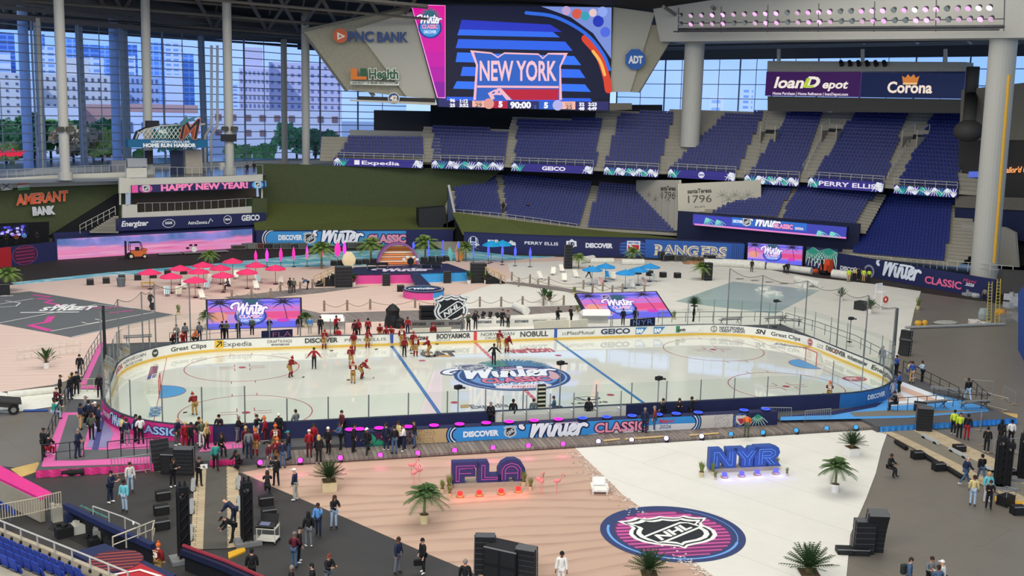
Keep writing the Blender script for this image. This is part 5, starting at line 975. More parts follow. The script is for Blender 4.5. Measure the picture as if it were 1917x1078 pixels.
for x,y0,y1,w_,c,lab in ((279,307,282,1.0,'23242a','dark narrow panel left of the navy poster'),(222,325,300,2.2,'7d8088','grey shelf rack on the concourse left of the terrace'),(256,312,296,3.0,'a9adb2','pale counter hut under the left end of the home run sign'),(415,318,304,.7,'d6d6d0','white notice board by the middle white column')):
    p=VP(x,y0,A7+fw.N*7,B7+fw.N*7);q=VP(x,y1,A7+fw.N*7,B7+fw.N*7);tag(MB().box((p[0],p[1],(p[2] +q[2]) /2),(w_,.8,q[2] -p[2]),rz=math.atan2(fw.U[1],fw.U[0])).build('concourse_stand',mt(c,.6)),lab,'stand')
# seats
# ================================================================ PROPS
BLK=mt('1b1b1d',.55);GRY=mt('8a8b8c',.5,metal=.3);WHT=mt('e9e8e2',.5);WD=mt('c9ad7c',.7);BR=mt('6f5a40',.85)
DZ,BZ=-.05,-.25
def ang(px,py,z=GZ):p=G(px,py,z);return math.atan2(p[1] -CAM[1],p[0] -CAM[0]) -math.pi/2   # turn towards the camera
ORD=['first','second','third','fourth','fifth','sixth','seventh','eighth','ninth','tenth','eleventh','twelfth']
# ---- walkways in front
m=MB();m.prism([(-20.4,BWY),(22.4,BWY),(22.4,-14.92),(-20.4,-14.92)],GZ+.1,BZ);struct(m.build('floor_boardwalk',M_PLANK))
flatpatch('floor_walkway',[(1610,797),(1720,791),(1935,893),(1935,958),(1660,812)],M_WOOD,GZ+.07);flatpatch('floor_walkway_mat',[(1650,800),(1700,801),(1935,915),(1935,938),(1690,816)],mt('7c786c',.8),GZ+.08)
flatpatch('floor_walkway',[(366,851),(387,851),(380,1028),(357,1026)],M_WOOD,GZ+.06);flatpatch('floor_walkway',[(424,872),(446,878),(450,1021),(426,1026)],M_WOOD,GZ+.06);flatpatch('floor_walkway_mat',[(387,851),(424,851),(426,1026),(380,1028)],mt('55544f',.8),GZ+.05)
# painted carpets on the left and right decks
a=ground_art(DZ+.004,0,.7);Pk,Gy='#d868a8','#606266'
for P,c,l in (([(80,864),(118,772),(196,772),(192,752),(206,775),(300,830),(330,856),(330,866),(78,874)],Pk,1),([(101,862),(128,777),(172,776),(150,862)],Gy,2),([(150,862),(158,842),(205,842),(330,838),(330,852)],Gy,2),([(178,770),(205,800),(212,812),(200,838),(162,838),(176,800)],'#8a86b0',3),([(186,772),(196,784),(184,842),(172,842),(182,800)],'#4a4c86',3.5),([(150,720),(187,640),(197,640),(162,720)],Pk,1),([(160,722),(176,722),(197,650),(197,640)],Gy,1.5),([(150,728),(188,728),(188,721),(152,721)],Pk,2),([(125,747),(188,748),(190,730),(130,729)],'#d8d9cf',2),([(385,830),(460,822),(455,838),(372,846)],Pk,1.2)):a.poly([tuple(G(*p,DZ)[:2]) for p in P],c,l)
struct(a.build('floor_carpet',None,.006))
a=ground_art(DZ+.004,0,.7)
for P,c,l in (([(1660,712),(1672,716),(1845,762),(1852,770),(1700,782),(1460,787),(1462,780),(1600,768),(1655,748)],'#4f9ade',1),([(1690,715),(1786,752),(1668,760),(1672,738)],'#dfe6ee',2),([(1686,722),(1764,752),(1742,754),(1682,730)],'#d4b4a4',3),([(1672,740),(1660,752),(1700,750),(1686,738)],'#d4b4a4',3),([(1462,780),(1560,770),(1655,752),(1640,762),(1560,777)],'#262d5a',2),([(1590,772),(1670,768),(1850,768),(1700,778),(1600,780)],'#77746c',2.5)):a.poly([tuple(G(*p,DZ)[:2]) for p in P],c,l)
struct(a.build('floor_carpet',None,.006))
def drape(name,lab,P,z0,z1,col):
    P=[np.array(p,float) for p in P];m=MB();n=40;vs=[]
    L=[0];
    for p,q in zip(P[:-1],P[1:]):L.append(L[-1] +np.linalg.norm(q-p))
    for i in range(n+1):
        t=L[-1] *i/n;j=max(k for k in range(len(P) -1) if L[k] <= t+1e-9);q=P[j] +(P[j+1] -P[j]) *((t-L[j]) /(L[j+1] -L[j]));d=(P[j+1] -P[j]);d=np.array([d[1],-d[0],0]) /np.linalg.norm(d) *(.03+.05*math.sin(i*1.9))
        vs += [tuple(q[:2]) +(z1,),tuple((q+d)[:2]) +((z0+z1) /2,),tuple((q+d*1.8)[:2]) +(z0,)]
    m.add(vs,[f for i in range(n) for f in ((3*i,3*i+1,3*i+4,3*i+3),(3*i+1,3*i+2,3*i+5,3*i+4))]);return tag(m.build(name,mt(col,.6,noise=.15)),lab,'cloth')
drape('skirt_cloth','pink pleated cloth along the front edge of the left deck',[(-33.2,-16.62,0),(-29,-16.62,0),(-24.6,-16.62,0)],GZ+.02,DZ,'#d0347f');drape('skirt_cloth','pink cloth hanging on the near left side of the deck',[(-23.4,-16.62,0),(-21.5,-16.62,0)],GZ+.1,DZ,'#d0347f')
drape('skirt_cloth','long blue cloth along the front of the right deck',[(22.2,-17.93,0),(25,-17.93,0),(28.2,-17.93,0)],GZ+.05,DZ,'#3b8ad2');drape('skirt_cloth','blue cloth under the right corner of the right deck',[(28.8,-17.93,0),(31,-17.93,0),(33.6,-17.93,0)],GZ+.05,DZ,'#2f86dd')
# ---- scorers' table with the big banner
BL,BRt=G(646,838,BZ),G(1455,795,BZ);fb=Flat(BL,BRt,BL+np.array([0,0,.98]));tbl=thing('banner_table','long table faced with the blue Miami 2026 banner along the boardwalk','banner')
m=MB();p=[fb.M(0,0),fb.M(fb.w,0),fb.M(fb.w,fb.h),fb.M(0,fb.h)];q=[x-fb.N*.75 for x in p];m.add(p+q,[(0,1,2,3),(7,6,5,4),(0,4,5,1),(1,5,6,2),(2,6,7,3),(3,7,4,0)]);m.build('table_body',mt('252a50',.6),tbl)
a=fb.art();U=lambda x,f=.5:(fb.uv(x,838-43*(x-646) /809-14)[0],fb.h*f);X=lambda x:U(x)[0];h=fb.h
a.rect(X(838),.02,X(1310) -X(838),h-.04,'#3a93d8',1.5);a.poly([(X(1100),.02),(X(1310),.02),(X(1310),h*.45),(X(1230),h*.5)],'#d9d9da',1.7);a.rect(X(1310),.02,X(1372) -X(1310),h-.04,'#cfc8c0',1.5);a.rect(X(775),.02,X(838) -X(775),h-.04,'#c0a678',1.4)
rng=random.Random(4)
for i in range(260):
    s=rng.uniform(.015,.04);t=rng.random() ** 1.6;x=X(760) +(X(815) -X(760)) *t;y=rng.uniform(.05,h-.05);a.rect(x,y,s,s,'#252a50' if t > .35 else '#c0a678',2);x=X(1385) -(X(1385) -X(1335)) *t;a.rect(x,y,s,s,'#cfc8c0' if t < .4 else '#3a4474',2)
for q,c in ((.42,'#1f2850'),(.52,'#e4ecf4'),(.6,'#1f2850'),(.7,'#6fb2e4'),(.78,'#1f2850')):a.ring(X(858),h/2,q,.09,c,2,a0=110,a1=250);a.ring(X(1290),h/2,q+.1,.09,c,2,a0=-70,a1=70)
a.text('DISCOVER',X(867),h*.32,X(934) -X(867),h*.36,'#eef4f8',4,bold=.06);a.shield(X(955),h*.5,h*.46,4);a.winter(X(974),h*.12,X(1106) -X(974),'#eef2f8','#1c2850',4,bar='#c8b8cc',k=.82);a.text('CLASSIC',X(1113),h*.15,X(1212) -X(1113),h*.66,'#ee9ab0',6,bold=.03,out='#4a1a3c',ow=.07)
a.text('Miami',X(1232),h*.58,X(1262) -X(1232),h*.3,'#c8485a',4,shear=.35,bold=.02);a.text('2026',X(1234),h*.18,X(1256) -X(1234),h*.26,'#2f5a90',4,shear=.2)
e=(X(694),h*.45);a.frond(e[0] +.3,e[1] +.1,.85,195,'#2c9a78',3,7,60);a.frond(e[0] +.5,e[1],.8,-80,'#2c9a78',3,8,50);a.disc(X(714),h*.5,.5,'#4a1f44',2.5,ry=.48);a.ring(X(1387),h*.5,.55,.08,'#3f6ac0',2.5,ry=.48);a.poly([(X(1387) -.4,h*.85),(X(1387) +.4,h*.85),(X(1387) +.4,h*.4),(X(1387),h*.1),(X(1387) -.4,h*.4)],'#d8d4d0',3);a.poly([(X(1387) -.3,h*.62),(X(1387) +.3,h*.62),(X(1387) +.3,h*.4),(X(1387),h*.18)],'#b83848',4);a.frond(X(1418),h*.8,.95,-90,'#dfe8e4',3,8,60);a.frond(X(1418),h*.85,.7,-90,'#2c9a78',4,8,60)
a.build('banner_print',tbl,.008)
ups=[(656,'p'),(674,'p'),(711,'p'),(765,'p'),(814,'p'),(862,'p'),(912,'p'),(955,'p'),(1002,'p'),(1047,'p'),(1093,'b'),(1138,'b'),(1186,'b'),(1235,'b'),(1269,'b'),(1310,'b'),(1396,'b'),(1437,'b')]
def uplight(c,label):
    g=thing('uplight',label,'light',(0,0,0),0,'lights on the banner table');m=MB();m.lathe([(.3,0),(.34,.05),(.34,.1),(.3,.12)],n=16);m.build('lamp_body',mt('2a2430',.5),g);m=MB();m.lathe([(.32,.121),(.32,.14)],n=18);m.build('lamp_lens',mt(c,.4,2.6,noise=0),g);m=MB();m.lathe([(.18,.142),(.18,.15)],n=12);m.build('lamp_core',mt(c,.4,1.2,noise=0),g);return g
UP={'p':uplight('f01cc0','x'),'b':uplight('2f48ff','x')};seen={'p':0,'b':0}
for x,c in ups:
    u=X(x);p=fb.M(u,h+.001,-.35);n=seen[c];seen[c] += 1;lab=f'flat {"magenta" if c == "p" else "blue"} glowing lamp on the banner table, {ORD[n]} {"magenta" if c == "p" else "blue"} one from the left'
    o=UP[c] if n == 0 else dup(UP[c]);o.location=p;o['label'] =lab
# ---- moving heads on the ground along the boardwalk
def floorlight(c,em,label):
    g=thing('floor_light',label,'light',(0,0,0),0,'lamps along the boardwalk front');m=MB();m.box((0,0,.06),(.34,.3,.12));m.build('base',BLK,g);m=MB();m.box((-.17,0,.22),(.05,.12,.26));m.box((.17,0,.22),(.05,.12,.26));m.build('yoke',BLK,g)
    m=MB();m.bar((0,.16,.26),(0,-.12,.3),.15,12,.17);hd=m.build('head',BLK,g);m=MB();m.bar((0,-.121,.3),(0,-.135,.302),.155,14);l=m.build('lens',mt(c,.3,em,noise=0),hd);return g
FLS={'p':floorlight('ff2fb8',5,'x'),'b':floorlight('a8a4ff',4,'x'),'k':floorlight('3f9ade',1.4,'x')};seen=dict(p=0,b=0,k=0)
def blight(name,loc,col,e,r=.1):
    l=bpy.data.lights.new(name,'POINT');l.energy=e;l.color=col;l.shadow_soft_size=r;o=bpy.data.objects.new(name,l);COL.objects.link(o);o.location=loc
for x,y,c in [(487,873,'p'),(562,869,'p'),(637,864,'p'),(712,859,'p'),(782,855,'p'),(851,850,'p'),(923,845,'p'),(989,841,'p'),(1054,838,'p'),(1120,833,'b'),(1182,830,'b'),(1247,827,'b'),(1313,823,'b'),(1368,819,'k'),(1428,816,'k'),(1490,812,'k'),(1547,808,'k'),(1602,806,'k')]:
    n=seen[c];seen[c] += 1;w=dict(p='pink lit',b='lilac lit',k='dim blue')[c];o=FLS[c] if n == 0 else dup(FLS[c]);o.location=G(x,y,GZ+.04);o.rotation_euler=(0,0,ang(x,y));o['label'] =f'{w} lamp before the boardwalk, {ORD[n]} {w} one from the left'
    if c == 'p':blight('lamp_glow',tuple(G(x,y+6,GZ+.45)),(1,.1,.6),7)
# ---- FLA and NYR letter blocks
FLAS=[[(0,0),(0,1),(.92,1),(1.0,.92),(1.0,.78),(.42,.78),(.42,.62),(.85,.62),(.85,.36),(.42,.36),(.42,0)],[(1.02,0),(1.02,1),(1.36,1),(1.4,.9),(1.4,.32),(1.9,.32),(1.9,0)],[(1.85,0),(1.85,.62),(1.98,.9),(2.2,1.05),(2.5,1.05),(2.72,.9),(2.86,.62),(2.86,0),(2.5,0),(2.5,.25),(2.2,.25),(2.2,0)]]
FNE=[[(.12,.1),(.12,.86),(.85,.86),(.85,.8)],[(.24,.1),(.24,.72),(.8,.72)],[(.24,.48),(.72,.48)],[(1.14,.86),(1.14,.14),(1.78,.14)],[(1.27,.86),(1.27,.24),(1.78,.24)],[(1.97,.1),(1.97,.6),(2.1,.82),(2.35,.92),(2.6,.82),(2.74,.6),(2.74,.1)],[(2.1,.1),(2.1,.58),(2.2,.72),(2.35,.78),(2.5,.72),(2.61,.58),(2.61,.1)],[(2.1,.42),(2.61,.42)],[(.12,.1),(.24,.1)],[(.85,.86),(.85,.72)],[(1.14,.86),(1.27,.86)],[(1.78,.14),(1.78,.24)]]
NYS=[[(0,0),(0,1),(.4,1),(.68,.5),(.68,1),(1.02,1),(1.02,0),(.66,0),(.36,.5),(.36,0)],[(1.0,1),(1.36,1),(1.52,.72),(1.66,1),(2.0,1),(1.74,.45),(1.74,0),(1.36,0),(1.36,.45)],[(1.9,0),(1.9,1.04),(2.6,1.04),(2.82,.94),(2.88,.72),(2.8,.5),(2.68,.42),(2.95,0),(2.56,0),(2.36,.34),(2.3,.34),(2.3,0)]]
NNE=[[(.12,.1),(.12,.86),(.32,.86),(.78,.14),(.9,.14),(.9,.86)],[(.24,.1),(.24,.66)],[(.78,.86),(.78,.4)],[(1.14,.88),(1.44,.42),(1.44,.1)],[(1.28,.88),(1.52,.54),(1.74,.88)],[(1.88,.88),(1.62,.42),(1.62,.1)],[(2.04,.1),(2.04,.92),(2.54,.92),(2.72,.8),(2.72,.6),(2.56,.46),(2.2,.46)],[(2.17,.1),(2.17,.8),(2.5,.8),(2.6,.7),(2.5,.58),(2.17,.58)],[(2.45,.46),(2.72,.1)],[(2.3,.46),(2.56,.1)]]
def grow(P,d):
    n=len(P);o=[]
    for i in range(n):
        a_,b_,c_=(np.array(P[k % n],float) for k in (i-1,i,i+1));u=(b_-a_) /np.linalg.norm(b_-a_);v=(c_-b_) /np.linalg.norm(c_-b_);k=np.array([-u[1],u[0]]) +np.array([-v[1],v[0]]);k /= max(.6,np.linalg.norm(k) ** 2/2);o.append((b_+k*d,b_))
    ar=sum(P[i][0] *P[(i+1) % n][1] -P[(i+1) % n][0] *P[i][1] for i in range(n));return [tuple(q if ar < 0 else 2*b_-q) for q,b_ in o]
def letters(name,label,pl,pr,ph,polys,neon,cb,cn,lampc,lamps):
    A_,B_=G(*pl),G(*pr);w=np.linalg.norm(B_-A_);s=w/2.9;g=thing(name,label,'sign',tuple(A_+[0,0,.3]),math.atan2(B_[1] -A_[1],B_[0] -A_[0]));hh=ph/s;T=Matrix.Rotation(R(90),4,'X')
    for nm,P,c in zip(name.split('_')[0],polys,range(9)):
        m=MB();m.prism([(x*s,y*s*hh) for x,y in grow(P,.05)],0,.55);m.v=[(v[0],-v[2] +.55,v[1]) for v in m.v];m.f=[f for f in m.f];o=m.build('letter',mt(cb,.5),g);b=o.modifiers.new('soft','BEVEL');b.width=.04;b.segments=2
        
    m=MB()
    for P in neon:m.tube([(x*s,-.02,y*s*hh) for x,y in spline(P,1)],.012,6)
    m.build('neon_tube',mt(cn,.4,1.1,noise=0),g);m=MB();m.box((w/2,.35,-.16),(w*.98,.8,.3));m.build('plinth',mt('a99f90',.7),g);d=(B_-A_) /w
    for i,(x,y) in enumerate(lamps):
        p=G(x,y);l=thing('lamp_pot',f'{"red" if lampc[0] > .5 else "blue"} glowing lamp in front of the {"FLA" if lampc[0] > .5 else "NYR"} letters, {ORD[i]} from the left','light',tuple(p),0,None);m=MB();m.lathe([(.2,0),(.24,.1),(.22,.16)],n=12);m.build('base',mt('a98d5c',.7),l)
        m=MB();m.lathe([(.15,.16),(.17,.3),(.12,.36)],n=12);m.build('lamp_head',mt('ff2a2a' if lampc[0] > .5 else '4a4aff',.4,2.5,noise=0),l);blight('lamp_glow',tuple(p+np.array([0,-.35,.28])),lampc,16,.08)
letters('fla_letters','big navy FLA letters outlined in pink neon on the sand',(848,914),(982,909),1.22,FLAS,FNE,'343a70','e45aa8',(1,.05,.03),((861,931),(897,929),(938,926),(970,922)))
letters('nyr_letters','big blue NYR letters outlined in pale neon on the snow',(1330,886),(1457,880),1.2,NYS,NNE,'37579c','6fa6f0',(.12,.1,1),((1356,895),(1388,893),(1417,890),(1452,888)))
# ---- round NHL floor emblem
ce=G(1258.5,998);rx=np.linalg.norm(G(1394,999) -G(1124,984)) /2;th=math.atan2(*(G(1325,985) -G(1190,990))[[1,0]]) +R(2)
class RA:pass
a=Art(lambda u,v,n:(ce[0] +u*math.cos(th) -v*math.sin(th),ce[1] +u*math.sin(th) +v*math.cos(th),GZ+.045+n),None,0,.6);k_=rx
a.disc(0,0,k_,'#32406e',1,n=56);a.disc(0,0,k_*.8,'#6a2f66',1.5,n=48);a.ring(0,0,k_*.89,.14,'#6fa4ea',2,a0=155,a1=330,n=50);a.ring(0,0,k_*.89,.05,'#6fa4ea',2,a0=-30,a1=60)
for i in range(14):
    y=k_*(.74-i*.115);w2=math.sqrt(max(0,(k_*.8) ** 2-y*y)) *.98;hh=k_*(.085-.004*i);a.rect(-w2,y-hh,2*w2,hh,'#c85a9a' if i else '#b85090',2)
a.shield(0,.02,k_*.6,3,rot=-.02,asp=1.08);tag(a.build('floor_emblem',None,.004),'round navy and pink floor emblem with a black shield on the sand','floor emblem')
# ---- plants
def leafstrip(m,base,tip,w,droop,up,n=6):
    B,T=Vector(base),Vector(tip);d=T-B;s=Vector((-d.y,d.x,0));s=s.normalized() *w if s.length > 1e-4 else Vector((w,0,0));L=[];
    for i in range(n+1):t=i/n;c=B+d*t+Vector((0,0,up*math.sin(math.pi*min(1,t*1.15)) -droop*t*t));L.append((c,s*(math.sin(math.pi*(.12+.86*t)))))
    m.add([p for c,q in L for p in (c-q,c+q)],[(2*i,2*i+1,2*i+3,2*i+2) for i in range(n)]);return L
def frondmesh(m,base,az,L,el,droop,rng,leaf=.25,pairs=11,wd=.022):
    d=Vector((math.cos(az) *math.cos(el),math.sin(az) *math.cos(el),math.sin(el)));pts=[]
    for i in range(pairs+2):t=i/(pairs+1);pts.append(Vector(base) +d*L*t-Vector((0,0,droop*t*t)))
    for a_,b_ in zip(pts[:-1],pts[1:]):m.bar(a_,b_,.012,3)
    for i in range(1,len(pts)):
        t=(pts[i] -pts[i-1]).normalized();s=t.cross(Vector((0,0,1)));s=s.normalized() if s.length > .01 else Vector((1,0,0));q=leaf*math.sin(math.pi*(.18+.75*i/len(pts)))
        for sg in (-1,1):e=pts[i] +s*sg*q+t*q*.7-Vector((0,0,q*.35));o=t*wd;m.add([pts[i] -o,pts[i] +o,e],[(0,1,2)])
def potmesh(kind,r,h,g,col):
    m=MB()
    if kind == 'sq':m.box((0,0,h/2),(2*r,2*r,h),taper=1.06);m.k=1;m.box((0,0,h+.01),(1.85*r,1.85*r,.05))
    else:m.lathe([(r*.78,0),(r,h),(r*.93,h),(r*.9,h*.93)],n=16);m.k=1;m.lathe([(r*.9,h*.92),(r*.88,h*.94)],n=14)
    m.build('pot',[mt(col,.6),mt('5c4a34',.9)],g)
PL={}
def plant(kind,H,pr=.3,phh=.4,pcol='ddd3b8',pot='rd'):
    k=(kind,round(H,2),pr,phh,pcol,pot)
    rng=random.Random(len(PL) +3);g=thing('potted_' +dict(cycad='cycad',palm='palm',grass='grass',bush='shrub')[kind],'x','plant');z=phh
    if pr:potmesh(pot,pr,phh,g,pcol)
    m=MB();t=MB()
    if kind == 'cycad':
        t.lathe([(.12,z),(.14,z+.15),(.08,z+.25)],n=10);q=H-z
        for i in range(54):az=i*2.4;el=R(80-70*(i/54));frondmesh(m,(0,0,z+.2),az,q*rng.uniform(1.0,1.25),el,q*.12,rng,.13*q/.8+.05,10,.02)
        c='2f4a28'
    elif kind == 'palm':
        th=z+(H-z) *.5;t.bar((0,0,z-.05),(.03,.02,th),.07*max(1,H/2.4),8,.05*max(1,H/2.4));q=(H-z) *(.62 if H < 4 else .46)
        for i in range(36):az=i*2.4+rng.uniform(-.2,.2);el=R(82-84*(i/36));frondmesh(m,(.03,.02,th),az,q*rng.uniform(.85,1.1),el,q*.55,rng,.26*q,14,.036*max(1,q/1.2))
        c='4a6438' if H < 4 else '76904a'
    elif kind == 'bush':
        for i in range(40):
            az=i*2.4;el=R(rng.uniform(15,85));L=(H-z) *rng.uniform(.55,1.0);d=Vector((math.cos(az) *math.cos(el),math.sin(az) *math.cos(el),math.sin(el))) *L;t.bar((0,0,z),tuple(d*.6+Vector((0,0,z))),.012,3);leafstrip(m,tuple(d*.45+Vector((0,0,z))),tuple(d+Vector((0,0,z))),.07,.1,.04,5)
        c='34552e'
    else:
        for i in range(70):az=rng.uniform(0,6.28);r=rng.uniform(.1,.4) *(H-z);leafstrip(m,(.05*math.cos(az),.05*math.sin(az),z),(r*math.cos(az),r*math.sin(az),z+(H-z) *rng.uniform(.6,1)),.012,.06,.03,5)
        t.lathe([(.08,z-.04),(.1,z+.06)],n=8);c='7a8a48'
    m.build('foliage',mt(c,.8,noise=.25,scale=4),g);t.build('stem',mt('7a6648',.9),g);return g
def putplants(kind,args,L,z=GZ+.03):
    src=None
    for i,(x,y,H,lab) in enumerate(L):
        if src is None:src=plant(kind,*args);o=src;o['label'] =lab
        else:o=dup(src,label=lab)
        o.location=G(x,y,z);o.rotation_euler=(0,0,i*1.3);s=H/args[0];o.scale=(s,s,s)
putplants('cycad',(1.35,.36,.5,'d8c9a0','sq'),[(616,917,1.5,'cycad in a square cream planter on the sand, left of the tall palm'),(1214,1094,1.5,'cycad cut by the bottom edge under the round floor emblem')]);putplants('cycad',(1.36,.36,.5,'e9e7e0','sq'),[(1594,851,1.4,'cycad in a low white planter at the top of the snow tarp'),(1512,1096,1.8,'cycad cut by the bottom edge on the snow tarp'),(1299,581,1.4,'cycad in a white box planter beside the pale pond')])
putplants('palm',(2.5,.27,.5,'d8cda0','rd'),[(794,979,2.55,'tall feathery palm in a cream pot on the sand'),(388,616,2.2,'palm in front of the left sunset screen'),(573,612,1.8,'palm at the right end of the left sunset screen')])
putplants('palm',(2.51,.27,.5,'e9e7e0','rd'),[(1563,920,2.45,'feathery palm in a white pot on the snow tarp')])
putplants('palm',(4.4,0,.0,'d8cda0','rd'),[(694,492,5.0,'tall palm behind the stage left of the striped arch'),(796,489,5.2,'tall palm behind the stage right of the striped arch'),(872,489,4.0,'palm beside the upright surfboards'),(602,503,5.2,'leaning tall palm among the pink surfboard lights'),(392,500,3.2,'broad palm behind the pink umbrellas'),(1083,503,3.0,'palm by the tall speaker behind the white chairs'),(1185,494,3.4,'palm in front of the red New York shield on the wall'),(1314,524,3.4,'palm in a white box beside the black speaker stack'),(16,546,4.0,'large palm cut by the left edge beyond the court')])
putplants('bush',(1.6,.22,.4,'ece9e0','rd'),[(87,689,2.0,'leafy shrub in a cream pot by the white folding rails'),(629,535,2.0,'shrub in a cream pot left of the stage speaker'),(662,535,1.9,'shrub in a cream pot right of the stage speaker'),(878,531,1.9,'shrub in a white pot left of the right stage speaker'),(910,531,1.9,'shrub in a white pot right of the right stage speaker'),(1018,566,2.0,'left one of two leafy shrubs behind the rope fence'),(1028,570,2.0,'right one of two leafy shrubs behind the rope fence'),(1574,562,1.8,'shrub in a white pot on the white field right of the pond'),(1628,586,2.0,'shrub in a white pot beside the lifeguard chair')])
putplants('grass',(.9,.14,.25,'cdbf96','rd'),[(828,922,.9,'potted grass standing leftmost beside the FLA letters'),(841,918,1.1,'taller potted grass touching the F of the FLA letters'),(842,929,.75,'small potted grass in front of the F'),(980,910,1.1,'tall dry grass behind the A of the FLA letters'),(993,917,.85,'small potted grass right of the FLA letters'),(1313,892,1.1,'tall dry grass left of the NYR letters'),(1334,889,.9,'potted grass against the N of the NYR letters'),(1339,897,.6,'small potted grass in front of the N'),(1453,878,.9,'dry grass behind the R of the NYR letters'),(1473,890,.6,'low potted grass right of the NYR letters'),(334,590,1.3,'potted grass beside the corner of the grey court'),(1262,598,1.1,'potted grass at the corner of the right sunset screen'),(1075,552,1.2,'dry grass in a white pot on the far boardwalk'),(1080,584,.9,'dry grass left of the right sunset screen'),(1718,579,1.6,'yellow green plant at the edge of the white field')])
# ---- umbrellas
def umbrella(c,label,grp):
    g=thing('beach_umbrella',label,'umbrella',(0,0,0),0,grp);m=MB();n=8;top=(0,0,2.42);rim=[(1.3*math.cos(2*math.pi*i/n),1.3*math.sin(2*math.pi*i/n),1.95) for i in range(n)];low=[(x*1.01,y*1.01,z-.14) for x,y,z in rim]
    m.add([top] +rim+low,[(0,i+1,(i+1) % n+1) for i in range(n)] +[(i+1,n+1+i,n+1+(i+1) % n,(i+1) % n+1) for i in range(n)]);m.build('canopy',mt(c,.6,noise=.05),g);m=MB();m.bar((0,0,.05),(0,0,2.5),.03,8);m.build('pole',mt('4a4440',.5),g);m=MB();m.lathe([(.3,0),(.3,.05),(.06,.1)],n=12);m.build('base',BLK,g)
    m=MB();[m.bar((0,0,2.2),(x*.95,y*.95,1.97),.012,3) for x,y,z in rim];m.build('rib',GRY,g);return g
def many(src,L,rot=lambda i,x,y:i*1.1,z=GZ+.04):
    for i,(x,y,lab) in enumerate(L):o=src if i == 0 else dup(src);o.location=G(x,y,z);o.rotation_euler=(0,0,rot(i,x,y));o['label'] =lab
many(umbrella('ee3d72','x','pink umbrellas on the beach'),[(281,541,'leftmost pink umbrella, over the yellow table'),(321,549,'pink umbrella above the two striped deck chairs'),(338,533,'pink umbrella behind the leftmost three'),(381,526,'paler pink umbrella in front of the broad palm'),(372,539,'pink umbrella in the middle of the left cluster'),(366,557,'front pink umbrella, nearest to the left sunset screen'),(413,532,'pink umbrella right of the paler one'),(418,547,'pink umbrella over the person with the dark chair'),(436,518,'topmost pink umbrella with a fringed rim'),(463,540,'pink umbrella left of the two rightmost ones'),(479,526,'second pink umbrella from the right'),(516,532,'rightmost pink umbrella on the beach')])
many(umbrella('2f93d6','x','blue umbrellas on the snow'),[(1133,527,'blue umbrella in the middle back, over the red striped chair'),(1108,533,'leftmost blue umbrella of the five'),(1170,540,'front blue umbrella, nearest to the rope fence'),(1194,534,'blue umbrella second from the right'),(1216,527,'rightmost blue umbrella on the snow')])
for x,y,lab in ((919,492,'left one of the two tall blue umbrellas before the navy wall'),(940,491,'right one of the two tall blue umbrellas before the navy wall')):o=umbrella('1fa0d8',lab,None);o.location=G(x,y);o.scale=(1.0,1.0,1.35)
# ---- deck chairs
def chair(c1,c2,label):
    g=thing('deck_chair',label,'chair',(0,0,0),0,'deck chairs');m=MB();n=6;P0,P1,P2=(0,-.55,.3),(0,.25,.22),(0,.7,.95)
    for i in range(n):
        x0,x1=-.27+.54*i/n,-.27+.54*(i+1) /n;m.k=i % 2;m.add([(x0,-.55,.32),(x1,-.55,.32),(x1,.2,.22),(x0,.2,.22),(x1,.68,.98),(x0,.68,.98)],[(0,1,2,3),(3,2,4,5)])
    m.build('sling',[mt(c1,.8),mt(c2,.8)],g);m=MB()
    for sx in (-.3,.3):m.bar((sx,-.6,.33),(sx,.25,.2),.03,4);m.bar((sx,.15,.15),(sx,.72,1.02),.03,4)
    m.bar((-.3,.72,1.02),(.3,.72,1.02),.03,4);m.build('frame',WHT,g)
    for sx in (-.3,.3):
        for y in (-.5,.45):mm=MB();mm.bar((sx,y,0),(sx,y*.8,.35),.028,4);mm.build('leg',WHT,g)
    return g
wc=chair('ece8da','ece8da','x');rotc=lambda i,x,y:(0.1,.5,-.4,.2,-.2,.35)[i % 6]
many(wc,[(345,541,'white deck chair behind the two striped ones'),(381,560,'white deck chair beside the front pink umbrella'),(390,530,'white deck chair under the middle pink umbrella'),(428,536,'white deck chair behind the seated person'),(441,522,'white deck chair below the topmost pink umbrella'),(482,542,'white deck chair nearest the left one of two dark figures'),(526,532,'white deck chair right of the rightmost pink umbrella'),(1015,523,'leftmost white deck chair on the snow'),(1035,515,'second white deck chair on the snow'),(1054,510,'white deck chair farthest back on the snow'),(1057,527,'front white deck chair of the left group on the snow'),(1081,520,'white deck chair before the person among blue umbrellas'),(1186,540,'white deck chair right of the front blue umbrella'),(1229,527,'rightmost white deck chair on the snow'),(1148,524,'white deck chair beside the blue one')],rotc)
many(chair('e8eae6','2f8fa8','x'),[(313,554,'teal striped deck chair under the second pink umbrella'),(486,529,'teal striped deck chair on the right of the beach'),(385,541,'teal striped deck chair in the middle of the left umbrellas')],rotc);many(chair('ece4dc','c03a3a','x'),[(1127,535,'red striped chair left of the front blue umbrella'),(1210,535,'red striped deck chair under the rightmost blue umbrella')],rotc);many(chair('2f8fd0','2f8fd0','x'),[(1139,522,'bright blue deck chair among the blue umbrellas')],rotc);many(chair('e4ddc4','b8b09a','x'),[(335,554,'beige deck chair right of the teal striped one')],rotc)
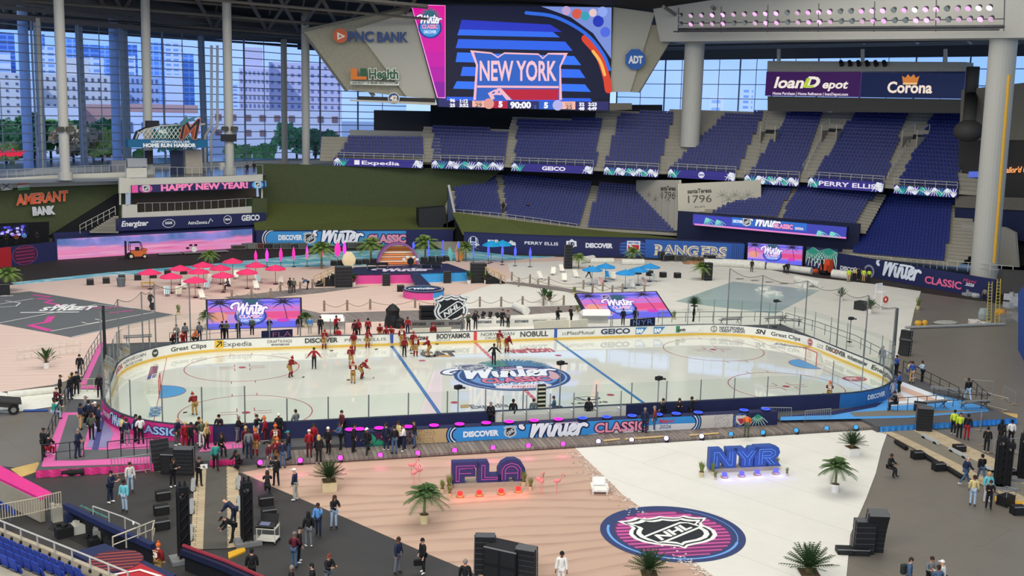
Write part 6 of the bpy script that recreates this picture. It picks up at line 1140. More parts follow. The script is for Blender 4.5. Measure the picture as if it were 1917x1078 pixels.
# ---- flamingos, lounger
def flamingo(label):
    g=thing('flamingo',label,'flamingo');P=mt('ee8f90',.6);m=MB();m.ell((0,0,.78),(.13,.22,.12),10,7);m.tube(spline([(0,-.18,.82),(0,-.3,.95),(0,-.26,1.12),(0,-.34,1.2),(0,-.42,1.12)],4),.028,6);m.build('body',P,g);m=MB();m.bar((0,-.42,1.12),(0,-.46,1.0),.024,5,.01);m.build('beak',BLK,g)
    for x in (-.05,.05):mm=MB();mm.bar((x,0,0),(x,0,.72),.012,4);mm.build('leg',P,g)
    return g
many(flamingo('x'),[(770,893,'pink flamingo farthest back left of FLA'),(775,908,'pink flamingo of the left pair behind the palm'),(785,903,'pink flamingo right of that left pair'),(1007,920,'pink flamingo nearest the right grass pot of FLA'),(1014,924,'pink flamingo second right of FLA'),(1042,924,'rightmost pink flamingo standing alone')],lambda i,x,y:(1.3,2.0,-1,.4,2.6,1.5)[i])
g=thing('lounge_chair','white lounge chair at the edge of sand and snow','chair',tuple(G(1122,922)),ang(1122,922) +.1);m=MB();m.box((0,0,.28),(.95,1.0,.12));m.build('seat',WHT,g);m=MB();m.box((0,.42,.55),(.8,.14,.55),rx=-.35);m.build('backrest',WHT,g)
for sx in (-.45,.45):mm=MB();mm.box((sx,0,.4),(.1,.95,.1));mm.build('armrest',WHT,g)
for sx in (-.4,.4):
    for sy in (-.4,.4):mm=MB();mm.box((sx,sy,.12),(.07,.07,.24));mm.build('leg',WHT,g)
m=MB();m.box((0,.3,.58),(.62,.1,.4),rx=-.35);m.build('cushion',mt('f4f3ee',.8),g)
# ================================================================ STAGE
SZ=GZ+1.25;stg=thing('concert_stage','navy topped stage with pink and blue skirts and a round thrust','stage');M_DECK=mt('23284c',.35,noise=.1)
top=[G(x,y,SZ) for x,y in ((640,514),(774,512),(880,508),(838,493),(664,500))];P2=lambda L:[tuple(p[:2]) for p in L]
m=MB();m.prism(P2(top)[::-1],SZ-.15,SZ);m.build('deck',M_DECK,stg)
f0,f1,f2=top[0],top[1],top[2]
def skirtp(p,q,c,nm='skirt'):m=MB();p,q=np.array(p),np.array(q);m.slab([(p[0],p[1],GZ),(q[0],q[1],GZ),(q[0],q[1],SZ-.02),(p[0],p[1],SZ-.02)],.05);m.build(nm,mt(c,.6,noise=.08),stg)
skirtp(f0,f1,'d84c96');skirtp(f1,f2,'3f9ee0');skirtp(top[4],f0,'23242c')
rc=G(793,540,GZ+1.0);rr=np.linalg.norm(G(832,540,GZ+1) -G(754,540,GZ+1)) /2;ZT_=GZ+1.0
m=MB();c0=G(768,513,SZ);c1=G(786,512,SZ);m.slab([c0-[0,0,.05],c1-[0,0,.05],(rc[0] +1.3,rc[1] +rr*.8,ZT_),(rc[0] -.6,rc[1] +rr*.85,ZT_)],.2);m.build('catwalk',M_DECK,stg)
m=MB();m.lathe([(rr,0),(rr,.12)],(rc[0],rc[1],ZT_-.12),40);m.build('round_deck',M_DECK,stg)
for nm,a0,a1,c in (('skirt',90,287,'d84c96'),('skirt',287,450,'3f9ee0')):
    m=MB();n=20;vs=[(rc[0] +rr*.98*math.cos(R(a0+(a1-a0) *i/n)),rc[1] +rr*.98*math.sin(R(a0+(a1-a0) *i/n)),z) for i in range(n+1) for z in (GZ,ZT_-.12)];m.add(vs,[(2*i,2*i+2,2*i+3,2*i+1) for i in range(n)]);m.build(nm,mt(c,.6,noise=.08),stg)
a=Art(lambda u,v,n:(rc[0] +u,rc[1] +v,ZT_+n),None);a.ring(0,0,rr*.9,.12,'#cfd8e4',1);a.winter(-rr*.7,-.6,rr*1.4,'#e8f0f4','#3a6a9a',2);a.disc(0,.3,rr*.5,'#3a5a7a',1.5);a.build('deck_emblem',stg)
a=Art(lambda u,v,n:(u,v,SZ+n),lambda px,py:tuple(G(px,py,SZ)[:2]));e=a.uv(757,505);a.winter(e[0] -4,e[1] -1.2,8,'#d8d8ea','#5a3a6a',2);a.disc(e[0],e[1],3.4,'#3a2f5c',1,ry=1.6);a.build('deck_emblem',stg)
ac=G(745,497,GZ);ar=np.linalg.norm(G(785,497) -G(706,497)) /2;arch=thing('striped_arch','half round arch stage set with orange and white stripes and purple rim','stage set',tuple(ac));ah=HT(ac,455)
n=16
for nm,k0,k1,c,y in (('rim',1.0,.9,'8a5a90',-.2),):
    m=MB();vs=[]
    for i in range(n+1):
        t=math.pi*i/n
        for k in (k0,k1):
            for yy in (y,y+1.2):vs.append((ar*k*math.cos(t),yy,.1+ah*(k if k < 1 else 1) *math.sin(t)))
    fs=[]
    for i in range(n):b=4*i;fs += [(b,b+4,b+5,b+1),(b+2,b+3,b+7,b+6),(b,b+2,b+6,b+4),(b+1,b+5,b+7,b+3)]
    m.add(vs,fs);m.build(nm,mt(c,.6),arch)
for i in range(9):
    z=.15+ah*.9*i/9;h2=ah*.9/9;w2=ar*.9*math.sqrt(max(.02,1-((i+.5) /9) ** 2));m=MB();m.box((0,.5,z+h2*.36),(2*w2,.5,h2*.72));m.build('stripe_board',mt(('d8763f','e6c4a8','dd8348','e2b08c','df8a4c','e8d0b8','dd7a35','e8963f','ead8c8')[i],.5,.25 if i in (6,7) else 0,noise=.04),arch)
for x0,x1,y,lab in ((686,727,503,'low black riser on the left of the stage'),(787,828,501,'low black riser on the right of the stage')):
    A_,B_=G(x0,y,SZ),G(x1,y,SZ);c=(A_+B_) /2;g=thing('stage_riser',lab,'riser',tuple(c),math.atan2(B_[1] -A_[1],B_[0] -A_[0]));w=np.linalg.norm(B_-A_);m=MB();m.box((0,.9,.5),(w,1.9,.1));m.build('top',BLK,g)
    for i in range(3):
        for yy in (.1,1.7):mm=MB();mm.bar((-w/2+.1+(w-.2) *i/2,yy,0),(-w/2+.1+(w-.2) *i/2,yy,.46),.05,5);mm.build('leg',GRY,g)
for xb,yb,flip,lab in ((612,536,1,'black stage steps with a wooden handrail on the left'),(924,531,-1,'black stage steps with a wooden handrail on the right')):
    g=thing('stage_steps',lab,'steps',tuple(G(xb,yb)),0);m=MB()
    for i in range(6):m.box((flip*(-1.2+i*.42),0.8,(i+1) *.1),(.42,2.4,(i+1) *.2))
    m.build('steps',BLK,g);m=MB()
    for yy in (-.3,1.9):
        m.bar((flip*-1.4,yy,1.0),(flip*1.2,yy,2.2),.06,4)
        for i in range(4):x=flip*(-1.4+i*.85);m.bar((x,yy,.1+max(0,(i-.3)) *.4),(x,yy,1.0+i*.39),.05,4)
    m.build('handrail',WD,g)
# ---- speakers
SPK=groundmat('speaker_grille','1a1a1c','2a2a2c','noise',20,.6)
def linearray(label,loc,rz,n,w=1.15,h=.29,d=.7,curve=0,lean=0,group=None):
    g=thing('line_array',label,'speakers',loc,rz,group);y=z=0;t=lean
    for i in range(n):
        m=MB();c=(0,y-math.sin(t) *h/2,z+math.cos(t) *h/2);m.box(c,(w,d,h*.84),rx=t);cab=m.build('cabinet',SPK,g);
        m=MB();m.box(c,(w*.98,d*.94,h*.99),rx=t);m.build('spacer',mt('55575a',.5),g)
        y -= math.sin(t) *h;z += math.cos(t) *h;t += curve
    m=MB();m.bar((-w/2-.02,0,0),(-w/2-.02,y,z),.03,4);m.bar((w/2+.02,0,0),(w/2+.02,y,z),.03,4);m.build('rigging',GRY,g);return g
def cab(label,loc,rz,w,d,h,nx=1,nz=1,cat='speaker'):
    g=thing('speaker_cabinet',label,cat,loc,rz);m=MB();m.box((0,0,h/2),(w,d,h));m.build('body',BLK,g)
    m=MB();m.box((0,-d/2,h-.02),(w,.05,.05));m.build('edge_trim',GRY,g)
    for i in range(nx):
        for j in range(nz):m=MB();m.box((-w/2+w*(i+.5) /nx,-d/2-.01,h*(j+.5) /nz),(w/nx*.86,.03,h/nz*.84));m.build('grille',SPK,g)
    return g
def at(px,py,z=GZ):return tuple(G(px,py,z))
S_=lambda x,y:ang(x,y)
linearray('leaning black speaker column left of the big subwoofer by the pink deck',at(302,878),S_(302,878) +.3,7,1.0,.26,.6,-.02,-.18);cab('big black subwoofer cabinet between two speaker columns by the pink deck',at(328,882),S_(328,882) -.35,1.3,1.3,1.25,2,1);linearray('upright black speaker column right of the big subwoofer by the pink deck',at(346,887),S_(346,887) -.3,7,1.1,.235,.7,.01)
linearray('left black speaker column at the bottom edge on the sand',at(907,1072),S_(907,1072),7,.95,.275,.6,.0);linearray('right black speaker column at the bottom edge on the sand',at(985,1094),S_(985,1094) -.3,7,.95,.27,.6,.02);cab('double black subwoofer between the two bottom speaker columns',at(945,1084),S_(945,1084) -.45,1.7,1.2,1.7,2,2)
linearray('curved black speaker column lying back at the white field edge',at(1632,1030),S_(1632,1030) +.3,8,1.0,.3,.6,.05,.1);linearray('front black speaker column at the white field edge',at(1614,1034),S_(1614,1034) +.35,6,1.0,.3,.6,.0,.05);cab('low black speaker wedge lying in front of the white field columns',at(1595,1036),S_(1595,1036) +.3,1.6,.6,.32,2,1)
linearray('stone grey speaker column standing by the blue deck',at(1728,806),S_(1728,806) +.2,8,1.05,.22,.8,.015);cab('black speaker wedge on top of the deck beside the grey column',at(1722,768,DZ),S_(1722,768),.9,.8,.6)
linearray('black speaker column leaning at the corner of the white field, upper piece',at(1694,640),S_(1694,640) -.5,4,1.0,.3,.6,.12,-.4);linearray('black speaker column leaning at the corner of the white field, lower piece',at(1692,665),S_(1692,665) -.4,5,1.0,.3,.6,.08,-.3)
linearray('black speaker stack on the left side of the stage',at(643,537),0,6,2.0,.42,1.2);linearray('black speaker stack on the right side of the stage',at(895,529),0,6,1.9,.42,1.2);linearray('small black speaker column before the pink stage skirt',at(723,535),0,5,.9,.3,.6);linearray('small black speaker column before the blue stage skirt',at(837,530),0,5,.9,.3,.6)
linearray('tall black speaker stack behind the white deck chairs',at(1063,503),0,8,1.0,.42,.9);linearray('black speaker stack beside the white box palm',at(1324,525),0,6,1.0,.4,.9);cab('black angled speaker on the white field left of the lifeguard chair',at(1612,580),.5,1.3,1.2,1.0);cab('small black speaker beside the round thrust',at(750,546),0,.8,.6,.8);cab('black wedge beside the large left edge palm',at(4,552),.2,1.6,1.2,1.3)
wed=cab('x',(0,0,0),0,.75,.5,.5)
many(wed,[(305,935,'black floor monitor nearest to the two women on the dark cover'),(302,962,'middle black floor monitor of the left three'),(303,990,'lowest black floor monitor of the left three'),(498,945,'black floor monitor behind the mixing cart, farther one'),(503,968,'black floor monitor just behind the mixing desk')],lambda i,x,y:ang(x,y) +.2,GZ)
bx=cab('x',(0,0,0),0,.8,.6,.7)
many(bx,[(x,y,l) for x,y,l in ((169,533,'leftmost black floor lamp on the beach edge'),(199,530,'second black floor lamp on the beach edge'),(228,525,'third black floor lamp on the beach edge'),(258,524,'fourth black floor lamp on the beach edge'),(287,520,'small black box right of the leftmost pink umbrella'),(314,515,'black floor lamp between pink umbrellas, left'),(344,513,'black box between pink umbrellas, right'),(1194,513,'leftmost black floor box on the white field'),(1216,516,'second black floor box on the white field'),(1241,519,'third black floor box on the white field'),(1268,520,'fourth black floor box on the white field'),(625,497,'black lamp behind the stage, leftmost'),(638,496,'black lamp behind the stage, second from left'),(672,495,'black lamp left of the stage arch, first'),(685,494,'black lamp left of the stage arch, second'),(700,493,'black lamp left of the stage arch, nearest to it'),(794,490,'black lamp right of the stage arch, nearest to it'),(809,489,'second black lamp right of the stage arch'),(823,489,'third black lamp right of the stage arch'),(836,488,'fourth black lamp right of the stage arch'))],lambda i,x,y:.1,GZ+.05)
def movhead(label):
    g=thing('stage_lamp',label,'light');m=MB();m.box((0,0,.1),(.5,.4,.2));m.build('base',BLK,g);m=MB();m.bar((0,.1,.35),(.1,-.15,.8),.18,10,.22);m.build('head',BLK,g);return g
many(movhead('x'),[(889,597,'first black stage lamp on the white tarp right of the silver shield sign'),(904,598,'second black stage lamp right of the silver shield sign'),(918,599,'third black stage lamp right of the silver shield sign'),(932,600,'fourth black stage lamp right of the silver shield sign')])
# ---- lit surfboards and tubes
def glowboard(shape,c,label,loc,hp,h,w):
    g=thing('lit_surfboard' if shape else 'light_tube',label,'light',tuple(loc));m=MB();z0=hp
    if shape:m.lathe([(max(.004,w*math.sin(math.pi*i/10)),z0+h*i/10) for i in range(11)],n=10,sy=.3)
    else:m.lathe([(w,z0),(w,z0+h)],n=8)
    m.build('lamp_body',mt(c,.4,1.6,noise=0),g);m=MB();m.bar((0,0,0),(0,0,z0+.05),.04,6);m.build('stand',BLK,g);m=MB();m.lathe([(.35,0),(.35,.06)],n=10);m.build('base',BLK,g)
for i,(x,yt,yb,yg,w) in enumerate(((479,468,491,500,.2),(500,465,491,500,.22),(526,463,490,500,.24),(550,461,489,500,.2),(575,459,487,499,.18),(603,455,484,498,.2),(632,452,482,496,.42),(645,452,480,496,.24))):
    p=G(x,yg);hp=HT(p,yb);glowboard(1,('ff2a9a','ff3ad0')[i % 3 == 1],f'pink glowing surfboard lamp before the surf strip, {ORD[i]} from the left',p,hp,HT(p,yt) -hp,w)
for i,(x,yt,yb,yg,s) in enumerate(((774,452,467,492,1),(802,450,479,491,0),(829,450,479,490,0),(858,452,466,490,1),(886,453,481,492,0),(914,456,483,494,1),(940,457,483,496,1),(964,459,484,498,1),(992,462,486,500,1))):
    p=G(x,yg);hp=HT(p,yb);glowboard(s,'4a58ff',f'blue glowing {"surfboard" if s else "tube"} lamp right of the stage arch, {ORD[i]} from the left',p,hp,HT(p,yt) -hp,.2 if s else .09)
for x,y,h,c,lean,lab in ((856,489,2.9,'e2aa98',.05,'tall pink surfboard standing behind the stage'),(845,489,2.1,'6fb8b4',-.15,'teal surfboard leaning left of the pink one'),(861,489,1.6,'d89a4a',.3,'orange surfboard leaning right of the pink one')):
    m=MB();m.lathe([(max(.01,.42*math.sin(math.pi*(.06+.92*i/12))),h*i/12) for i in range(13)],n=14,sy=.15);o=tag(m.build('surfboard',mt(c,.4),smooth=True),lab,'surfboard');o.location=at(x,y);o.rotation_euler=(0,lean,0)
m=MB();m.lathe([(max(.02,.95*math.sin(math.pi*(.2+.7*i/10))),2.0*i/10) for i in range(11)],n=18,sy=.2);tag(m.build('shell_panel',mt('e4d4ae',.7),loc=at(653,498)),'cream shell shaped stage prop left of the arch','stage prop')
# ---- rope fences
def post(label):g=thing('rope_post',label,'post',(0,0,0),0,'rope fence posts');m=MB();m.lathe([(.12,0),(.12,1.15),(.09,1.2)],n=10);m.build('post',mt('8c7d6e',.8),g);m=MB();m.lathe([(.135,.9),(.135,.97)],n=10);m.build('rope_ring',mt('b7a284',.8),g);return g
pp=post('x');first=[1]
for nm,L in (('by the front path',[(607,583),(650,582),(693,580),(777,577),(858,575),(898,575),(938,575),(978,574),(1017,573),(1055,572)]),('by the left path',[(434,562),(471,561),(507,559),(525,546),(562,546),(585,541),(607,538)]),('by the right path, near row',[(937,533),(971,537),(1007,540),(1109,549),(1146,552),(1206,552)]),('by the right path, far row',[(958,526),(992,531),(1027,535),(1092,542),(1128,546),(1165,549)])):
    pts=[]
    for i,(x,y) in enumerate(L):
        lab=f'grey wooden rope post {nm}, {ORD[i]} from the left'
        if first:o=pp;first.clear()
        else:o=dup(pp)
        o.location=at(x,y);o['label'] =lab;pts.append(G(x,y))
    for i,(a_,b_) in enumerate(zip(pts[:-1],pts[1:])):
        if np.linalg.norm(a_-b_) > 7.5:continue
        m=MB();q=[a_+(b_-a_) *k/8+np.array([0,0,.95-.5*math.sin(math.pi*k/8)]) for k in range(9)];m.tube(q,.03,4);tag(m.build('fence_rope',mt('8f8068',.9)),f'sagging rope {nm}, {ORD[i]} span from the left','rope','fence ropes')
g=thing('penalty_box','glass backed penalty boxes with thin posts at the near boards','penalty box');Q=[G(940+44*i,801-2.1*i,0) +np.array([0,-.1,0]) for i in range(6)]
for p in Q:m=MB();m.bar(p-[0,0,.05],p+[0,0,2.3],.045,5);m.build('post',MPOST,g);m=MB();m.bar(p-[0,0,.05],(p[0],-13.3,-.05),.05,4);m.bar(p+[0,0,1.0],(p[0],-13.3,1.0),.05,4);m.build('side_frame',WHT,g)
for p,q in zip(Q[:-1],Q[1:]):m=MB();m.quad(p+[0,0,.9],q+[0,0,.9],q+[0,0,2.3],p+[0,0,2.3]);m.build('glass_pane',GLASS,g);m=MB();m.slab([p,q,q+[0,0,.9],p+[0,0,.9]],.06);m.build('back_panel',mt('c9c8bf',.6),g)
# ---- tilted screens, silver shield sign, tents
fl=Flat(G(386,618),G(566,613),G(386,618) +np.array([0,.5,HT(G(386,618),562)]));sunset(fl,'sunset_screen','LED screen with script logo and palms left, behind the far boards',th=.5)
fl=Flat(G(1104,600),G(1262,594),G(1080,549,1.6));sunset(fl,'sunset_screen','leaning LED screen with script logo and palms right, behind the far boards',th=.4)
for x0,x1,y,w,lab in ((596,645,624,3.2,'white team tent roof behind the left players bench'),(1090,1146,612,3,'white team tent roof before the right leaning screen')):
    A_,B_=G(x0,y,0),G(x1,y,0);L=np.linalg.norm(B_-A_);g=thing('bench_tent',lab,'tent',tuple(A_[:2]) +(DZ,),math.atan2(B_[1] -A_[1],B_[0] -A_[0]));m=MB();m.add([(0,0,1.2),(L,0,1.2),(L,2,1.2),(0,2,1.2),(.2,.9,1.7),(L-.2,.9,1.7)],[(0,1,5,4),(2,3,4,5),(1,2,5),(3,0,4)]);m.build('roof',WHT,g);m=MB();m.slab([(0,2,0),(L,2,0),(L,2,1.2),(0,2,1.2)],.05);m.build('back_wall',mt('d9d8d0',.6),g)
    for x in (0,L):mm=MB();mm.bar((x,0,0),(x,0,1.2),.04,5);mm.build('pole',GRY,g)
sh=Flat(G(806,604,0),G(878,600,0),G(806,566,0));hsh=HT(G(806,608),596);A_,B_=G(808,612),G(878,609);u=(B_-A_) /np.linalg.norm(B_-A_);c=(A_+B_) /2;zc=HT(c,580) +GZ;k=np.linalg.norm(B_-A_) /2*1.0
a=Art(lambda x,y,n:tuple(c+u*x+np.array([u[1],-u[0],0]) *(n+.16) +np.array([0,0,zc-GZ+y])),None);a.shield(0,0,k*.82,1,asp=1.15);g=thing('shield_sign','big silver and black shield sign standing on a frame behind the benches','sign');a.build('shield_face',g,.03)
m=MB();pts=[(x*k*.82*1.15,y*k*.82) for x,y in shield_pts()];fr_=[tuple(c+u*x+np.array([u[1],-u[0],0]) *.15+np.array([0,0,zc-GZ+y])) for x,y in pts];m.slab(fr_,.3);m.build('shield_body',mt('8f9498',.5),g);m=MB()
for s in (-1.2,-.4,.4,1.2):m.bar(c+u*s,c+u*s+[0,0,zc-GZ-.6],.05,5)
m.bar(c-u*1.6+[0,0,.9],c+u*1.6+[0,0,.9],.05,5);m.bar(c-u*1.6+[0,0,.3],c+u*1.6+[0,0,.3],.05,5);m.build('stand_frame',mt('5a5c5c',.5),g)
def covered(lab,x,y,w,h):p=at(x,y);m=MB();m.lathe([(w,0),(w*.95,h*.3),(w*.75,h*.55),(w*.85,h*.75),(w*.4,h*.92),(.03,h)],n=10);tag(m.build('covered_equipment',mt('17181c',.5),loc=p),lab,'equipment')
covered('tall black covered camera behind the left bench glass',735,612,.85,2.4);covered('black covered gear right of the tall covered camera',748,614,.6,1.1)
g=thing('equipment_rack','black stacked equipment rack left of the silver shield sign','rack',at(800,610));
for i in range(4):m=MB();m.box((0,0,.35+i*.5),(1.5,1.0,.36));m.build('case',BLK,g)
m=MB();[m.bar((sx*.75,sy*.5,0),(sx*.75,sy*.5,2.3),.03,4) for sx in (-1,1) for sy in (-1,1)];m.build('rack_frame',mt('3a3c3e',.5),g)
# bench walls with BODYARMOR, behind the far boards
for i,(x0,x1,y,lab) in enumerate(((772,845,627,'cream bench wall behind the left players bench'),(1000,1065,612,'cream bench wall right of the penalty timekeeper'),(1068,1100,611,'short cream bench wall beside the right team tent'))):
    fl=Flat(G(x0,y+6,0),G(x1,y+3,0),G(x0,y+6,0) +np.array([0,0,.9]));sign('bench_wall',lab,fl,'e6e1cb',.15,'bench wall')
for i,(x0,x1,lab) in enumerate(((768,870,'low grey panel with dark lettering under the silver shield sign'),(890,1062,'low white panel with repeated dark lettering behind the benches'))):
    A_,B_=G(x0,618-5*i),G(x1,616-6*i);fl=Flat(A_,B_,A_+np.array([0,0,HT(A_,600-3*i,x0)]));s=sign('bench_board',lab,fl,('7d7c7a','dddcd4')[i],.15,'board');a=fl.art();n=(3,5)[i]
    for k in range(n):a.text('BODYARMOR',fl.w*(k+.12) /n,fl.h*.5,fl.w/n*.75,fl.h*.28,('#3a3a3a','#4a5560')[i],2,bold=.05)
    a.build('board_lettering',s)
fl=Flat(G(490,639,0),G(548,635,0),G(490,639,0) +[0,0,.95]);s=sign('bench_board','dark navy board with pink letters behind the left corner glass',fl,'#23264a',.1,'board');a=fl.art();a.text('FLA',fl.w*.35,.3,fl.w*.6,.5,'#b06a8c',2,bold=-.01);a.build('board_lettering',s)
fl=Flat(G(1180,613,0),G(1226,610,0),G(1180,613,0) +[0,0,.85]);s=sign('bench_board','dark navy board with NYR letters behind the far boards',fl,'#23264a',.1,'board');a=fl.art();a.text('NYR',fl.w*.1,.2,fl.w*.8,.55,'#7f9ad8',2,bold=-.01);a.build('board_lettering',s)
# ---- deck rails, barricades, benches
def bench(label):
    g=thing('metal_bench',label,'bench',(0,0,0),0,'metal benches on the decks');m=MB();m.box((0,0,.45),(2.4,.32,.06));m.box((0,-.5,.72),(2.4,.3,.05));m.build('seat',GRY,g)
    for x in (-.95,.95):mm=MB();mm.bar((x,.25,0),(x,-.5,.72),.03,4);mm.bar((x,-.5,0),(x,.2,.45),.03,4);mm.build('leg',mt('4a4c4e',.5),g)
    return g
MD='34363a';D_=lambda *L:[G(x,y,DZ) for x,y in L]
rail('deck_rail','dark rail along the left edge of the left deck',D_((80,862),(112,778),(128,745)),1.05,8,'deck rails',.03,(.5,),MD);rail('deck_rail','dark rail at the near left corner of the left deck',D_((79,864),(116,861),(157,856)),1.05,3,'deck rails',.03,(.5,),MD);rail('deck_rail','dark rail at the near edge of the left deck, middle part',D_((202,858),(238,854),(300,850)),1.05,4,'deck rails',.03,(.5,),MD)
rail('deck_rail','rail along the upper left deck edge by the blue bench',D_((148,718),(168,676),(188,644)),1.05,8,'deck rails',.03,(.5,),'6a6a72');rail('deck_rail','short rail across the white cloth strip',D_((150,734),(190,733)),1.0,3,'deck rails',.03,(.5,),'b0ab90');rail('deck_rail','long rail on the right deck beside the stone mat',D_((1690,698),(1740,722),(1793,750)),1.05,6,'deck rails',.03,(.5,),MD);rail('deck_rail','rail along the front of the right deck behind the wedge speaker',D_((1662,770),(1730,766),(1800,760)),1.0,8,'deck rails',.03,(.5,),'5a5c5e');rail('deck_rail','rail at the far right corner of the right deck',D_((1800,762),(1852,766),(1818,735)),1.05,5,'deck rails',.03,(.5,),MD)
rail('deck_rail','rail behind the far left corner of the rink',D_((318,645),(400,634),(470,628)),1.05,6,'deck rails',.03,(.5,),'6a6c70');rail('deck_rail','rail behind the far right corner of the rink',D_((1232,604),(1330,602),(1464,602)),1.05,9,'deck rails',.03,(.5,),'5a5c60');rail('deck_rail','rail curving behind the right corner glass',D_((1470,604),(1530,622),(1600,648),(1668,684)),1.05,9,'deck rails',.03,(.5,),'5a5c60')
b_=bench('x')
many(b_,[(1365,606,'metal bench behind the far right boards, left one'),(1450,603,'metal bench behind the far right boards, middle one'),(1478,608,'metal bench behind the far right boards, right one'),(1772,740,'metal bench on the right deck behind the long rail'),(1745,764,'metal bench at the front of the right deck'),(1822,764,'metal bench at the far right corner of the deck'),(258,640,'metal bench behind the netting at the left corner')],lambda i,x,y:(.05,.05,-.4,-.7,.1,.0,.1)[i],DZ)
def barricade(label):
    g=thing('barricade',label,'barrier',(0,0,0),0,'steel crowd barriers');m=MB();MG_=mt('a5a6a2',.4,metal=.5);m.tube([(-1.1,0,.1),(-1.1,0,1.05),(1.1,0,1.05),(1.1,0,.1),(-1.1,0,.1)],.028,6);m.build('frame',MG_,g)
    m=MB();[m.bar((-1.1+2.2*i/12,0,.1),(-1.1+2.2*i/12,0,1.05),.014,4) for i in range(1,12)];m.build('bars',MG_,g)
    for x in (-.8,.8):mm=MB();mm.bar((x,-.3,.02),(x,.3,.02),.025,4);mm.bar((x,0,.02),(x,0,.1),.025,4);mm.build('foot',mt('c8a070',.7),g)
    return g
bc=barricade('x');rz_=[.25,.15,2.9,1.2,.9,1.9,1.3,.05,-.5,.1]
many(bc,[(246,886,'steel crowd barrier behind the man in the pale jacket'),(470,858,'steel crowd barrier before the autograph crowd'),(1452,789,'steel barrier at the right end of the banner table'),(1848,840,'steel barrier right of the safety vest workers, nearest'),(1835,800,'steel barrier behind the safety vest workers'),(1861,764,'steel barrier at the end of the blue cloth'),(1888,752,'steel barrier standing alone far right'),(1885,850,'steel barrier before the man in the white coat'),(1830,735,'long steel barrier on the dark cover right of the deck'),(1530,793,'steel barrier standing along the blue cloth')],lambda i,x,y:rz_[i])
for i,(x0,y0,x1,y1) in enumerate(((32,662,150,648),(32,676,150,662))):rail('handrail_stack',f'{("upper", "lower")[i]} row of white folding rails lying behind the cream pot shrub',[G(x0,y0),G(x1,y1)],.55,9,None,.035,(.5,),'d8d4c6')
# ---- poles and netting
NET=net_mat('net','6e706e',1,1,.13);NETD=net_mat('net_dark','3a3c3c',1,1,.35)
def npole(x,yb,yt,z=DZ):p=G(x,yb,z);return p,np.array([p[0],p[1],z+HT(p,yt,x)])
for lab,L,kk in (('left safety net with tall thin poles behind the left goal',[(193,730,580),(224,668,560),(268,655,546),(292,652,532),(357,640,530)],0),('right safety net with tall thin poles behind the right goal',[(1360,618,502),(1422,618,515),(1505,628,525),(1566,648,540),(1617,668,552),(1668,690,575)],1)):
    g=thing('safety_net',lab,'netting');Q=[npole(*p) for p in L]
    for p,q in Q:m=MB();m.bar(p,q,.06,6);m.build('pole',mt('7c7e7c',.5),g)
    for (p,q),(r,s) in zip(Q[:-1],Q[1:]):m=MB();n=8;vs=[v for i in range(n+1) for v in (p+(r-p) *i/n+[0,0,2.2],q+(s-q) *i/n-[0,0,.5*math.sin(math.pi*i/n)])];m.add(vs,[(2*i,2*i+2,2*i+3,2*i+1) for i in range(n)]);m.build('net',NET,g);m=MB();m.tube(vs[1::2],.025,4);m.build('rope_edge',mt('55574f',.7),g)
p,q=npole(199,722,572);m=MB();m.bar(p,q,.16,8,.1);tag(m.build('net_bundle',mt('2b2d2e',.8)),'dark gathered bundle of netting at the left end glass','netting');p,q=npole(1671,690,576);m=MB();m.bar(p,q,.13,8,.1);tag(m.build('net_bundle',mt('55585a',.8)),'dark gathered bundle of netting at the right end glass','netting')
def tripcam(lab,x,y,h,z=DZ,n='camera_mast'):
    p=G(x,y,z);g=thing(n,lab,'camera',tuple(p));m=MB();m.bar((0,0,0),(0,0,h),.045,6);m.build('pole',GRY,g);m=MB();m.box((0,0,h+.12),(.5,.35,.26),rz=.5);m.bar((.2,-.1,h+.1),(.45,-.25,h+.1),.07,8);m.build('camera_body',BLK,g);m=MB();m.lathe([(.25,0),(.25,.05)],n=10);m.build('base',BLK,g)
for a_ in ((857,782,2.1,0,'robotic cameras on a pole at the near glass, left of the ladder'),(1231,760,2.0,0,'two small cameras on a pole at the near glass, right of the blue line'),(1047,762,3.2,0,'camera mast at the near glass by the ladder'),(1590,640,2.2,DZ,'robot camera on a pole behind the right corner glass'),(1450,612,2.6,DZ,'small camera on a pole at the far right corner')):tripcam(a_[4],a_[0],a_[1],a_[2],a_[3])
g=thing('tall_ladder_case','upright yellow and black ladder case at the near glass','ladder',at(1012,776,0));m=MB();m.box((0,0,1.1),(.6,.3,2.2));m.build('body',BLK,g)
for i in range(7):m=MB();m.box((0,-.16,.25+i*.3),(.55,.04,.12));m.build('rung',mt('d9d2b8',.5),g)
m=MB();m.box((-.33,0,1.1),(.06,.1,2.2));m.box((.33,0,1.1),(.06,.1,2.2));m.build('rail',WHT,g)
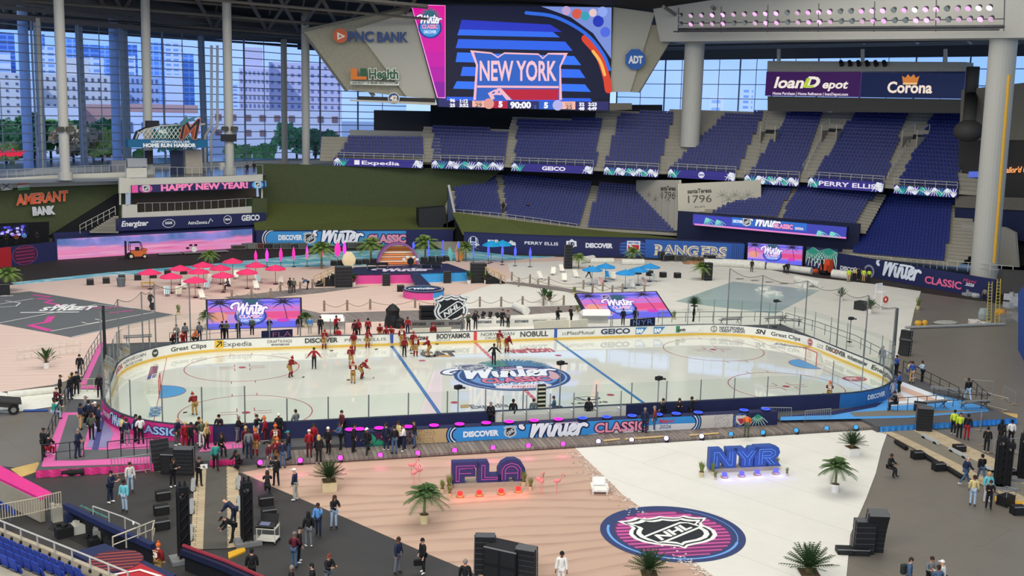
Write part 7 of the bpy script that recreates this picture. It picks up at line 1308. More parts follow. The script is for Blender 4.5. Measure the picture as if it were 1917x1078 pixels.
# ---- stage masts, cart, console at the front
def mast(lab,x,y,h,w=.45):
    g=thing('lifting_tower',lab,'tower',at(x,y),ang(x,y) +.2);m=MB()
    for sx in (-1,1):
        for sy in (-1,1):m.bar((sx*w/2,sy*w/2,0),(sx*w/2,sy*w/2,h),.05,5)
    k=int(h/.45)
    for i in range(k):z=h*i/k;z2=h*(i+1) /k;m.bar((-w/2,-w/2,z),(w/2,-w/2,z2),.025,4);m.bar((w/2,w/2,z),(-w/2,w/2,z2),.025,4);m.bar((-w/2,w/2,z),(-w/2,-w/2,z2),.025,4);m.bar((w/2,-w/2,z),(w/2,w/2,z2),.025,4)
    m.build('lattice',BLK,g);m=MB();m.box((0,0,h*.47),(w*.7,w*.7,h*.86));m.build('cable_core',mt('151517',.6),g);m=MB();m.box((0,0,.12),(1.3,1.0,.2));m.build('base',GRY,g);m=MB();m.box((0,0,h+.15),(.5,.5,.3));m.bar((-.12,0,h+.2),(-.12,0,h+.55),.05,5);m.bar((.12,0,h+.2),(.12,0,h+.55),.05,5);m.build('head',BLK,g);return g
mast('black lifting tower left of the mixing cart',463,1018,3.0);mast('black lifting tower near the dugout beside the left plank strip',345,1050,3.5);mast('black lattice tower at the right, left one',1868,912,2.9);mast('black lattice tower at the right, middle one',1884,915,2.6,.3);mast('black lattice tower cut by the right edge',1912,900,2.7)
g=thing('mixing_cart','white two shelf cart carrying the audio desk on the dark cover','cart',at(502,1014),ang(502,1014) -.35);MC_=mt('d3d2c6',.5)
for z in (.2,.82):m=MB();m.box((0,0,z),(1.0,.75,.05));m.build('shelf',MC_,g)
for sx in (-.47,.47):
    for sy in (-.34,.34):mm=MB();mm.bar((sx,sy,.1),(sx,sy,.95),.025,4);mm.build('upright',MC_,g);mm=MB();mm.lathe([(.06,0),(.06,.1)],(sx,sy,0),8);mm.build('caster',BLK,g)
c=G(502,1014);g2=thing('mixing_desk','black audio mixing desk with a tilted lid on the white cart','audio desk',(c[0],c[1],GZ+.85),ang(502,1014) -.35);m=MB();m.box((-.05,-.08,.08),(.95,.6,.14),rx=.2);m.build('desk_body',BLK,g2);m=MB();m.box((0,.28,.33),(.9,.06,.45),rx=-.35);m.build('lid',BLK,g2);m=MB();m.box((-.1,-.12,.165),(.5,.3,.02),rx=.2);m.build('display',mt('8a92b8',.3,.5,noise=0),g2)
for i,(x0,y0,x1,y1,lab) in enumerate(((447,893,447,912,'white lamp bar beside the right plank strip, farther one'),(448,931,449,952,'white lamp bar beside the right plank strip, nearer one'),(362,898,361,916,'white lamp bar beside the left plank strip, farthest'),(359,936,358,958,'white lamp bar beside the left plank strip, second'),(357,985,356,1008,'white lamp bar beside the left plank strip, third'),(1727,814,1757,829,'white lamp bar along the right walkway, farther one'),(1778,839,1812,856,'white lamp bar along the right walkway, nearer one'),(1846,874,1858,880,'short white lamp bar left of the black towers'))):
    g=thing('lamp_bar',lab,'light bar');A_,B_=G(x0,y0,GZ+.22),G(x1,y1,GZ+.22);m=MB();m.bar(A_,B_,.13,10);m.build('tube',mt('e8ebe6',.3,.35,noise=0),g);m=MB();[m.box(A_+(B_-A_) *t-[0,0,.11],(.3,.3,.22)) for t in (.15,.85)];m.build('foot',BLK,g)
for x0,y0,x1,y1,lab in ((1677,826,1697,839,'long black lamp bar beside the right walkway, farthest'),(1727,850,1757,868,'long black lamp bar beside the right walkway, middle'),(1774,876,1803,894,'long black lamp bar beside the right walkway, nearest')):A_,B_=G(x0,y0,GZ+.15),G(x1,y1,GZ+.15);tag(MB().bar(A_,B_,.16,8).build('lamp_bar_black',BLK),lab,'light bar')
for x,y,lab in ((1717,858,'black floor wedge beside the right walkway, farther one'),(1757,880,'black floor wedge beside the right walkway, nearer one'),(1905,962,'grey floor wedge at the right edge by the yellow ramp'),(1890,893,'black floor wedge at the foot of the black towers'),(1795,846,'black floor wedge beside the white lamp bar')):o=dup(wed,at(x,y),ang(x,y) +.6,lab)
for P,lab in (([(427,1037),(447,1030),(458,1028),(460,1034),(428,1048)],'yellow cable ramp by the left walkway'),([(1862,931),(1925,944),(1925,953),(1862,940)],'yellow cable ramp at the right edge')):m=MB();m.prism(pxpoly(P),GZ+.01,GZ+.1);tag(m.build('cable_ramp',mt('d8a52c',.6)),lab,'cable ramp')
g=thing('utility_cart','black utility cart with a wire basket right of the pale sweater group','cart',at(1882,945),.3);m=MB();m.box((0,0,.35),(.9,.6,.5));m.build('body',BLK,g);m=MB();m.tube([(-.45,-.3,.95),(.45,-.3,.95),(.45,.3,.95),(-.45,.3,.95),(-.45,-.3,.95)],.03,5);[m.bar((sx,sy,.6),(sx,sy,.95),.025,4) for sx in (-.45,.45) for sy in (-.3,.3)];m.build('basket',GRY,g);m=MB();[m.bar((sx,sy,.08),(sx+.06,sy,.08),.09,10) for sx in (-.4,.34) for sy in (-.28,.28)];m.build('wheel',BLK,g)
for P,h,c,lab in (([(20,879),(72,866),(80,880),(40,894)],.04,'c9aa6a','plywood sheet lying at the near left corner of the deck'),([(1870,772),(1905,776),(1905,783),(1868,777)],.04,'c9aa6a','plywood sheet beside the far right barriers')):m=MB();m.prism(pxpoly(P),GZ+.01,GZ+.01+h);tag(m.build('plywood_sheet',mt(c,.8)),lab,'plywood')
m=MB();A_,B_=G(116,890),G(158,888);m.bar(A_+[0,0,.2],B_+[0,0,.2],.24,12);m2=m.build('roll',mt('1f1f21',.7));m2.name='turf_roll';tag(m2,'black rolled mat lying before the pink cloth','roll')
for x0,y0,x1,y1,lab in ((1130,832,1160,829,'pale timber plank on the boardwalk edge, left one'),(1170,829,1245,824,'pale timber plank on the boardwalk edge, middle one'),(1290,822,1345,818,'pale timber plank on the boardwalk edge, right one')):A_,B_=G(x0,y0-7,BZ+.06),G(x1,y1-7,BZ+.06);tag(MB().bar(A_,B_,.08,4).build('timber_plank',WD),lab,'plank')
# ---- far field: forklift, cases, gear, rolls, chair, debris
p=G(252,484);g=thing('forklift','orange forklift truck in front of the pink wave screen','forklift',tuple(p),.25);O_=mt('d8703a',.45)
m=MB();m.box((.5,0,.75),(2.0,1.2,.8));m.box((1.3,0,1.2),(.7,1.2,.3));m.build('body',O_,g);m=MB();m.box((-1.15,-.4,1.25),(.14,.16,2.5));m.box((-1.15,.4,1.25),(.14,.16,2.5));m.box((-1.15,0,2.45),(.12,.9,.12));m.build('mast',BLK,g);m=MB();m.box((-1.7,-.35,.1),(1.1,.12,.06));m.box((-1.7,.35,.1),(1.1,.12,.06));m.build('forks',BLK,g)
m=MB();m.tube([(-.7,-.55,1.1),(-.6,-.55,2.3),(.8,-.55,2.3),(1.1,-.55,1.2)],.05,5);m.tube([(-.7,.55,1.1),(-.6,.55,2.3),(.8,.55,2.3),(1.1,.55,1.2)],.05,5);m.slab([(-.6,-.55,2.3),(.8,-.55,2.3),(.8,.55,2.3),(-.6,.55,2.3)],.06);m.build('cage',BLK,g);m=MB();m.box((.4,0,1.35),(.5,.6,.5));m.build('driver_seat',BLK,g)
for x in (-.55,1.25):
    for y in (-.55,.55):r=.42 if x < 0 else .34;mm=MB();mm.bar((x,y-.12,r),(x,y+.12,r),r,14);w=mm.build('wheel',BLK,g);mm=MB();mm.bar((x,y-.13,r),(x,y+.13,r),r*.55,10);mm.build('hub',mt('d8d0b8',.6),w)
def case(lab,x,y,w,h,c='2f2f30'):
    h *= .62
    g=thing('road_case',lab,'case',at(x,y),.15,'road cases along the outfield wall');m=MB();m.box((0,0,.1+h/2),(w,.9,h));m.build('body',mt(c,.6),g);m=MB();[m.box((sx*w/2,-.45,.1+h/2),(.06,.06,h)) for sx in (-1,1)];m.box((0,-.46,.1+h),(w,.05,.06));m.box((0,-.46,.12),(w,.05,.06));m.build('edge_trim',GRY,g);m=MB();[m.lathe([(.06,0),(.06,.1)],(sx*w*.4,sy*.35,0),6) for sx in (-1,1) for sy in (-1,1)];m.build('caster',BLK,g)
for i,(x,y,w,h,c,l) in enumerate(((446,467,2,.9,'3a3430','low dark road case at the right end of the wave screen'),(462,466,1.4,1.2,'5b5f58','grey green road case right of the wave screen'),(474,466,1.6,1.3,'6a6e66','pale framed road case beside the red one'),(487,466,1.0,1.3,'5a2a28','red road case left of the blue banner'),(502,466,1.6,1.2,'26262a','black road case under the edge of the blue banner'),(520,466,1.6,1.2,'3c4042','first dark road case under the left part of the blue banner'),(536,466,1.9,1.3,'4a4f4c','second dark road case under the left part of the blue banner'),(552,466,1.6,1.2,'30343a','third road case under the left part of the blue banner'),(566,466,1.3,1.3,'52564f','road case left of the leaning palm'),(660,464,1.7,1.2,'4a504c','road case under the script letters on the banner'),(676,464,1.5,1.2,'2e3234','black road case under the end of the script letters'),(1240,483,1.4,1.6,'3a3c3e','dark case left of the outlined cream letters'),(1250,489,2.0,1.4,'232428','big black case before the first outlined cream letters'),(1272,489,2.0,1.3,'4a4640','brown grey gear case before the outlined cream letters'),(1290,491,2.0,1.2,'55584e','pale gear case before the outlined cream letters'),(1310,492,2.0,1.2,'5a4a34','yellow brown gear case before the outlined cream letters'),(1328,490,1.6,1.5,'2c2e30','dark case right of the gear before the outlined cream letters'))):case(l,x,y,w,h,c)
for x,y,lab in ((317,477,'first flat trolley with band gear before the wave screen'),(363,475,'second flat trolley with a drum kit before the wave screen'),(405,473,'third flat trolley before the wave screen')):
    g=thing('band_trolley',lab,'trolley',at(x,y),.3);m=MB();m.box((0,0,.22),(3.2,1.4,.1));m.build('platform',GRY,g);m=MB();[m.lathe([(.1,0),(.1,.18)],(sx*1.4,sy*.5,0),6) for sx in (-1,1) for sy in (-1,1)];m.build('wheel',BLK,g)
p=G(363,475);g=thing('drum_kit','drum kit with a white bass drum on the second trolley','drums',(p[0],p[1],GZ+.28),.2);m=MB();m.bar((0,-.25,.4),(0,.25,.4),.4,16);m.build('bass_drum',WHT,g);m=MB();[m.bar((x,.3,z),(x,.35,z+.28),.22,12) for x,z in ((-.35,.8),(.35,.8),(-.8,.4))];m.build('tom_drums',BLK,g)
p=G(771,497,SZ) ;g=thing('drum_kit','white and black drum kit right of the arch on stage','drums',(p[0],p[1] +1,SZ),-.2);m=MB();m.bar((0,-.25,.4),(0,.25,.4),.45,16);m.build('bass_drum',BLK,g);m=MB();[m.bar((x,.3,z),(x,.35,z+.28),.25,12) for x,z in ((-.4,.8),(.4,.8),(-.85,.5),(.85,.5))];m.build('tom_drums',WHT,g);m=MB();[m.lathe([(.3,1.4),(.02,1.46)],(x,.3,0),12) for x in (-.9,.9)];[m.bar((x,.3,0),(x,.3,1.44),.02,4) for x in (-.9,.9)];m.build('cymbal',mt('c8b878',.3,metal=.6),g)
for x0,y0,x1,y1,r,lab in ((1318,498,1352,499,.55,'first white cloth roll along the bullpen wall'),(1352,499,1392,501,.58,'second white cloth roll along the bullpen wall'),(1392,502,1432,505,.62,'third white cloth roll along the bullpen wall'),(1436,505,1478,509,.55,'fourth white cloth roll along the bullpen wall'),(1478,509,1519,514,.5,'fifth white cloth roll along the bullpen wall'),(1558,520,1590,524,.6,'white cloth roll beside the safety vest group'),(965,580,985,590,.45,'white rolled tarp on the ground right of the silver shield sign'),(1105,493,1148,493,.4,'white covered block behind the blue umbrellas, left'),(1163,496,1205,496,.45,'white covered block behind the blue umbrellas, right'),(1085,494,1110,490,.5,'white mound beside the tall speaker palm'),(1490,528,1535,540,.45,'crumpled white tarp at the corner of the pond'),(15,745,110,735,.25,'rolled white cloth edge at the left of the deck'),(1695,616,1880,609,.16,'long silver pipe lying across the dark cover')):
    A_,B_=G(x0,y0),G(x1,y1);tag(MB().bar(A_+[0,0,r],B_+[0,0,r],r,14).build('cloth_roll' if r > .2 else 'long_pipe',mt('d9d8cf' if r > .2 else '9a9c9a',.8,noise=.2)),lab,'roll' if r > .2 else 'pipe')
for x,y,s,c,lab in ((1430,545,(1.3,1.0,.5),'e4e5de','pile of white foam blocks on the pale pond, back part'),(1445,553,(1.6,1.2,.5),'dfe3dc','white foam slab on the pale pond, front part'),(1505,536,(1.4,1.0,.6),'e0e2da','crumpled white sheet heap at the pond corner'),(1770,606,(1.5,.8,.3),'a3a49e','flat grey wrapped bundle on the dark cover'),(1832,606,(1.4,.7,.4),'cfc9c0','pale cloth heap by the yellow ladder'),(1814,553,(1.0,.7,.8),'9ea2a4','metal trolley heap under the word Miami'),(1828,556,(.7,.5,.5),'b0b4b4','silver foil bag beside the metal trolley heap'),(1893,575,(1.1,.8,1.6),'a8aaac','tall pile of silver ducts by the right edge'),(1890,600,(1.5,1.0,.9),'8a8884','mixed scrap pile at the foot of the silver ducts'),(1872,590,(.6,.6,.7),'c8903a','orange bin in front of the duct pile'),(1840,597,(.6,.5,1.2),'9aa4a0','grey bagged bundle beside the yellow ladder'),(1719,608,(.4,.4,.45),'d8a838','yellow bucket pair near the silver pipe, left'),(1731,608,(.3,.3,.5),'dfae40','yellow cylinder near the silver pipe, right'),(1298,494,(2.2,.6,.4),'a88260','brown timber stack before the outlined cream letters'),(1526,510,(.5,.4,.5),'d8532f','small orange machine by the palm banner'),(1600,505,(.5,.4,.4),'555555','dark bucket behind the safety vest group')):
    m=MB();rng=random.Random(int(x));
    if s[2] > .35 and s[0] > .9:[m.box((rng.uniform(-s[0],s[0]) *.6,rng.uniform(-s[1],s[1]) *.6,s[2] *rng.uniform(.25,.75)),(s[0] *rng.uniform(.4,.9),s[1] *rng.uniform(.4,.9),s[2] *rng.uniform(.4,.9)),rz=rng.uniform(0,3),rx=rng.uniform(-.3,.3)) for _ in range(7)];m.box((0,0,s[2] *.2),(s[0] *1.4,s[1] *1.4,s[2] *.4))
    else:m.lathe([(s[0] *.9,0),(s[0],s[2] *.5),(s[0] *.7,s[2])],n=12,sy=s[1] /s[0])
    tag(m.build('site_heap' if s[0] > .7 else 'site_bin',mt(c,.7,noise=.2),loc=at(x,y)),lab,'heap' if s[0] > .7 else 'bin')
for x,y,s,lab in ((1547,514,1,'orange lift machine before the palm banner'),):g=thing('lift_machine',lab,'machine',at(x,y),.3);m=MB();m.box((0,0,.9),(1.5,1.0,1.1));m.box((.3,0,1.7),(.7,.9,.8));m.build('body',mt('d8532f',.5),g);m=MB();[m.bar((sx*.6,-.55,.35),(sx*.6,.55,.35),.35,12) for sx in (-1,1)];m.build('wheel',BLK,g);m=MB();m.box((-.9,0,1.3),(.2,.2,1.8),ry=-.3);m.build('arm',BLK,g)
g=thing('lifeguard_chair','white wooden lifeguard chair with a red ring buoy','chair',at(1648,578),.3);m=MB()
for sx in (-.7,.7):
    for sy in (-.6,.6):m.bar((sx,sy,0),(sx*.7,sy*.7,2.0),.06,4)
for i in range(5):m.bar((-.68+i*.05,-.6+i*.04,.3+i*.35),(.68-i*.05,-.6+i*.04,.3+i*.35),.05,4)
m.build('tower_frame',WHT,g);m=MB();m.box((0,0,2.0),(1.2,.9,.08));m.build('seat',WHT,g);m=MB();m.box((0,.42,2.5),(1.1,.08,.9));m.build('backrest',WHT,g);m=MB();[m.bar((.32*math.cos(t),-.65,1.2+.32*math.sin(t)),(.32*math.cos(t+.5),-.65,1.2+.32*math.sin(t+.5)),.1,6) for t in [i*.5 for i in range(13)]];m.build('ring_buoy',mt('c83a34',.5),g)
for x,y,h,lean,lab in ((1851,606,4.6,.12,'tall yellow step ladder beside the scrap pile'),(1866,608,5.0,.1,'second yellow ladder leaning right of the first')):
    g=thing('step_ladder',lab,'ladder',at(x,y),.2);m=MB();[m.bar((sx*.35,0,0),(sx*.25,.3,h),.05,4) for sx in (-1,1)];m.build('side_rail',mt('c9b64a',.5),g);m=MB();[m.bar((-.34,.3*i/14,h*i/14),(.34,.3*i/14,h*i/14),.035,4) for i in range(1,14)];m.build('rung',mt('c9b64a',.5),g)
m=MB();c=G(1893,570);z0,z1=GZ+HT(c,549,1890),GZ+HT(c,507,1890);m.box((c[0] +.2,c[1],(z0+z1) /2),(3.4,2.5,z1-z0),rz=-.5);tag(m.build('dark_booth',mt('4a4744',.7)),'grey brown raised booth at the right wall behind the ladders','booth');panelpx('wall_right_side',[(1906,655),(1960,760),(1960,480),(1906,548)],G(1906,655),G(1960,760),mt('2a4f9a',.7))
g=thing('trash_can','grey trash can on the beach left of the pink umbrellas','bin',at(227,537));m=MB();m.lathe([(.42,0),(.5,1.0)],n=14);m.build('body',mt('5f666a',.5),g);m=MB();m.lathe([(.53,1.0),(.53,1.08),(.4,1.12)],n=14);m.build('rim',mt('6d7478',.5),g)
g=thing('yellow_table','small yellow table under the leftmost pink umbrella','table',at(277,537));m=MB();m.box((0,0,.5),(1.6,.7,.08));m.build('tabletop',mt('e0c050',.5),g);m=MB();[m.bar((sx*.7,sy*.3,0),(sx*.7,sy*.3,.48),.04,4) for sx in (-1,1) for sy in (-1,1)];m.build('leg',mt('e0c050',.5),g)
g=thing('utility_trailer','dark tilted utility trailer cut by the left edge beside the white cloth','trailer',at(12,772),.2);m=MB();m.box((-.4,0,1.0),(2.8,1.6,.12),ry=.18);m.box((-.2,0,.75),(2.0,1.4,.35),ry=.18);m.build('bed',mt('3a3836',.6),g);m=MB();m.bar((.45,-.85,.36),(.45,-.62,.36),.36,14);m.build('wheel',BLK,g);m=MB();m.bar((.45,-.87,.36),(.45,-.6,.36),.18,12);m.build('hub',GRY,g)
m=MB();A_,B_=G(44,771),G(90,770);m.bar(A_+[0,0,.08],B_+[0,0,.08],.1,4);tag(m.build('blue_beam',mt('2f4f9a',.6)),'blue bar lying on the dark cover left of the deck','beam')
# ================================================================ PEOPLE
POSE=dict(  # lean, (thigh, knee) L R, (arm forward, out, elbow, inward) L R
    S=(3,(4,6),(-4,3),(4,9,16,5),(-2,10,20,5)),H=(6,(3,4),(-3,4),(28,8,80,30),(28,8,80,30)),A=(4,(6,8),(-5,4),(12,16,60,50),(12,16,60,50)),P=(3,(5,5),(-5,5),(55,14,110,25),(6,9,20,5)),
    W=(6,(26,10),(-22,18),(-22,8,22,4),(24,8,30,4)),K=(24,(100,125),(45,125),(45,6,45,15),(45,6,45,15)),T=(8,(82,80),(78,84),(30,6,60,20),(30,6,60,20)),B=(58,(14,6),(8,10),(4,4,30,5),(10,4,24,5)),
    G=(20,(26,38),(18,34),(34,10,42,18),(44,10,36,18)),L=(42,(34,48),(24,38),(14,8,34,12),(20,8,34,12)),O=(8,(14,22),(8,18),(10,42,16,0),(10,42,16,0)),N=(5,(5,6),(-4,5),(-14,34,62,58),(-14,34,62,58)))
def skel(p):
    ln,lL,lR,aL,aR=POSE[p];J={}
    def up(v):return Vector((0,0,.95)) +Matrix.Rotation(R(ln),3,'X') @ (Vector(v) -Vector((0,0,.95)))
    for k,v in dict(pel=(0,0,.95),wai=(0,0,1.1),che=(0,0,1.3),col=(0,0,1.43),nek=(0,-.005,1.52),hd0=(0,-.02,1.58),hd1=(0,-.02,1.66),hd2=(0,-.01,1.72)).items():J[k] =up(v)
    for s,n,(f,k),(a,o,e,i) in ((1,'L',lL,aL),(-1,'R',lR,aR)):
        h=Vector((s*.095,0,.93));kn=h+Vector((s*.03,-math.sin(R(f)),-math.cos(R(f)))) *.44;an=kn+Vector((s*.02,-math.sin(R(f-k)),-math.cos(R(f-k)))) *.43;J['hip' +n],J['kne' +n],J['ank' +n] =h,kn,an;J['toe' +n] =an+Vector((s*.04,-.17,-.045));J['hee' +n] =an+Vector((0,.05,-.05))
        sh=up((s*.185,0,1.42));f_=a+ln*.3;d=Vector((s*math.sin(R(o)),-math.sin(R(f_)) *math.cos(R(o)),-math.cos(R(f_)) *math.cos(R(o))));el=sh+d*.29;g=f_+e;d2=Vector((s*math.sin(R(o-i)),-math.sin(R(g)),-math.cos(R(g)))).normalized();wr=el+d2*.25;J['sho' +n],J['elb' +n],J['wri' +n],J['pal' +n] =sh,el,wr,wr+d2*.07;J['dir' +n] =d2
    dz=.085-min(J['ankL'].z,J['ankR'].z)
    for k in J:
        if not k.startswith('dir'):J[k] =J[k] +Vector((0,0,dz))
    return J
LEG=[('pel','hip'),('hip','kne'),('kne','ank')];ARM=[('col','sho'),('sho','elb'),('elb','wri')]
def skin(J,edges,rad,extra=None,sub=1):
    names=[]
    for e in edges:
        for k in e:
            if k not in names:names.append(k)
    me=bpy.data.meshes.new('body');me.from_pydata([tuple(J[k]) for k in names],[(names.index(a_),names.index(b_)) for a_,b_ in edges],[]);o=bpy.data.objects.new('body',me);COL.objects.link(o)
    o.modifiers.new('skin','SKIN').use_smooth_shade=True
    for i,k in enumerate(names):v=me.skin_vertices[0].data[i];r=rad[k] if k in rad else rad[k[:3]];v.radius=(r,r);v.use_root=i == 0
    sm=o.modifiers.new('sub','SUBSURF');sm.levels=sub;sm.render_levels=sub;bpy.context.view_layer.update();out=bpy.data.meshes.new_from_object(o.evaluated_get(bpy.context.evaluated_depsgraph_get()));bpy.data.objects.remove(o);out.materials.clear();return out
def side_edges(L):return [tuple(k+n if k[:3] not in ('pel','col') else k for k in e) for n in 'LR' for e in L]
TOR=[('pel','wai'),('wai','che'),('che','col')]
BODY={}
SKINM=[mt(c,.6,noise=0) for c in ('d9a78a','c48f70','8a5a40','e3b79c')];DARKM=mt('241a18',.5,noise=0);LIPM=mt('a85a50',.6,noise=0)
def body(p,kit):
    if (p,kit) in BODY:return BODY[p,kit]
    J=skel(p);P={}
    me=skin(J,TOR+[('col','nek'),('nek','hd0'),('hd0','hd1'),('hd1','hd2')] +side_edges(LEG) +side_edges(ARM) +[('wri' +n,'pal' +n) for n in 'LR'] +[('ank' +n,'toe' +n) for n in 'LR'],dict(pel=.12,wai=.11,che=.125,col=.08,nek=.05,hd0=.082,hd1=.098,hd2=.075,hip=.085,kne=.055,ank=.042,sho=.06,elb=.042,wri=.03,pal=.038,toe=.035))
    m=MB();m.v=[tuple(v.co) for v in me.vertices];m.f=[tuple(f.vertices) for f in me.polygons];m.m=[0] *len(m.f);h=J['hd1'];rt=Matrix.Rotation(R(POSE[p][0] *.6),3,'X');at_=lambda *v:tuple(h+rt @ Vector(v))
    m.ell(at_(0,-.105,-.01),(.016,.022,.025),6,4);m.ell(at_(.1,.005,0),(.015,.025,.035),6,4);m.ell(at_(-.1,.005,0),(.015,.025,.035),6,4)
    for n in 'LR':
        d=J['dir' +n];q=d.orthogonal().normalized();w=J['pal' +n]
        for i,(o,l) in enumerate(((-.03,.07),(-.01,.085),(.01,.08),(.03,.06))):a_=w+q*o;b_=a_+d*l*.6;m.bar(a_,b_,.0095,5,.009);m.bar(b_,b_+(d*.7+Vector((0,-.5,0))).normalized() *l*.5,.009,5,.007)
        m.bar(w-d*.03,w-d*.03+(q+d*.6).normalized() *.07,.011,5,.009)
    m.k=1;m.ell(at_(.036,-.088,.015),(.014,.012,.009),6,4);m.ell(at_(-.036,-.088,.015),(.014,.012,.009),6,4);m.k=2;m.ell(at_(0,-.09,-.05),(.026,.014,.008),6,4)
    b2=bpy.data.meshes.new('person');b2.from_pydata(m.v,[],m.f);b2.polygons.foreach_set('material_index',m.m);b2.polygons.foreach_set('use_smooth',[True] *len(m.f));[b2.materials.append(x) for x in (None,DARKM,LIPM)];P['body'] =b2
    hk=kit == 'k';J2=dict(J);J2['pel'] =J['pel'] +Vector((0,0,-.06));k=.045 if hk else .02
    sl=[(a_,b_) for a_,b_ in ARM];J2['wriL'] =J['wriL'] -J['dirL'] *.02;J2['wriR'] =J['wriR'] -J['dirR'] *.02
    P['jersey' if hk else 'jacket'] =skin(J2,TOR+side_edges(sl),dict(pel=.135+k,wai=.12+k,che=.135+k,col=.085,sho=.075+k,elb=.055+k,wri=.042+k*.6))
    if hk:
        for n in 'LR':J2['shn' +n] =J['kne' +n] *.75+J['ank' +n] *.25;J2['cal' +n] =J['kne' +n] *.6+J['ank' +n] *.4
        P['pants'] =skin(J2,side_edges([('pel','hip'),('hip','kne')]),dict(pel=.15,hip=.14,kne=.105));P['socks'] =skin({**J2},[('kneL','calL'),('calL','ankL')],dict(kne=.085,cal=.085,ank=.07));P['sock'] =skin({**J2},[('kneR','calR'),('calR','ankR')],dict(kne=.085,cal=.085,ank=.07))
    else:P['trousers'] =skin(J,side_edges(LEG),dict(pel=.14,hip=.1,kne=.073,ank=.062))
    for n in 'LR':P['shoe' +n] =skin(J,[('hee' +n,'ank' +n),('ank' +n,'toe' +n)],dict(ank=.058,toe=.042,hee=.045))
    for k2,v in P.items():
        if k2 != 'body':v.materials.append(None)
    BODY[p,kit] =(P,J,rt,h);return BODY[p,kit]
def capmesh(kind):
    m=MB();n=12
    if kind in 'hlcb':
        z0={'h':-.02,'l':-.02,'c':.03,'b':.0}[kind];r={'h':.109,'l':.112,'c':.116,'b':.122}[kind];pr=[(r*math.sqrt(max(0,1-(z/.13) ** 2)) if z > 0 else r,z+.015) for z in (z0,.03,.06,.09,.11,.125)] +[(.004,.145)];m.lathe(pr,(0,.008,0),n,cap=False)
    if kind == 'h':m.ell((0,.045,-.03),(.09,.075,.07),8,5)
    if kind == 'l':m.ell((0,.06,-.1),(.1,.07,.19),9,6);m.ell((.085,.0,-.07),(.03,.06,.12),6,5);m.ell((-.085,.0,-.07),(.03,.06,.12),6,5)
    if kind == 'c':m.slab([(-.085,-.08,.045),(.085,-.08,.045),(.06,-.2,.035),(-.06,-.2,.035)],.012)
    if kind == 'b':m.lathe([(.126,-.01),(.128,.04)],(0,.008,0),n,cap=False);m.ell((0,0,.185),(.05,.05,.05),8,6)
    me=bpy.data.meshes.new('hair');me.from_pydata(m.v,[],m.f);me.polygons.foreach_set('use_smooth',[True] *len(m.f));me.materials.append(None);return me
CAPS={k:capmesh(k) for k in 'hlcb'}
def paint(o,m):o.material_slots[0].link='OBJECT';o.material_slots[0].material=m
ZS=dict(g=GZ+.035,d=DZ,i=.0,b=BZ,s=SZ)
PAL=dict(k='1d1d20',n='232c44',g='6f7478',w='e8e6df',r='9c1c26',m='5a1f2c',t='c6a06a',b='5b96d6',j='4a617e',v='c8e03a',o='d9682e',y='d8c48a',c='2f8f86',e='4f5a48',l='a9bfd4',q='6fc3cc',u='3455a0',s='b5b1a4',h='3a2a20',d='c8a468',x='d8d4cc',z='8a8078',p='7a3a2c',R='7c1a20',T='ab854a')
def person(pose,x,y,face,top,bot,hair,label,z='g',kit='',shoe='k',num=None,sc=None):
    P,J,rt,h=body(pose,kit);loc=G(x,y,ZS[z]);i=len(PEOPLE);rz=math.atan2(loc[1] -CAM[1],loc[0] -CAM[0]) -math.pi/2+R(face);sc=sc or (.98+.05*((i*37) % 7) /6)
    o=bpy.data.objects.new('person',P['body']);COL.objects.link(o);o.location=loc;o.rotation_euler=(0,0,rz);o.scale=(sc,) *3;tag(o,label,'person');paint(o,SKINM[(i*5+i // 3) % 4]);col=dict(jacket=top,jersey=top,trousers=bot,pants='T',socks='R' if i % 2 else 'T',sock='R' if i % 2 else 'T',shoeL=shoe,shoeR=shoe)
    for k,me in P.items():
        if k == 'body':continue
        c=bpy.data.objects.new({'shoeL':'skate' if kit else 'shoe','shoeR':'skate' if kit else 'shoe','socks':'sock'}.get(k,k),me);COL.objects.link(c);c.parent=o;paint(c,mt(PAL[col[k]],.75,noise=.1,scale=8))
    if hair[0] != '0':
        c=bpy.data.objects.new(dict(h='hair',l='hair',c='cap',b='knit_hat')[hair[0]],CAPS[hair[0]]);COL.objects.link(c);c.parent=o;c.location=h;c.rotation_euler=rt.to_euler();paint(c,mt(PAL[hair[1]],.85,noise=.1))
    if num:q=J['che'];a=Art(lambda u,v,n:tuple(q+rt @ Vector((-u,.195+n,v))),None);a.text(num,-.13,-.16,.26,.24,'#efe6d4',1,bold=.06);a.rect(-.16,.13,.32,.05,'#d8c49a',1);a.build('number',o)
    if kit and z == 'i' and i % 3 != 2:
        s=thing('hockey_stick','stick of the ' +label,'hockey stick',tuple(loc),rz);w=(J['palL'] +J['palR']) /2;m=MB();e=Vector((.25,-1.0,.03));m.bar(w*sc+Vector((-.12,.2,.25)),e,.016,5);m.build('shaft',mt('d8c8a0',.5),s);m=MB();m.box((e.x+.1,e.y-.04,.04),(.3,.03,.075));m.build('blade',BLK,s)
    PEOPLE.append(o);return o
PEOPLE=[]
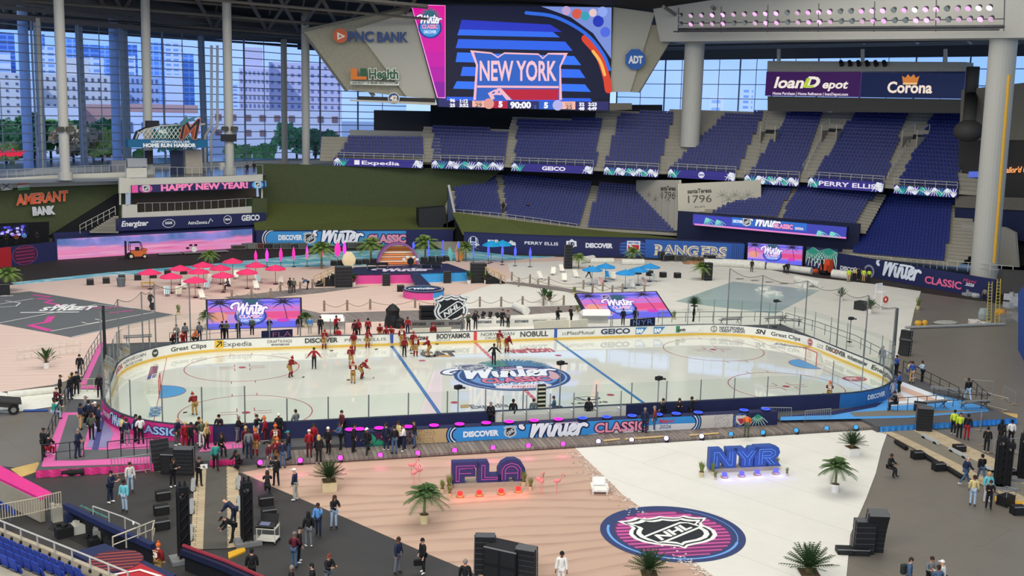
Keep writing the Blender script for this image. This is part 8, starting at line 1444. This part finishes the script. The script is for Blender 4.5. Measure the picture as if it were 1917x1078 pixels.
PD='''L 366 778 200 R T br i player in red jersey skating alone near the left goal|G 542 706 60 R T br i player with knit hat at the left faceoff circle|O 588 690 0 r k hh i coach in red vest with both arms spread on the ice|G 606 653 20 R T br i player standing left at the far boards beside the coach in red|S 633 649 0 r k hh i coach in red jacket at the far boards before the white tent|G 662 657 0 R T br i player at the top of the small column of players|G 657 686 0 R T br i player second in the small column of players|G 687 651 30 R T br i player at the far boards under the bench glass post|G 724 645 350 R T br i left one of two players at the blue line boards|G 734 645 340 R T br i right one of two players at the blue line boards|S 752 649 180 R T br i player in jersey 26 with back turned near the bench|S 757 668 10 R k br i player in red jersey and dark trousers by the blue line|G 769 656 60 R T br i player half hidden behind the one in jersey 10|S 778 667 180 R T br i player in jersey 10 with back turned left of the dark ice lettering|G 804 668 250 R T br i player standing on the dark ice lettering|S 811 640 0 R T br i player at the far boards right of the blue line|G 933 653 20 R T br i player upright right of the red line|L 947 660 30 R T br i player bending over his stick right of the red line|G 661 718 180 R T br i player in jersey 53 with back turned, lowest of the column|L 674 709 80 R T br i player bending beside the lowest one of the column|O 924 683 170 k k hh i official in black skating at the center emblem|K 1552 745 180 R T bo i player in jersey 72 kneeling at the near boards right|S 664 634 0 m k hh d man in maroon leftmost on the players bench|S 671 633 0 r k cr d player with red hat on the bench beside the glass post|S 689 632 180 r k hk d person in red jacket with back to the bench glass|T 711 634 0 R T br d player sitting alone on the bench in red|S 763 628 0 r n hh d coach in red and purple standing behind the bench boards|K 322 645 60 m k cw d crouching person in maroon with white hat behind the left boards|S 331 643 0 z k hh d person in grey behind the left boards, reaching up|S 347 641 180 g k hh d person in dark grey behind the left boards|K 343 645 0 r r hr d crouching person in red behind the left boards|K 363 643 30 o k co d small figure in orange behind the left boards|S 374 639 180 g n ck d man in grey jacket with back turned behind the left corner boards|H 417 637 350 k k hk d dark dressed pair member left behind the yellow logo on the boards|H 424 637 10 e k hh d dark dressed pair member right behind the yellow logo on the boards|P 447 634 0 k k hk d camera operator in black before the left sunset screen|S 472 629 180 e k ck d tall person in dark coat before the left sunset screen|H 504 630 20 k g hd d woman in black with scarf before the navy board|S 560 627 0 k z lh d girl in black top and shorts right of the left screen|S 580 627 180 b s ch d person in light blue jacket behind the glass|S 600 627 0 k k hk d man in black beside the white tent|P 629 626 40 r k hk d person in dark red before the white tent|P 865 620 80 z g hk d camera operator in brown right of the silver shield sign|P 877 619 20 e k cw d camera operator with white hat right of the silver shield sign|N 890 617 0 k k hz d man in black polo with hands on hips at the penalty box|S 940 613 20 k k ch d left one of two officials right of the red stripe behind the boards|S 951 613 330 z k hm d right one of two officials right of the red stripe behind the boards, in pink|P 1044 608 30 k k hk d camera person in black at the blue stripe|H 1069 606 300 k k hh d person in black by the camera right of the blue stripe|S 1166 609 0 k k hk d man in black left before the leaning screen|S 1189 608 180 k k hk d person in dark before the leaning screen|S 1298 604 90 k k lk d person in black behind the green logo on the boards|S 1650 686 0 g g hg d grey figure behind the right corner glass|P 1677 703 330 u k hk d photographer in blue shirt at the right corner|T 1700 707 60 y u hh d person in yellow shirt sitting on the right deck rail|S 1706 717 200 u t hh d man in blue shirt and khaki trousers on the right deck|H 1726 714 300 l k hh d man in striped top and dark shorts on the right deck|A 1682 737 270 u k hk d man in black and blue leaning on the right end glass|T 1676 768 290 k k hk d person in black seated on a stool on the right deck|W 1811 750 200 k l hh d person in black jacket and light jeans on the far corner|S 1784 813 170 v k hk g worker in safety vest with dark cap, left of three|S 1795 820 180 v k cn g worker in lime safety vest with back turned, middle of three|S 1809 823 170 k r hk g worker in black with white patch and red trousers|S 1846 847 180 k k hk g guard in black with white lettering on the back|S 1872 833 160 k k lk g person in long black hooded coat by the barrier|S 1891 834 200 w k hk g person in white coat by the barrier|W 1806 907 120 n j 0 g bald man in navy sweater walking on the right walkway|W 1836 901 200 k j hk g man in black jacket and blue jeans on the right walkway|S 1820 946 180 y l hh g woman in cream sweater with back turned|S 1847 939 20 q w lt g blonde woman in light blue behind the black tower|H 1850 953 10 k k hh g person in black with lanyard and white shoes|T 1663 890 60 k k hh g seated camera operator alone on the grey cover|S 1698 1112 90 j g hh g man with a backpack cut by the bottom edge at right|H 1738 1110 20 g k hh g tall man in dark grey cut by the bottom edge|H 1753 1127 200 j n hh g man in blue back view cut by the bottom edge|H 1762 1118 250 w k cw g person with white cap cut by the bottom edge|B 1397 819 180 o e hk b bending worker in orange top and camouflage trousers|S 1206 810 180 n n hz b man in navy back view before the pink lettering|S 1225 807 270 p j hz b man in brown vest facing the pink lettering|S 918 801 180 k k hz d man in black standing at the near glass, leftmost|S 960 796 180 k k hk d heavy man in black coat at the near bench glass|S 998 793 180 g u hh d person in grey vest and blue trousers at the near glass|A 1037 788 260 j g hh d man in grey suit beside the camera mast|S 1101 792 180 k k hk d black figure in long coat behind a glass post|H 1270 790 10 k k lh d woman in black with badge behind the banner table|P 1241 792 300 k k hk d camera operator left of the woman at the banner table|P 1292 789 60 k k hk d camera operator right of the woman at the banner table|A 555 818 220 g w hh d man in grey hoodie and white shorts on the pink bench|S 579 856 180 r m cw b person in long red coat and white hat, back view|S 587 844 20 r n hh d person in red and navy behind the red coat|S 597 868 180 k k ld g woman with long blonde hair in black, back view|S 615 849 330 k k hw b white haired man in black facing left|H 638 841 290 j k cn b man in blue grey jacket with dark cap|S 641 818 300 m k hh d man in maroon sweater at the near glass|S 662 846 90 k k hk b figure in black coat with a white stripe|W 688 849 330 k k cw b man with white cap walking past the green palm print|S 723 843 200 n n hh b man in navy suit on the boardwalk|S 738 849 200 k j hh b woman in black top and jeans with a badge|S 747 837 300 y k hh b tall man in cream sweater on the boardwalk|A 756 845 270 w n hh b man in dark vest with white sleeves|S 776 838 280 k j ck b man in black with backpack and blue jeans|S 516 848 180 R T bo d player in jersey 23 with back turned signing autographs|H 520 872 200 R T bo g autograph taker in jersey below the player in jersey 23|S 529 876 200 n j hh g person in navy jacket and jeans beside the jersey|S 541 860 260 k j cc b person with teal hat and grey bag|P 504 879 40 m g hk g camera person in dark purple jacket at the barrier|P 517 909 200 k k hk g photographer in black with white shoes on the sand edge|K 501 924 180 k k lh g crouching woman with long hair and camera|S 553 936 250 n s cw g man in navy vest and white cap on the sand edge|S 497 830 260 r m bo d fan in red hoodie and orange knit hat by the glass|S 522 824 0 k k hw d older man in black suit at the glass|S 332 834 60 n e 0 d bald man in navy standing on the pink ledge|S 347 840 20 r r hd d woman in long red coat beside the photographer|P 358 842 30 k k hk d photographer in black at the pink ledge|S 374 832 340 k g hh d man in black jacket with lanyard behind the green coat|S 378 838 200 e w hd d woman in green jacket and white skirt|S 387 841 60 t k ld d blonde woman in long camel coat|H 411 826 350 k k hk d bearded man in black coat at the glass|T 414 852 20 k k lh d seated woman in dark clothes below the bearded man|H 445 828 80 k g hz d heavy man in black sweater and grey trousers|P 480 826 60 k w hh d person in white and black leaning on the glass|S 460 850 20 m k hd d man in maroon behind the grey jacket|S 466 858 180 g n hh d man in grey jacket, back view, at the barrier|S 478 854 10 R T bo d player with gold knit hat at the barrier|W 404 880 180 c k hk g man in dark teal jacket walking up the strip|K 448 878 320 k k ck g crouching photographer with cap at the plank strip|S 150 704 0 k k hk d person in black at the upper rail of the left deck|S 135 742 90 k k lh d long haired person in black by the white cloth|S 131 748 60 k n hd d man with fair hair in black and navy by the white cloth|S 144 741 30 k k hh d man in black behind the fair haired man|S 113 746 90 k k ck g man with black cap alone left of the deck|S 187 744 0 k k 0 d person in black at the end glass|T 104 764 120 m k ck d seated person with dark cap at the left rail, farther one|T 101 786 120 c l hh d seated person in green at the left rail, nearer one|S 82 855 130 k k ck d man in black vest with grey sleeves at the deck corner|T 91 856 150 k r hk d person in black with red shoes at the deck corner|A 146 857 60 n n hz d white haired man in navy jacket on the left deck|S 151 804 120 n t hk d man in navy vest and khaki trousers|S 167 799 160 n k hk d man in dark suit in the middle of the deck group|S 160 791 90 g k cg d person with grey cap at the back of the deck group|A 172 823 170 e k lh d woman in green jacket and wide black trousers|S 181 801 280 k k cw d person with white cap near the pink boards|S 185 808 100 n k hh d person in navy vest and grey sleeves near the pink boards|S 229 829 90 y k hh d man in cream shirt, leftmost of four at the pink boards|S 238 834 200 n g hh d man in navy hoodie and grey trousers, second of four|S 254 827 90 n k hk d man in navy, third of four at the pink boards|A 264 831 200 w k hk d man in white sweater, rightmost of four|H 324 912 40 k k lh g woman with long hair and white shoes beside the speakers|H 373 910 20 k k hh g woman with glasses holding white paper on planks|H 347 963 0 k k hh g camera operator in black at the left tower|H 207 941 60 n n hk g man in navy looking at his phone|S 244 921 20 x l hh g man in pale jacket and light jeans|S 234 958 330 q l hk g woman in turquoise jacket and jeans|B 440 986 240 n n 0 g bald man in navy polo bending by the planks|B 439 1014 280 k k ck g camera operator in black bending low on the planks|P 596 1003 340 b n hh g man in light blue hoodie with hands at his face|S 578 1023 190 k g lk g woman with long black hair and backpack|H 625 989 30 k l lh g woman with lanyard, white bag and light jeans|A 551 1062 160 m j cg g woman with grey cap in dark top, back view|S 560 1053 100 k k ck g man in black with white framed cap|S 472 1098 180 k k hk g man in black cut by the bottom edge at the red pad|S 545 1128 90 k k hz g grey haired head cut by the bottom edge|S 586 1125 270 k k hk g dark haired man cut by the bottom edge|H 614 1106 40 k g hp g red haired man with lanyard and papers|S 744 1074 60 n g hh g man in navy jacket gesturing on the dark cover|S 792 1073 300 k k hk g man in black suit with a black bag|S 870 1118 180 k g hz g grey haired man cut by the bottom edge|S 1050 1101 0 w w hk g person in white hoodie and black vest at the bottom|S 297 1084 140 R T bo g player in jersey 3 with orange hat at the red dugout|W 282 576 150 k k cw g woman in black with white hat pulling a case|S 543 549 180 k k hk g left one of two dark figures by the rope posts|S 550 550 180 e k hg g right one of two dark figures by the rope posts|B 577 542 280 j k ck g man bending at the wooden stage handrail|T 428 543 290 g k hk g seated person with a camera under the pink umbrellas|W 1102 522 60 k k hk g person walking among the blue umbrellas|S 1407 509 180 k k hk g man in black before the small bullpen screen|B 1467 511 60 k k hk g bending man in black before the bullpen screen|S 1474 514 180 k k hg g man in dark grey beside the bending man|S 1588 528 180 v t hk g leftmost of five people in safety vests|S 1599 525 0 y k cw g worker in yellow vest and white helmet|S 1607 524 180 k k hk g dark dressed worker in the middle of the vest group|S 1616 528 180 v t hk g fourth from the left of the vest group|S 1626 528 180 v k hk g rightmost of the vest group|S 1842 566 180 z k hk g person in brown top by the yellow ladder|S 10 526 0 k k hh g person in black at the far left low wall'''
NUMS={'player in jersey ' +k+' ':k for k in ('26','10','53','72','23','3')}
for row in PD.replace('\n','').split('|'):
    p,x,y,f,t_,b_,hr,zz,lab=row.split(' ',8);n=next((v for k,v in NUMS.items() if lab.startswith(k)),None)
    kit='k' if t_ == 'R' and b_ == 'T' else ''
    person(p,float(x),float(y),float(f),t_,b_,hr,lab,zz,kit,'k' if kit or len(PEOPLE) % 3 else 'w',n)
for x,y,t_,lab in ((12,462,'k','guest in black in the lit club above the red wall, leftmost'),(31,461,'p','guest in brown in the lit club above the red wall'),(46,459,'b','guest in light blue in the lit club above the red wall'),(70,458,'k','dark dressed guest at the right end of the lit club')):person('A',x,y,10,t_,'k','hk',lab).location=VP(x,y,fa.M(0,0) -fa.N*1.2,fa.M(fa.w,0) -fa.N*1.2)
for x,y,D,lab in ((463,326,172,'dark figure standing on the upper terrace, left one'),(476,324,172,'dark figure at the right end of the upper terrace'),(942,398,176,'person in dark standing in the aisle of the lower seats'),(988,400,178,'person in dark among the first rows of lower seats')):person('S',x,y,0,'k','k','hk',lab).location=DD(x,y,D)
def bag(name,label,x,y,z,dx,dz,size,c,zz=0,cat='bag'):p=G(x,y,GZ) +np.array([dx,0,dz]);m=MB();m.box((0,0,0),size);o=tag(m.build(name,mt(c,.7),loc=tuple(p)),label,cat);b=o.modifiers.new('soft','BEVEL');b.width=min(size) *.3;b.segments=2;return o
# ================================================================ NEAR LEFT CORNER
bag('briefcase','black briefcase held by the man in the black suit',783,1073,0,0,.55,(.45,.14,.32),'151517');bag('wheeled_case','black wheeled case behind the woman with the white hat',286,581,0,0,.45,(.5,.3,.8),'17171a');bag('backpack','dark backpack on the man cut by the bottom edge at right',1690,1112,0,-.05,1.25,(.32,.25,.5),'2a3030');bag('backpack','black backpack on the woman with long black hair',581,1021,0,.05,1.15,(.34,.2,.48),'1f1d1d');bag('paper_sheet','white paper held by the woman with glasses on planks',381,912,0,.05,1.25,(.4,.02,.28),'f0f0ec');bag('shoulder_bag','white bag held by the woman with lanyard',628,989,0,.05,.95,(.26,.12,.26),'e4e2da')
# seats of the near stand
SZ0=3.6;pa,pb=G(-20,1003,SZ0),G(165,1082,SZ0);w=pb-pa;L=np.linalg.norm(w);w /= L;n=np.array([w[1],-w[0],0]);
if n @ (CAM-pa) < 0:n=-n
# n points back towards the camera: rows climb along n
angs=math.atan2(n[1],n[0]) -math.pi/2;sp_,src=.53,None;RN=['front','second','third','fourth']
m=MB();b_=seat_geo();seat0=None
def near_seats(pa,w,n,rows,cnt,z,group):
    global seat0
    for r in range(rows):
        for i in range(cnt):
            p=pa+w*(i*.53) +n*(r*.85) +np.array([0,0,r*.42-.45])
            if seat0 is None:
                seat0=thing('stadium_seat','x','seat');mm=MB();mm.v=[v for v in SGV[:8]];mm.f=SGF[:6];mm.m=[0] *6;b1=mm.build('backrest',mt('28409c',.4,noise=.05),seat0);v=b1.modifiers.new('soft','BEVEL');v.width=.03;v.segments=2;mm=MB();mm.v=SGV[8:];mm.f=SGF[:6];mm.m=[0] *6;b2=mm.build('seat',mt('28409c',.4,noise=.05),seat0);v=b2.modifiers.new('soft','BEVEL');v.width=.03;v.segments=2;mm=MB();mm.box((0,.2,.22),(.3,.1,.44));mm.build('bracket',mt('5a5c60',.5),seat0);o=seat0
            else:o=dup(seat0)
            o.location=p;o.rotation_euler=(0,0,angs if group[0] == 'b' else angs);o['label'] =f'blue seat in {RN[r]} row of the near stand, bottom left' if group[0] == 'b' else 'blue seat of the small block below the pink capped wall';o['group'] =f'{group} row {RN[r]}' if group[0] == 'b' else group;NEAR.append(o)
near_seats(pa,w,n,4,int(L/.53) +1,SZ0,'bottom left seats')
m=MB()
for r in range(6):q=[pa-w*2+n*(r*.85-.5) +[0,0,r*.42-.45],pb+w*2+n*(r*.85-.5) +[0,0,r*.42-.45]];m.slab([q[0],q[1],q[1] +n*.85,q[0] +n*.85],.15);m.slab([q[0],q[1],q[1] -[0,0,.45],q[0] -[0,0,.45]],.05)
struct(m.build('floor_near_stand',M_CONC))
q0,q1=G(-20,985,SZ0+.3),G(240,1092,SZ0+.3);m=MB();m.slab([q0,q1,q1-[0,0,3],q0-[0,0,3]],.2);struct(m.build('wall_near',mt('a39a88',.8)))
g=rail('near_rail','silver rail with small dark lamps in front of the bottom left seats',[G(-20,985,SZ0+.3),G(240,1092,SZ0+.3)],.45,8,None,.04,(),'c4c2ba')
for i in range(14):c=q0+(q1-q0) *(i+.5) /14-[0,0,.12];mm=MB();mm.ell(c,(.08,.08,.08),8,6);mm.build('lamp',BLK,g)
# pink capped wall and small seat block at the left edge
ps=[(-30,870),(0,884),(75,926),(97,920),(88,908),(0,868)];Z1=.9;m=MB();m.prism([tuple(G(x,y,Z1)[:2]) for x,y in ((-40,876),(76,932),(97,922),(-40,850))],Z1-.15,Z1);tag(m.build('pink_cap',mt('d8358a',.6,noise=.15)),'bright pink cloth capping the low wall at the left edge','cloth')
m=MB();A_,B_=G(-40,882,Z1-.15),G(74,937,Z1-.15);m.slab([A_,B_,B_-[0,0,1.2],A_-[0,0,1.2]],.25);struct(m.build('wall_near_left',mt('a89f8c',.8)))
e=(B_-A_) /np.linalg.norm(B_-A_);nn=np.array([e[1],-e[0],0]);nn=nn if nn @ (CAM-A_) > 0 else -nn
near_seats(G(-20,934,.4),e,nn,2,6,0,'small left seats')
rail('near_fence','beige railing with close bars at the left edge above the camera pit',[G(-10,975,.6),G(60,962,.6),G(115,948,.6)],.8,26,None,.025,(.06,),'c9bfa8')
# camera pit, pads, dugout roof
def pad(lab,P,z0,z1,th,c,low=True):
    m=MB();zl=z0;z0=z1-.28
    for p,q in zip(P[:-1],P[1:]):d=(q-p) /np.linalg.norm(q-p);k=np.array([d[1],-d[0],0]) *th;m.add([tuple(v[:2]) +(z,) for z in (z0,z1) for v in (p,q,q+k,p+k)],[(3,2,1,0),(4,5,6,7),(0,1,5,4),(1,2,6,5),(2,3,7,6),(3,0,4,7)])
    o=m.build('rail_pad',mt(c,.5));m=MB();[m.slab([tuple(p[:2]) +(zl,),tuple(q[:2]) +(zl,),tuple(q[:2]) +(z0,),tuple(p[:2]) +(z0,)],.05) for p,q in zip(P[:-1],P[1:])];m.build('black_panel',mt('17181a',.6),o);return tag(o,lab,'pad')
zp=.75;o=pad('long navy padded rail around the camera pit',[G(128,941,zp),G(200,975,zp),G(292,1016,zp)],GZ,zp,.3,'232b52');a=Art(lambda u,v,nn_:(u,v,zp+.004+nn_),lambda px,py:tuple(G(px,py,zp)[:2]));s0=a.uv(148,947);s1=a.uv(200,970);rr_=math.atan2(s1[1] -s0[1],s1[0] -s0[0]);a.text('FLORIDA PANTHERS',s0[0],s0[1],math.dist(s0,s1),.14,'#3fb0a8',1,rot=rr_);a.build('pad_lettering',o)
pad('dark red topped padded rail at the bottom of the photo',[G(345,1022,zp),G(420,1050,zp),G(500,1085,zp)],GZ,zp-.08,.25,'1f2440');m=MB();P=[G(343,1021,zp),G(420,1049,zp),G(500,1084,zp)];[m.bar(p,q,.09,6) for p,q in zip(P[:-1],P[1:])];tag(m.build('red_rail',mt('8c2a38',.5)),'red tube rail along the top of the bottom padded rail','rail')
rail('pit_rail','silver post rail inside the long navy pad',[G(175,975,.0),G(230,995,.0),G(262,1010,.0)],.8,3,None,.04,(),'c4c2ba')
rail('pit_stair_rail','beige curved double stair rail by the dugout roof',[G(212,1035,.3),G(255,1018,.5),G(290,1003,.3),G(286,1020,.0)],.8,5,None,.04,(.5,),'c9c2b0')
m=MB();m.prism(pxpoly([(90,990),(130,950),(285,1015),(235,1060)],GZ),GZ+.005,GZ+.03);struct(m.build('floor_pit',mt('2a2828',.8)))
zr=2.0;rp_=[(133,1034),(196,1017),(330,1075),(260,1112),(225,1082)];m=MB();m.prism([tuple(G(x,y,zr)[:2]) for x,y in rp_],zr-.2,zr);dg=tag(m.build('dugout_roof',mt('222a50',.5)),'navy and red dugout roof with a striped maroon disc','roof')
a=Art(lambda u,v,k:(u,v,zr+.004+k),lambda px,py:tuple(G(px,py,zr)[:2]));a.poly([a.uv(*p) for p in ((262,1054),(310,1078),(250,1084),(215,1075))],'#a8242f',1);c0=a.uv(216,1050);rad=math.dist(a.uv(165,1044),a.uv(262,1050)) /2;a.disc(c0[0],c0[1],rad,'#4a2038',2)
for i in range(6):y=rad*(.7-.28*i);k=math.sqrt(max(0,rad*rad-y*y)) *.95;a.stroke([(c0[0] -k,c0[1] +y),(c0[0] +k,c0[1] +y)],rad*.09,'#9a4a3c',3,caps=False)
a.stroke([a.uv(208,1078),a.uv(262,1068),a.uv(300,1080)],.16,'#e8dcd8',4);a.build('roof_print',dg,.01)
for x,y,s,c,lab in ((133,985,(.55,.45,.7),'232b4a','navy equipment box at the head of the camera pit'),(107,975,(.5,.4,.8),'b8b2a2','beige covered camera at the left of the pit'),(190,1008,(.7,.5,.5),'8a8c88','open silver case with a white label in the pit'),(212,1018,(.9,.5,.3),'2a2c2e','black flat case in the camera pit'),(150,995,(.9,.7,.45),'b9b8ae','pale work table with cables in the pit'),(120,1003,(.8,.6,.5),'1e1e20','black cable heap in the camera pit'),(165,985,(.4,.4,.6),'26282c','black monitor stand in the pit'),(176,1022,(.5,.5,.4),'1a1a1c','black gear bag near the dugout roof')):
    m=MB();m.box((0,0,s[2] /2),s,rz=.4);rng=random.Random(x);[m.box((rng.uniform(-.3,.3),rng.uniform(-.2,.2),s[2] +.06),(.2,.15,.14),rz=rng.uniform(0,3)) for _ in range(3)];tag(m.build('pit_equipment',mt(c,.6),loc=at(x,y,GZ+.03)),lab,'equipment')
bag('paper_cup','white paper cup standing on the long navy pad',250,982,0,0,0,(.1,.1,.16),'eceae4',cat='cup').location=tuple(G(250,982,zp) +[0,0,.08])
# ================================================================ SEATS: the 300 largest as things, the rest one object
MSEAT=mt('1f2c70',.45,noise=.06)
def finish_seats():
    ALLS.sort();near=ALLS[:max(0,300-len(NEAR))]
    m=MB();b_=seat_geo();m.add(*b_)
    me=m.build('stadium_seat',MSEAT);
    proto=me;tag(proto,'blue plastic stadium seat in the right field lower section under the palm leaf ribbon','seat','blue seats of the right field lower section')
    for i,(d,p,ang) in enumerate(near):
        o=proto if i == 0 else proto.copy()
        if i:COL.objects.link(o)
        o.location=p;o.rotation_euler=(0,0,ang)
    for d,p,ang in ALLS[len(near):]:put_seats(p,ang,None)
    m=MB();m.v,m.f,m.m=SEATV,SEATF,[0] *len(SEATF);o=m.build('stadium_seats',MSEAT);tag(o,'all the remaining rows of blue seats in the outfield decks','seats',None,'stuff')
finish_seats()
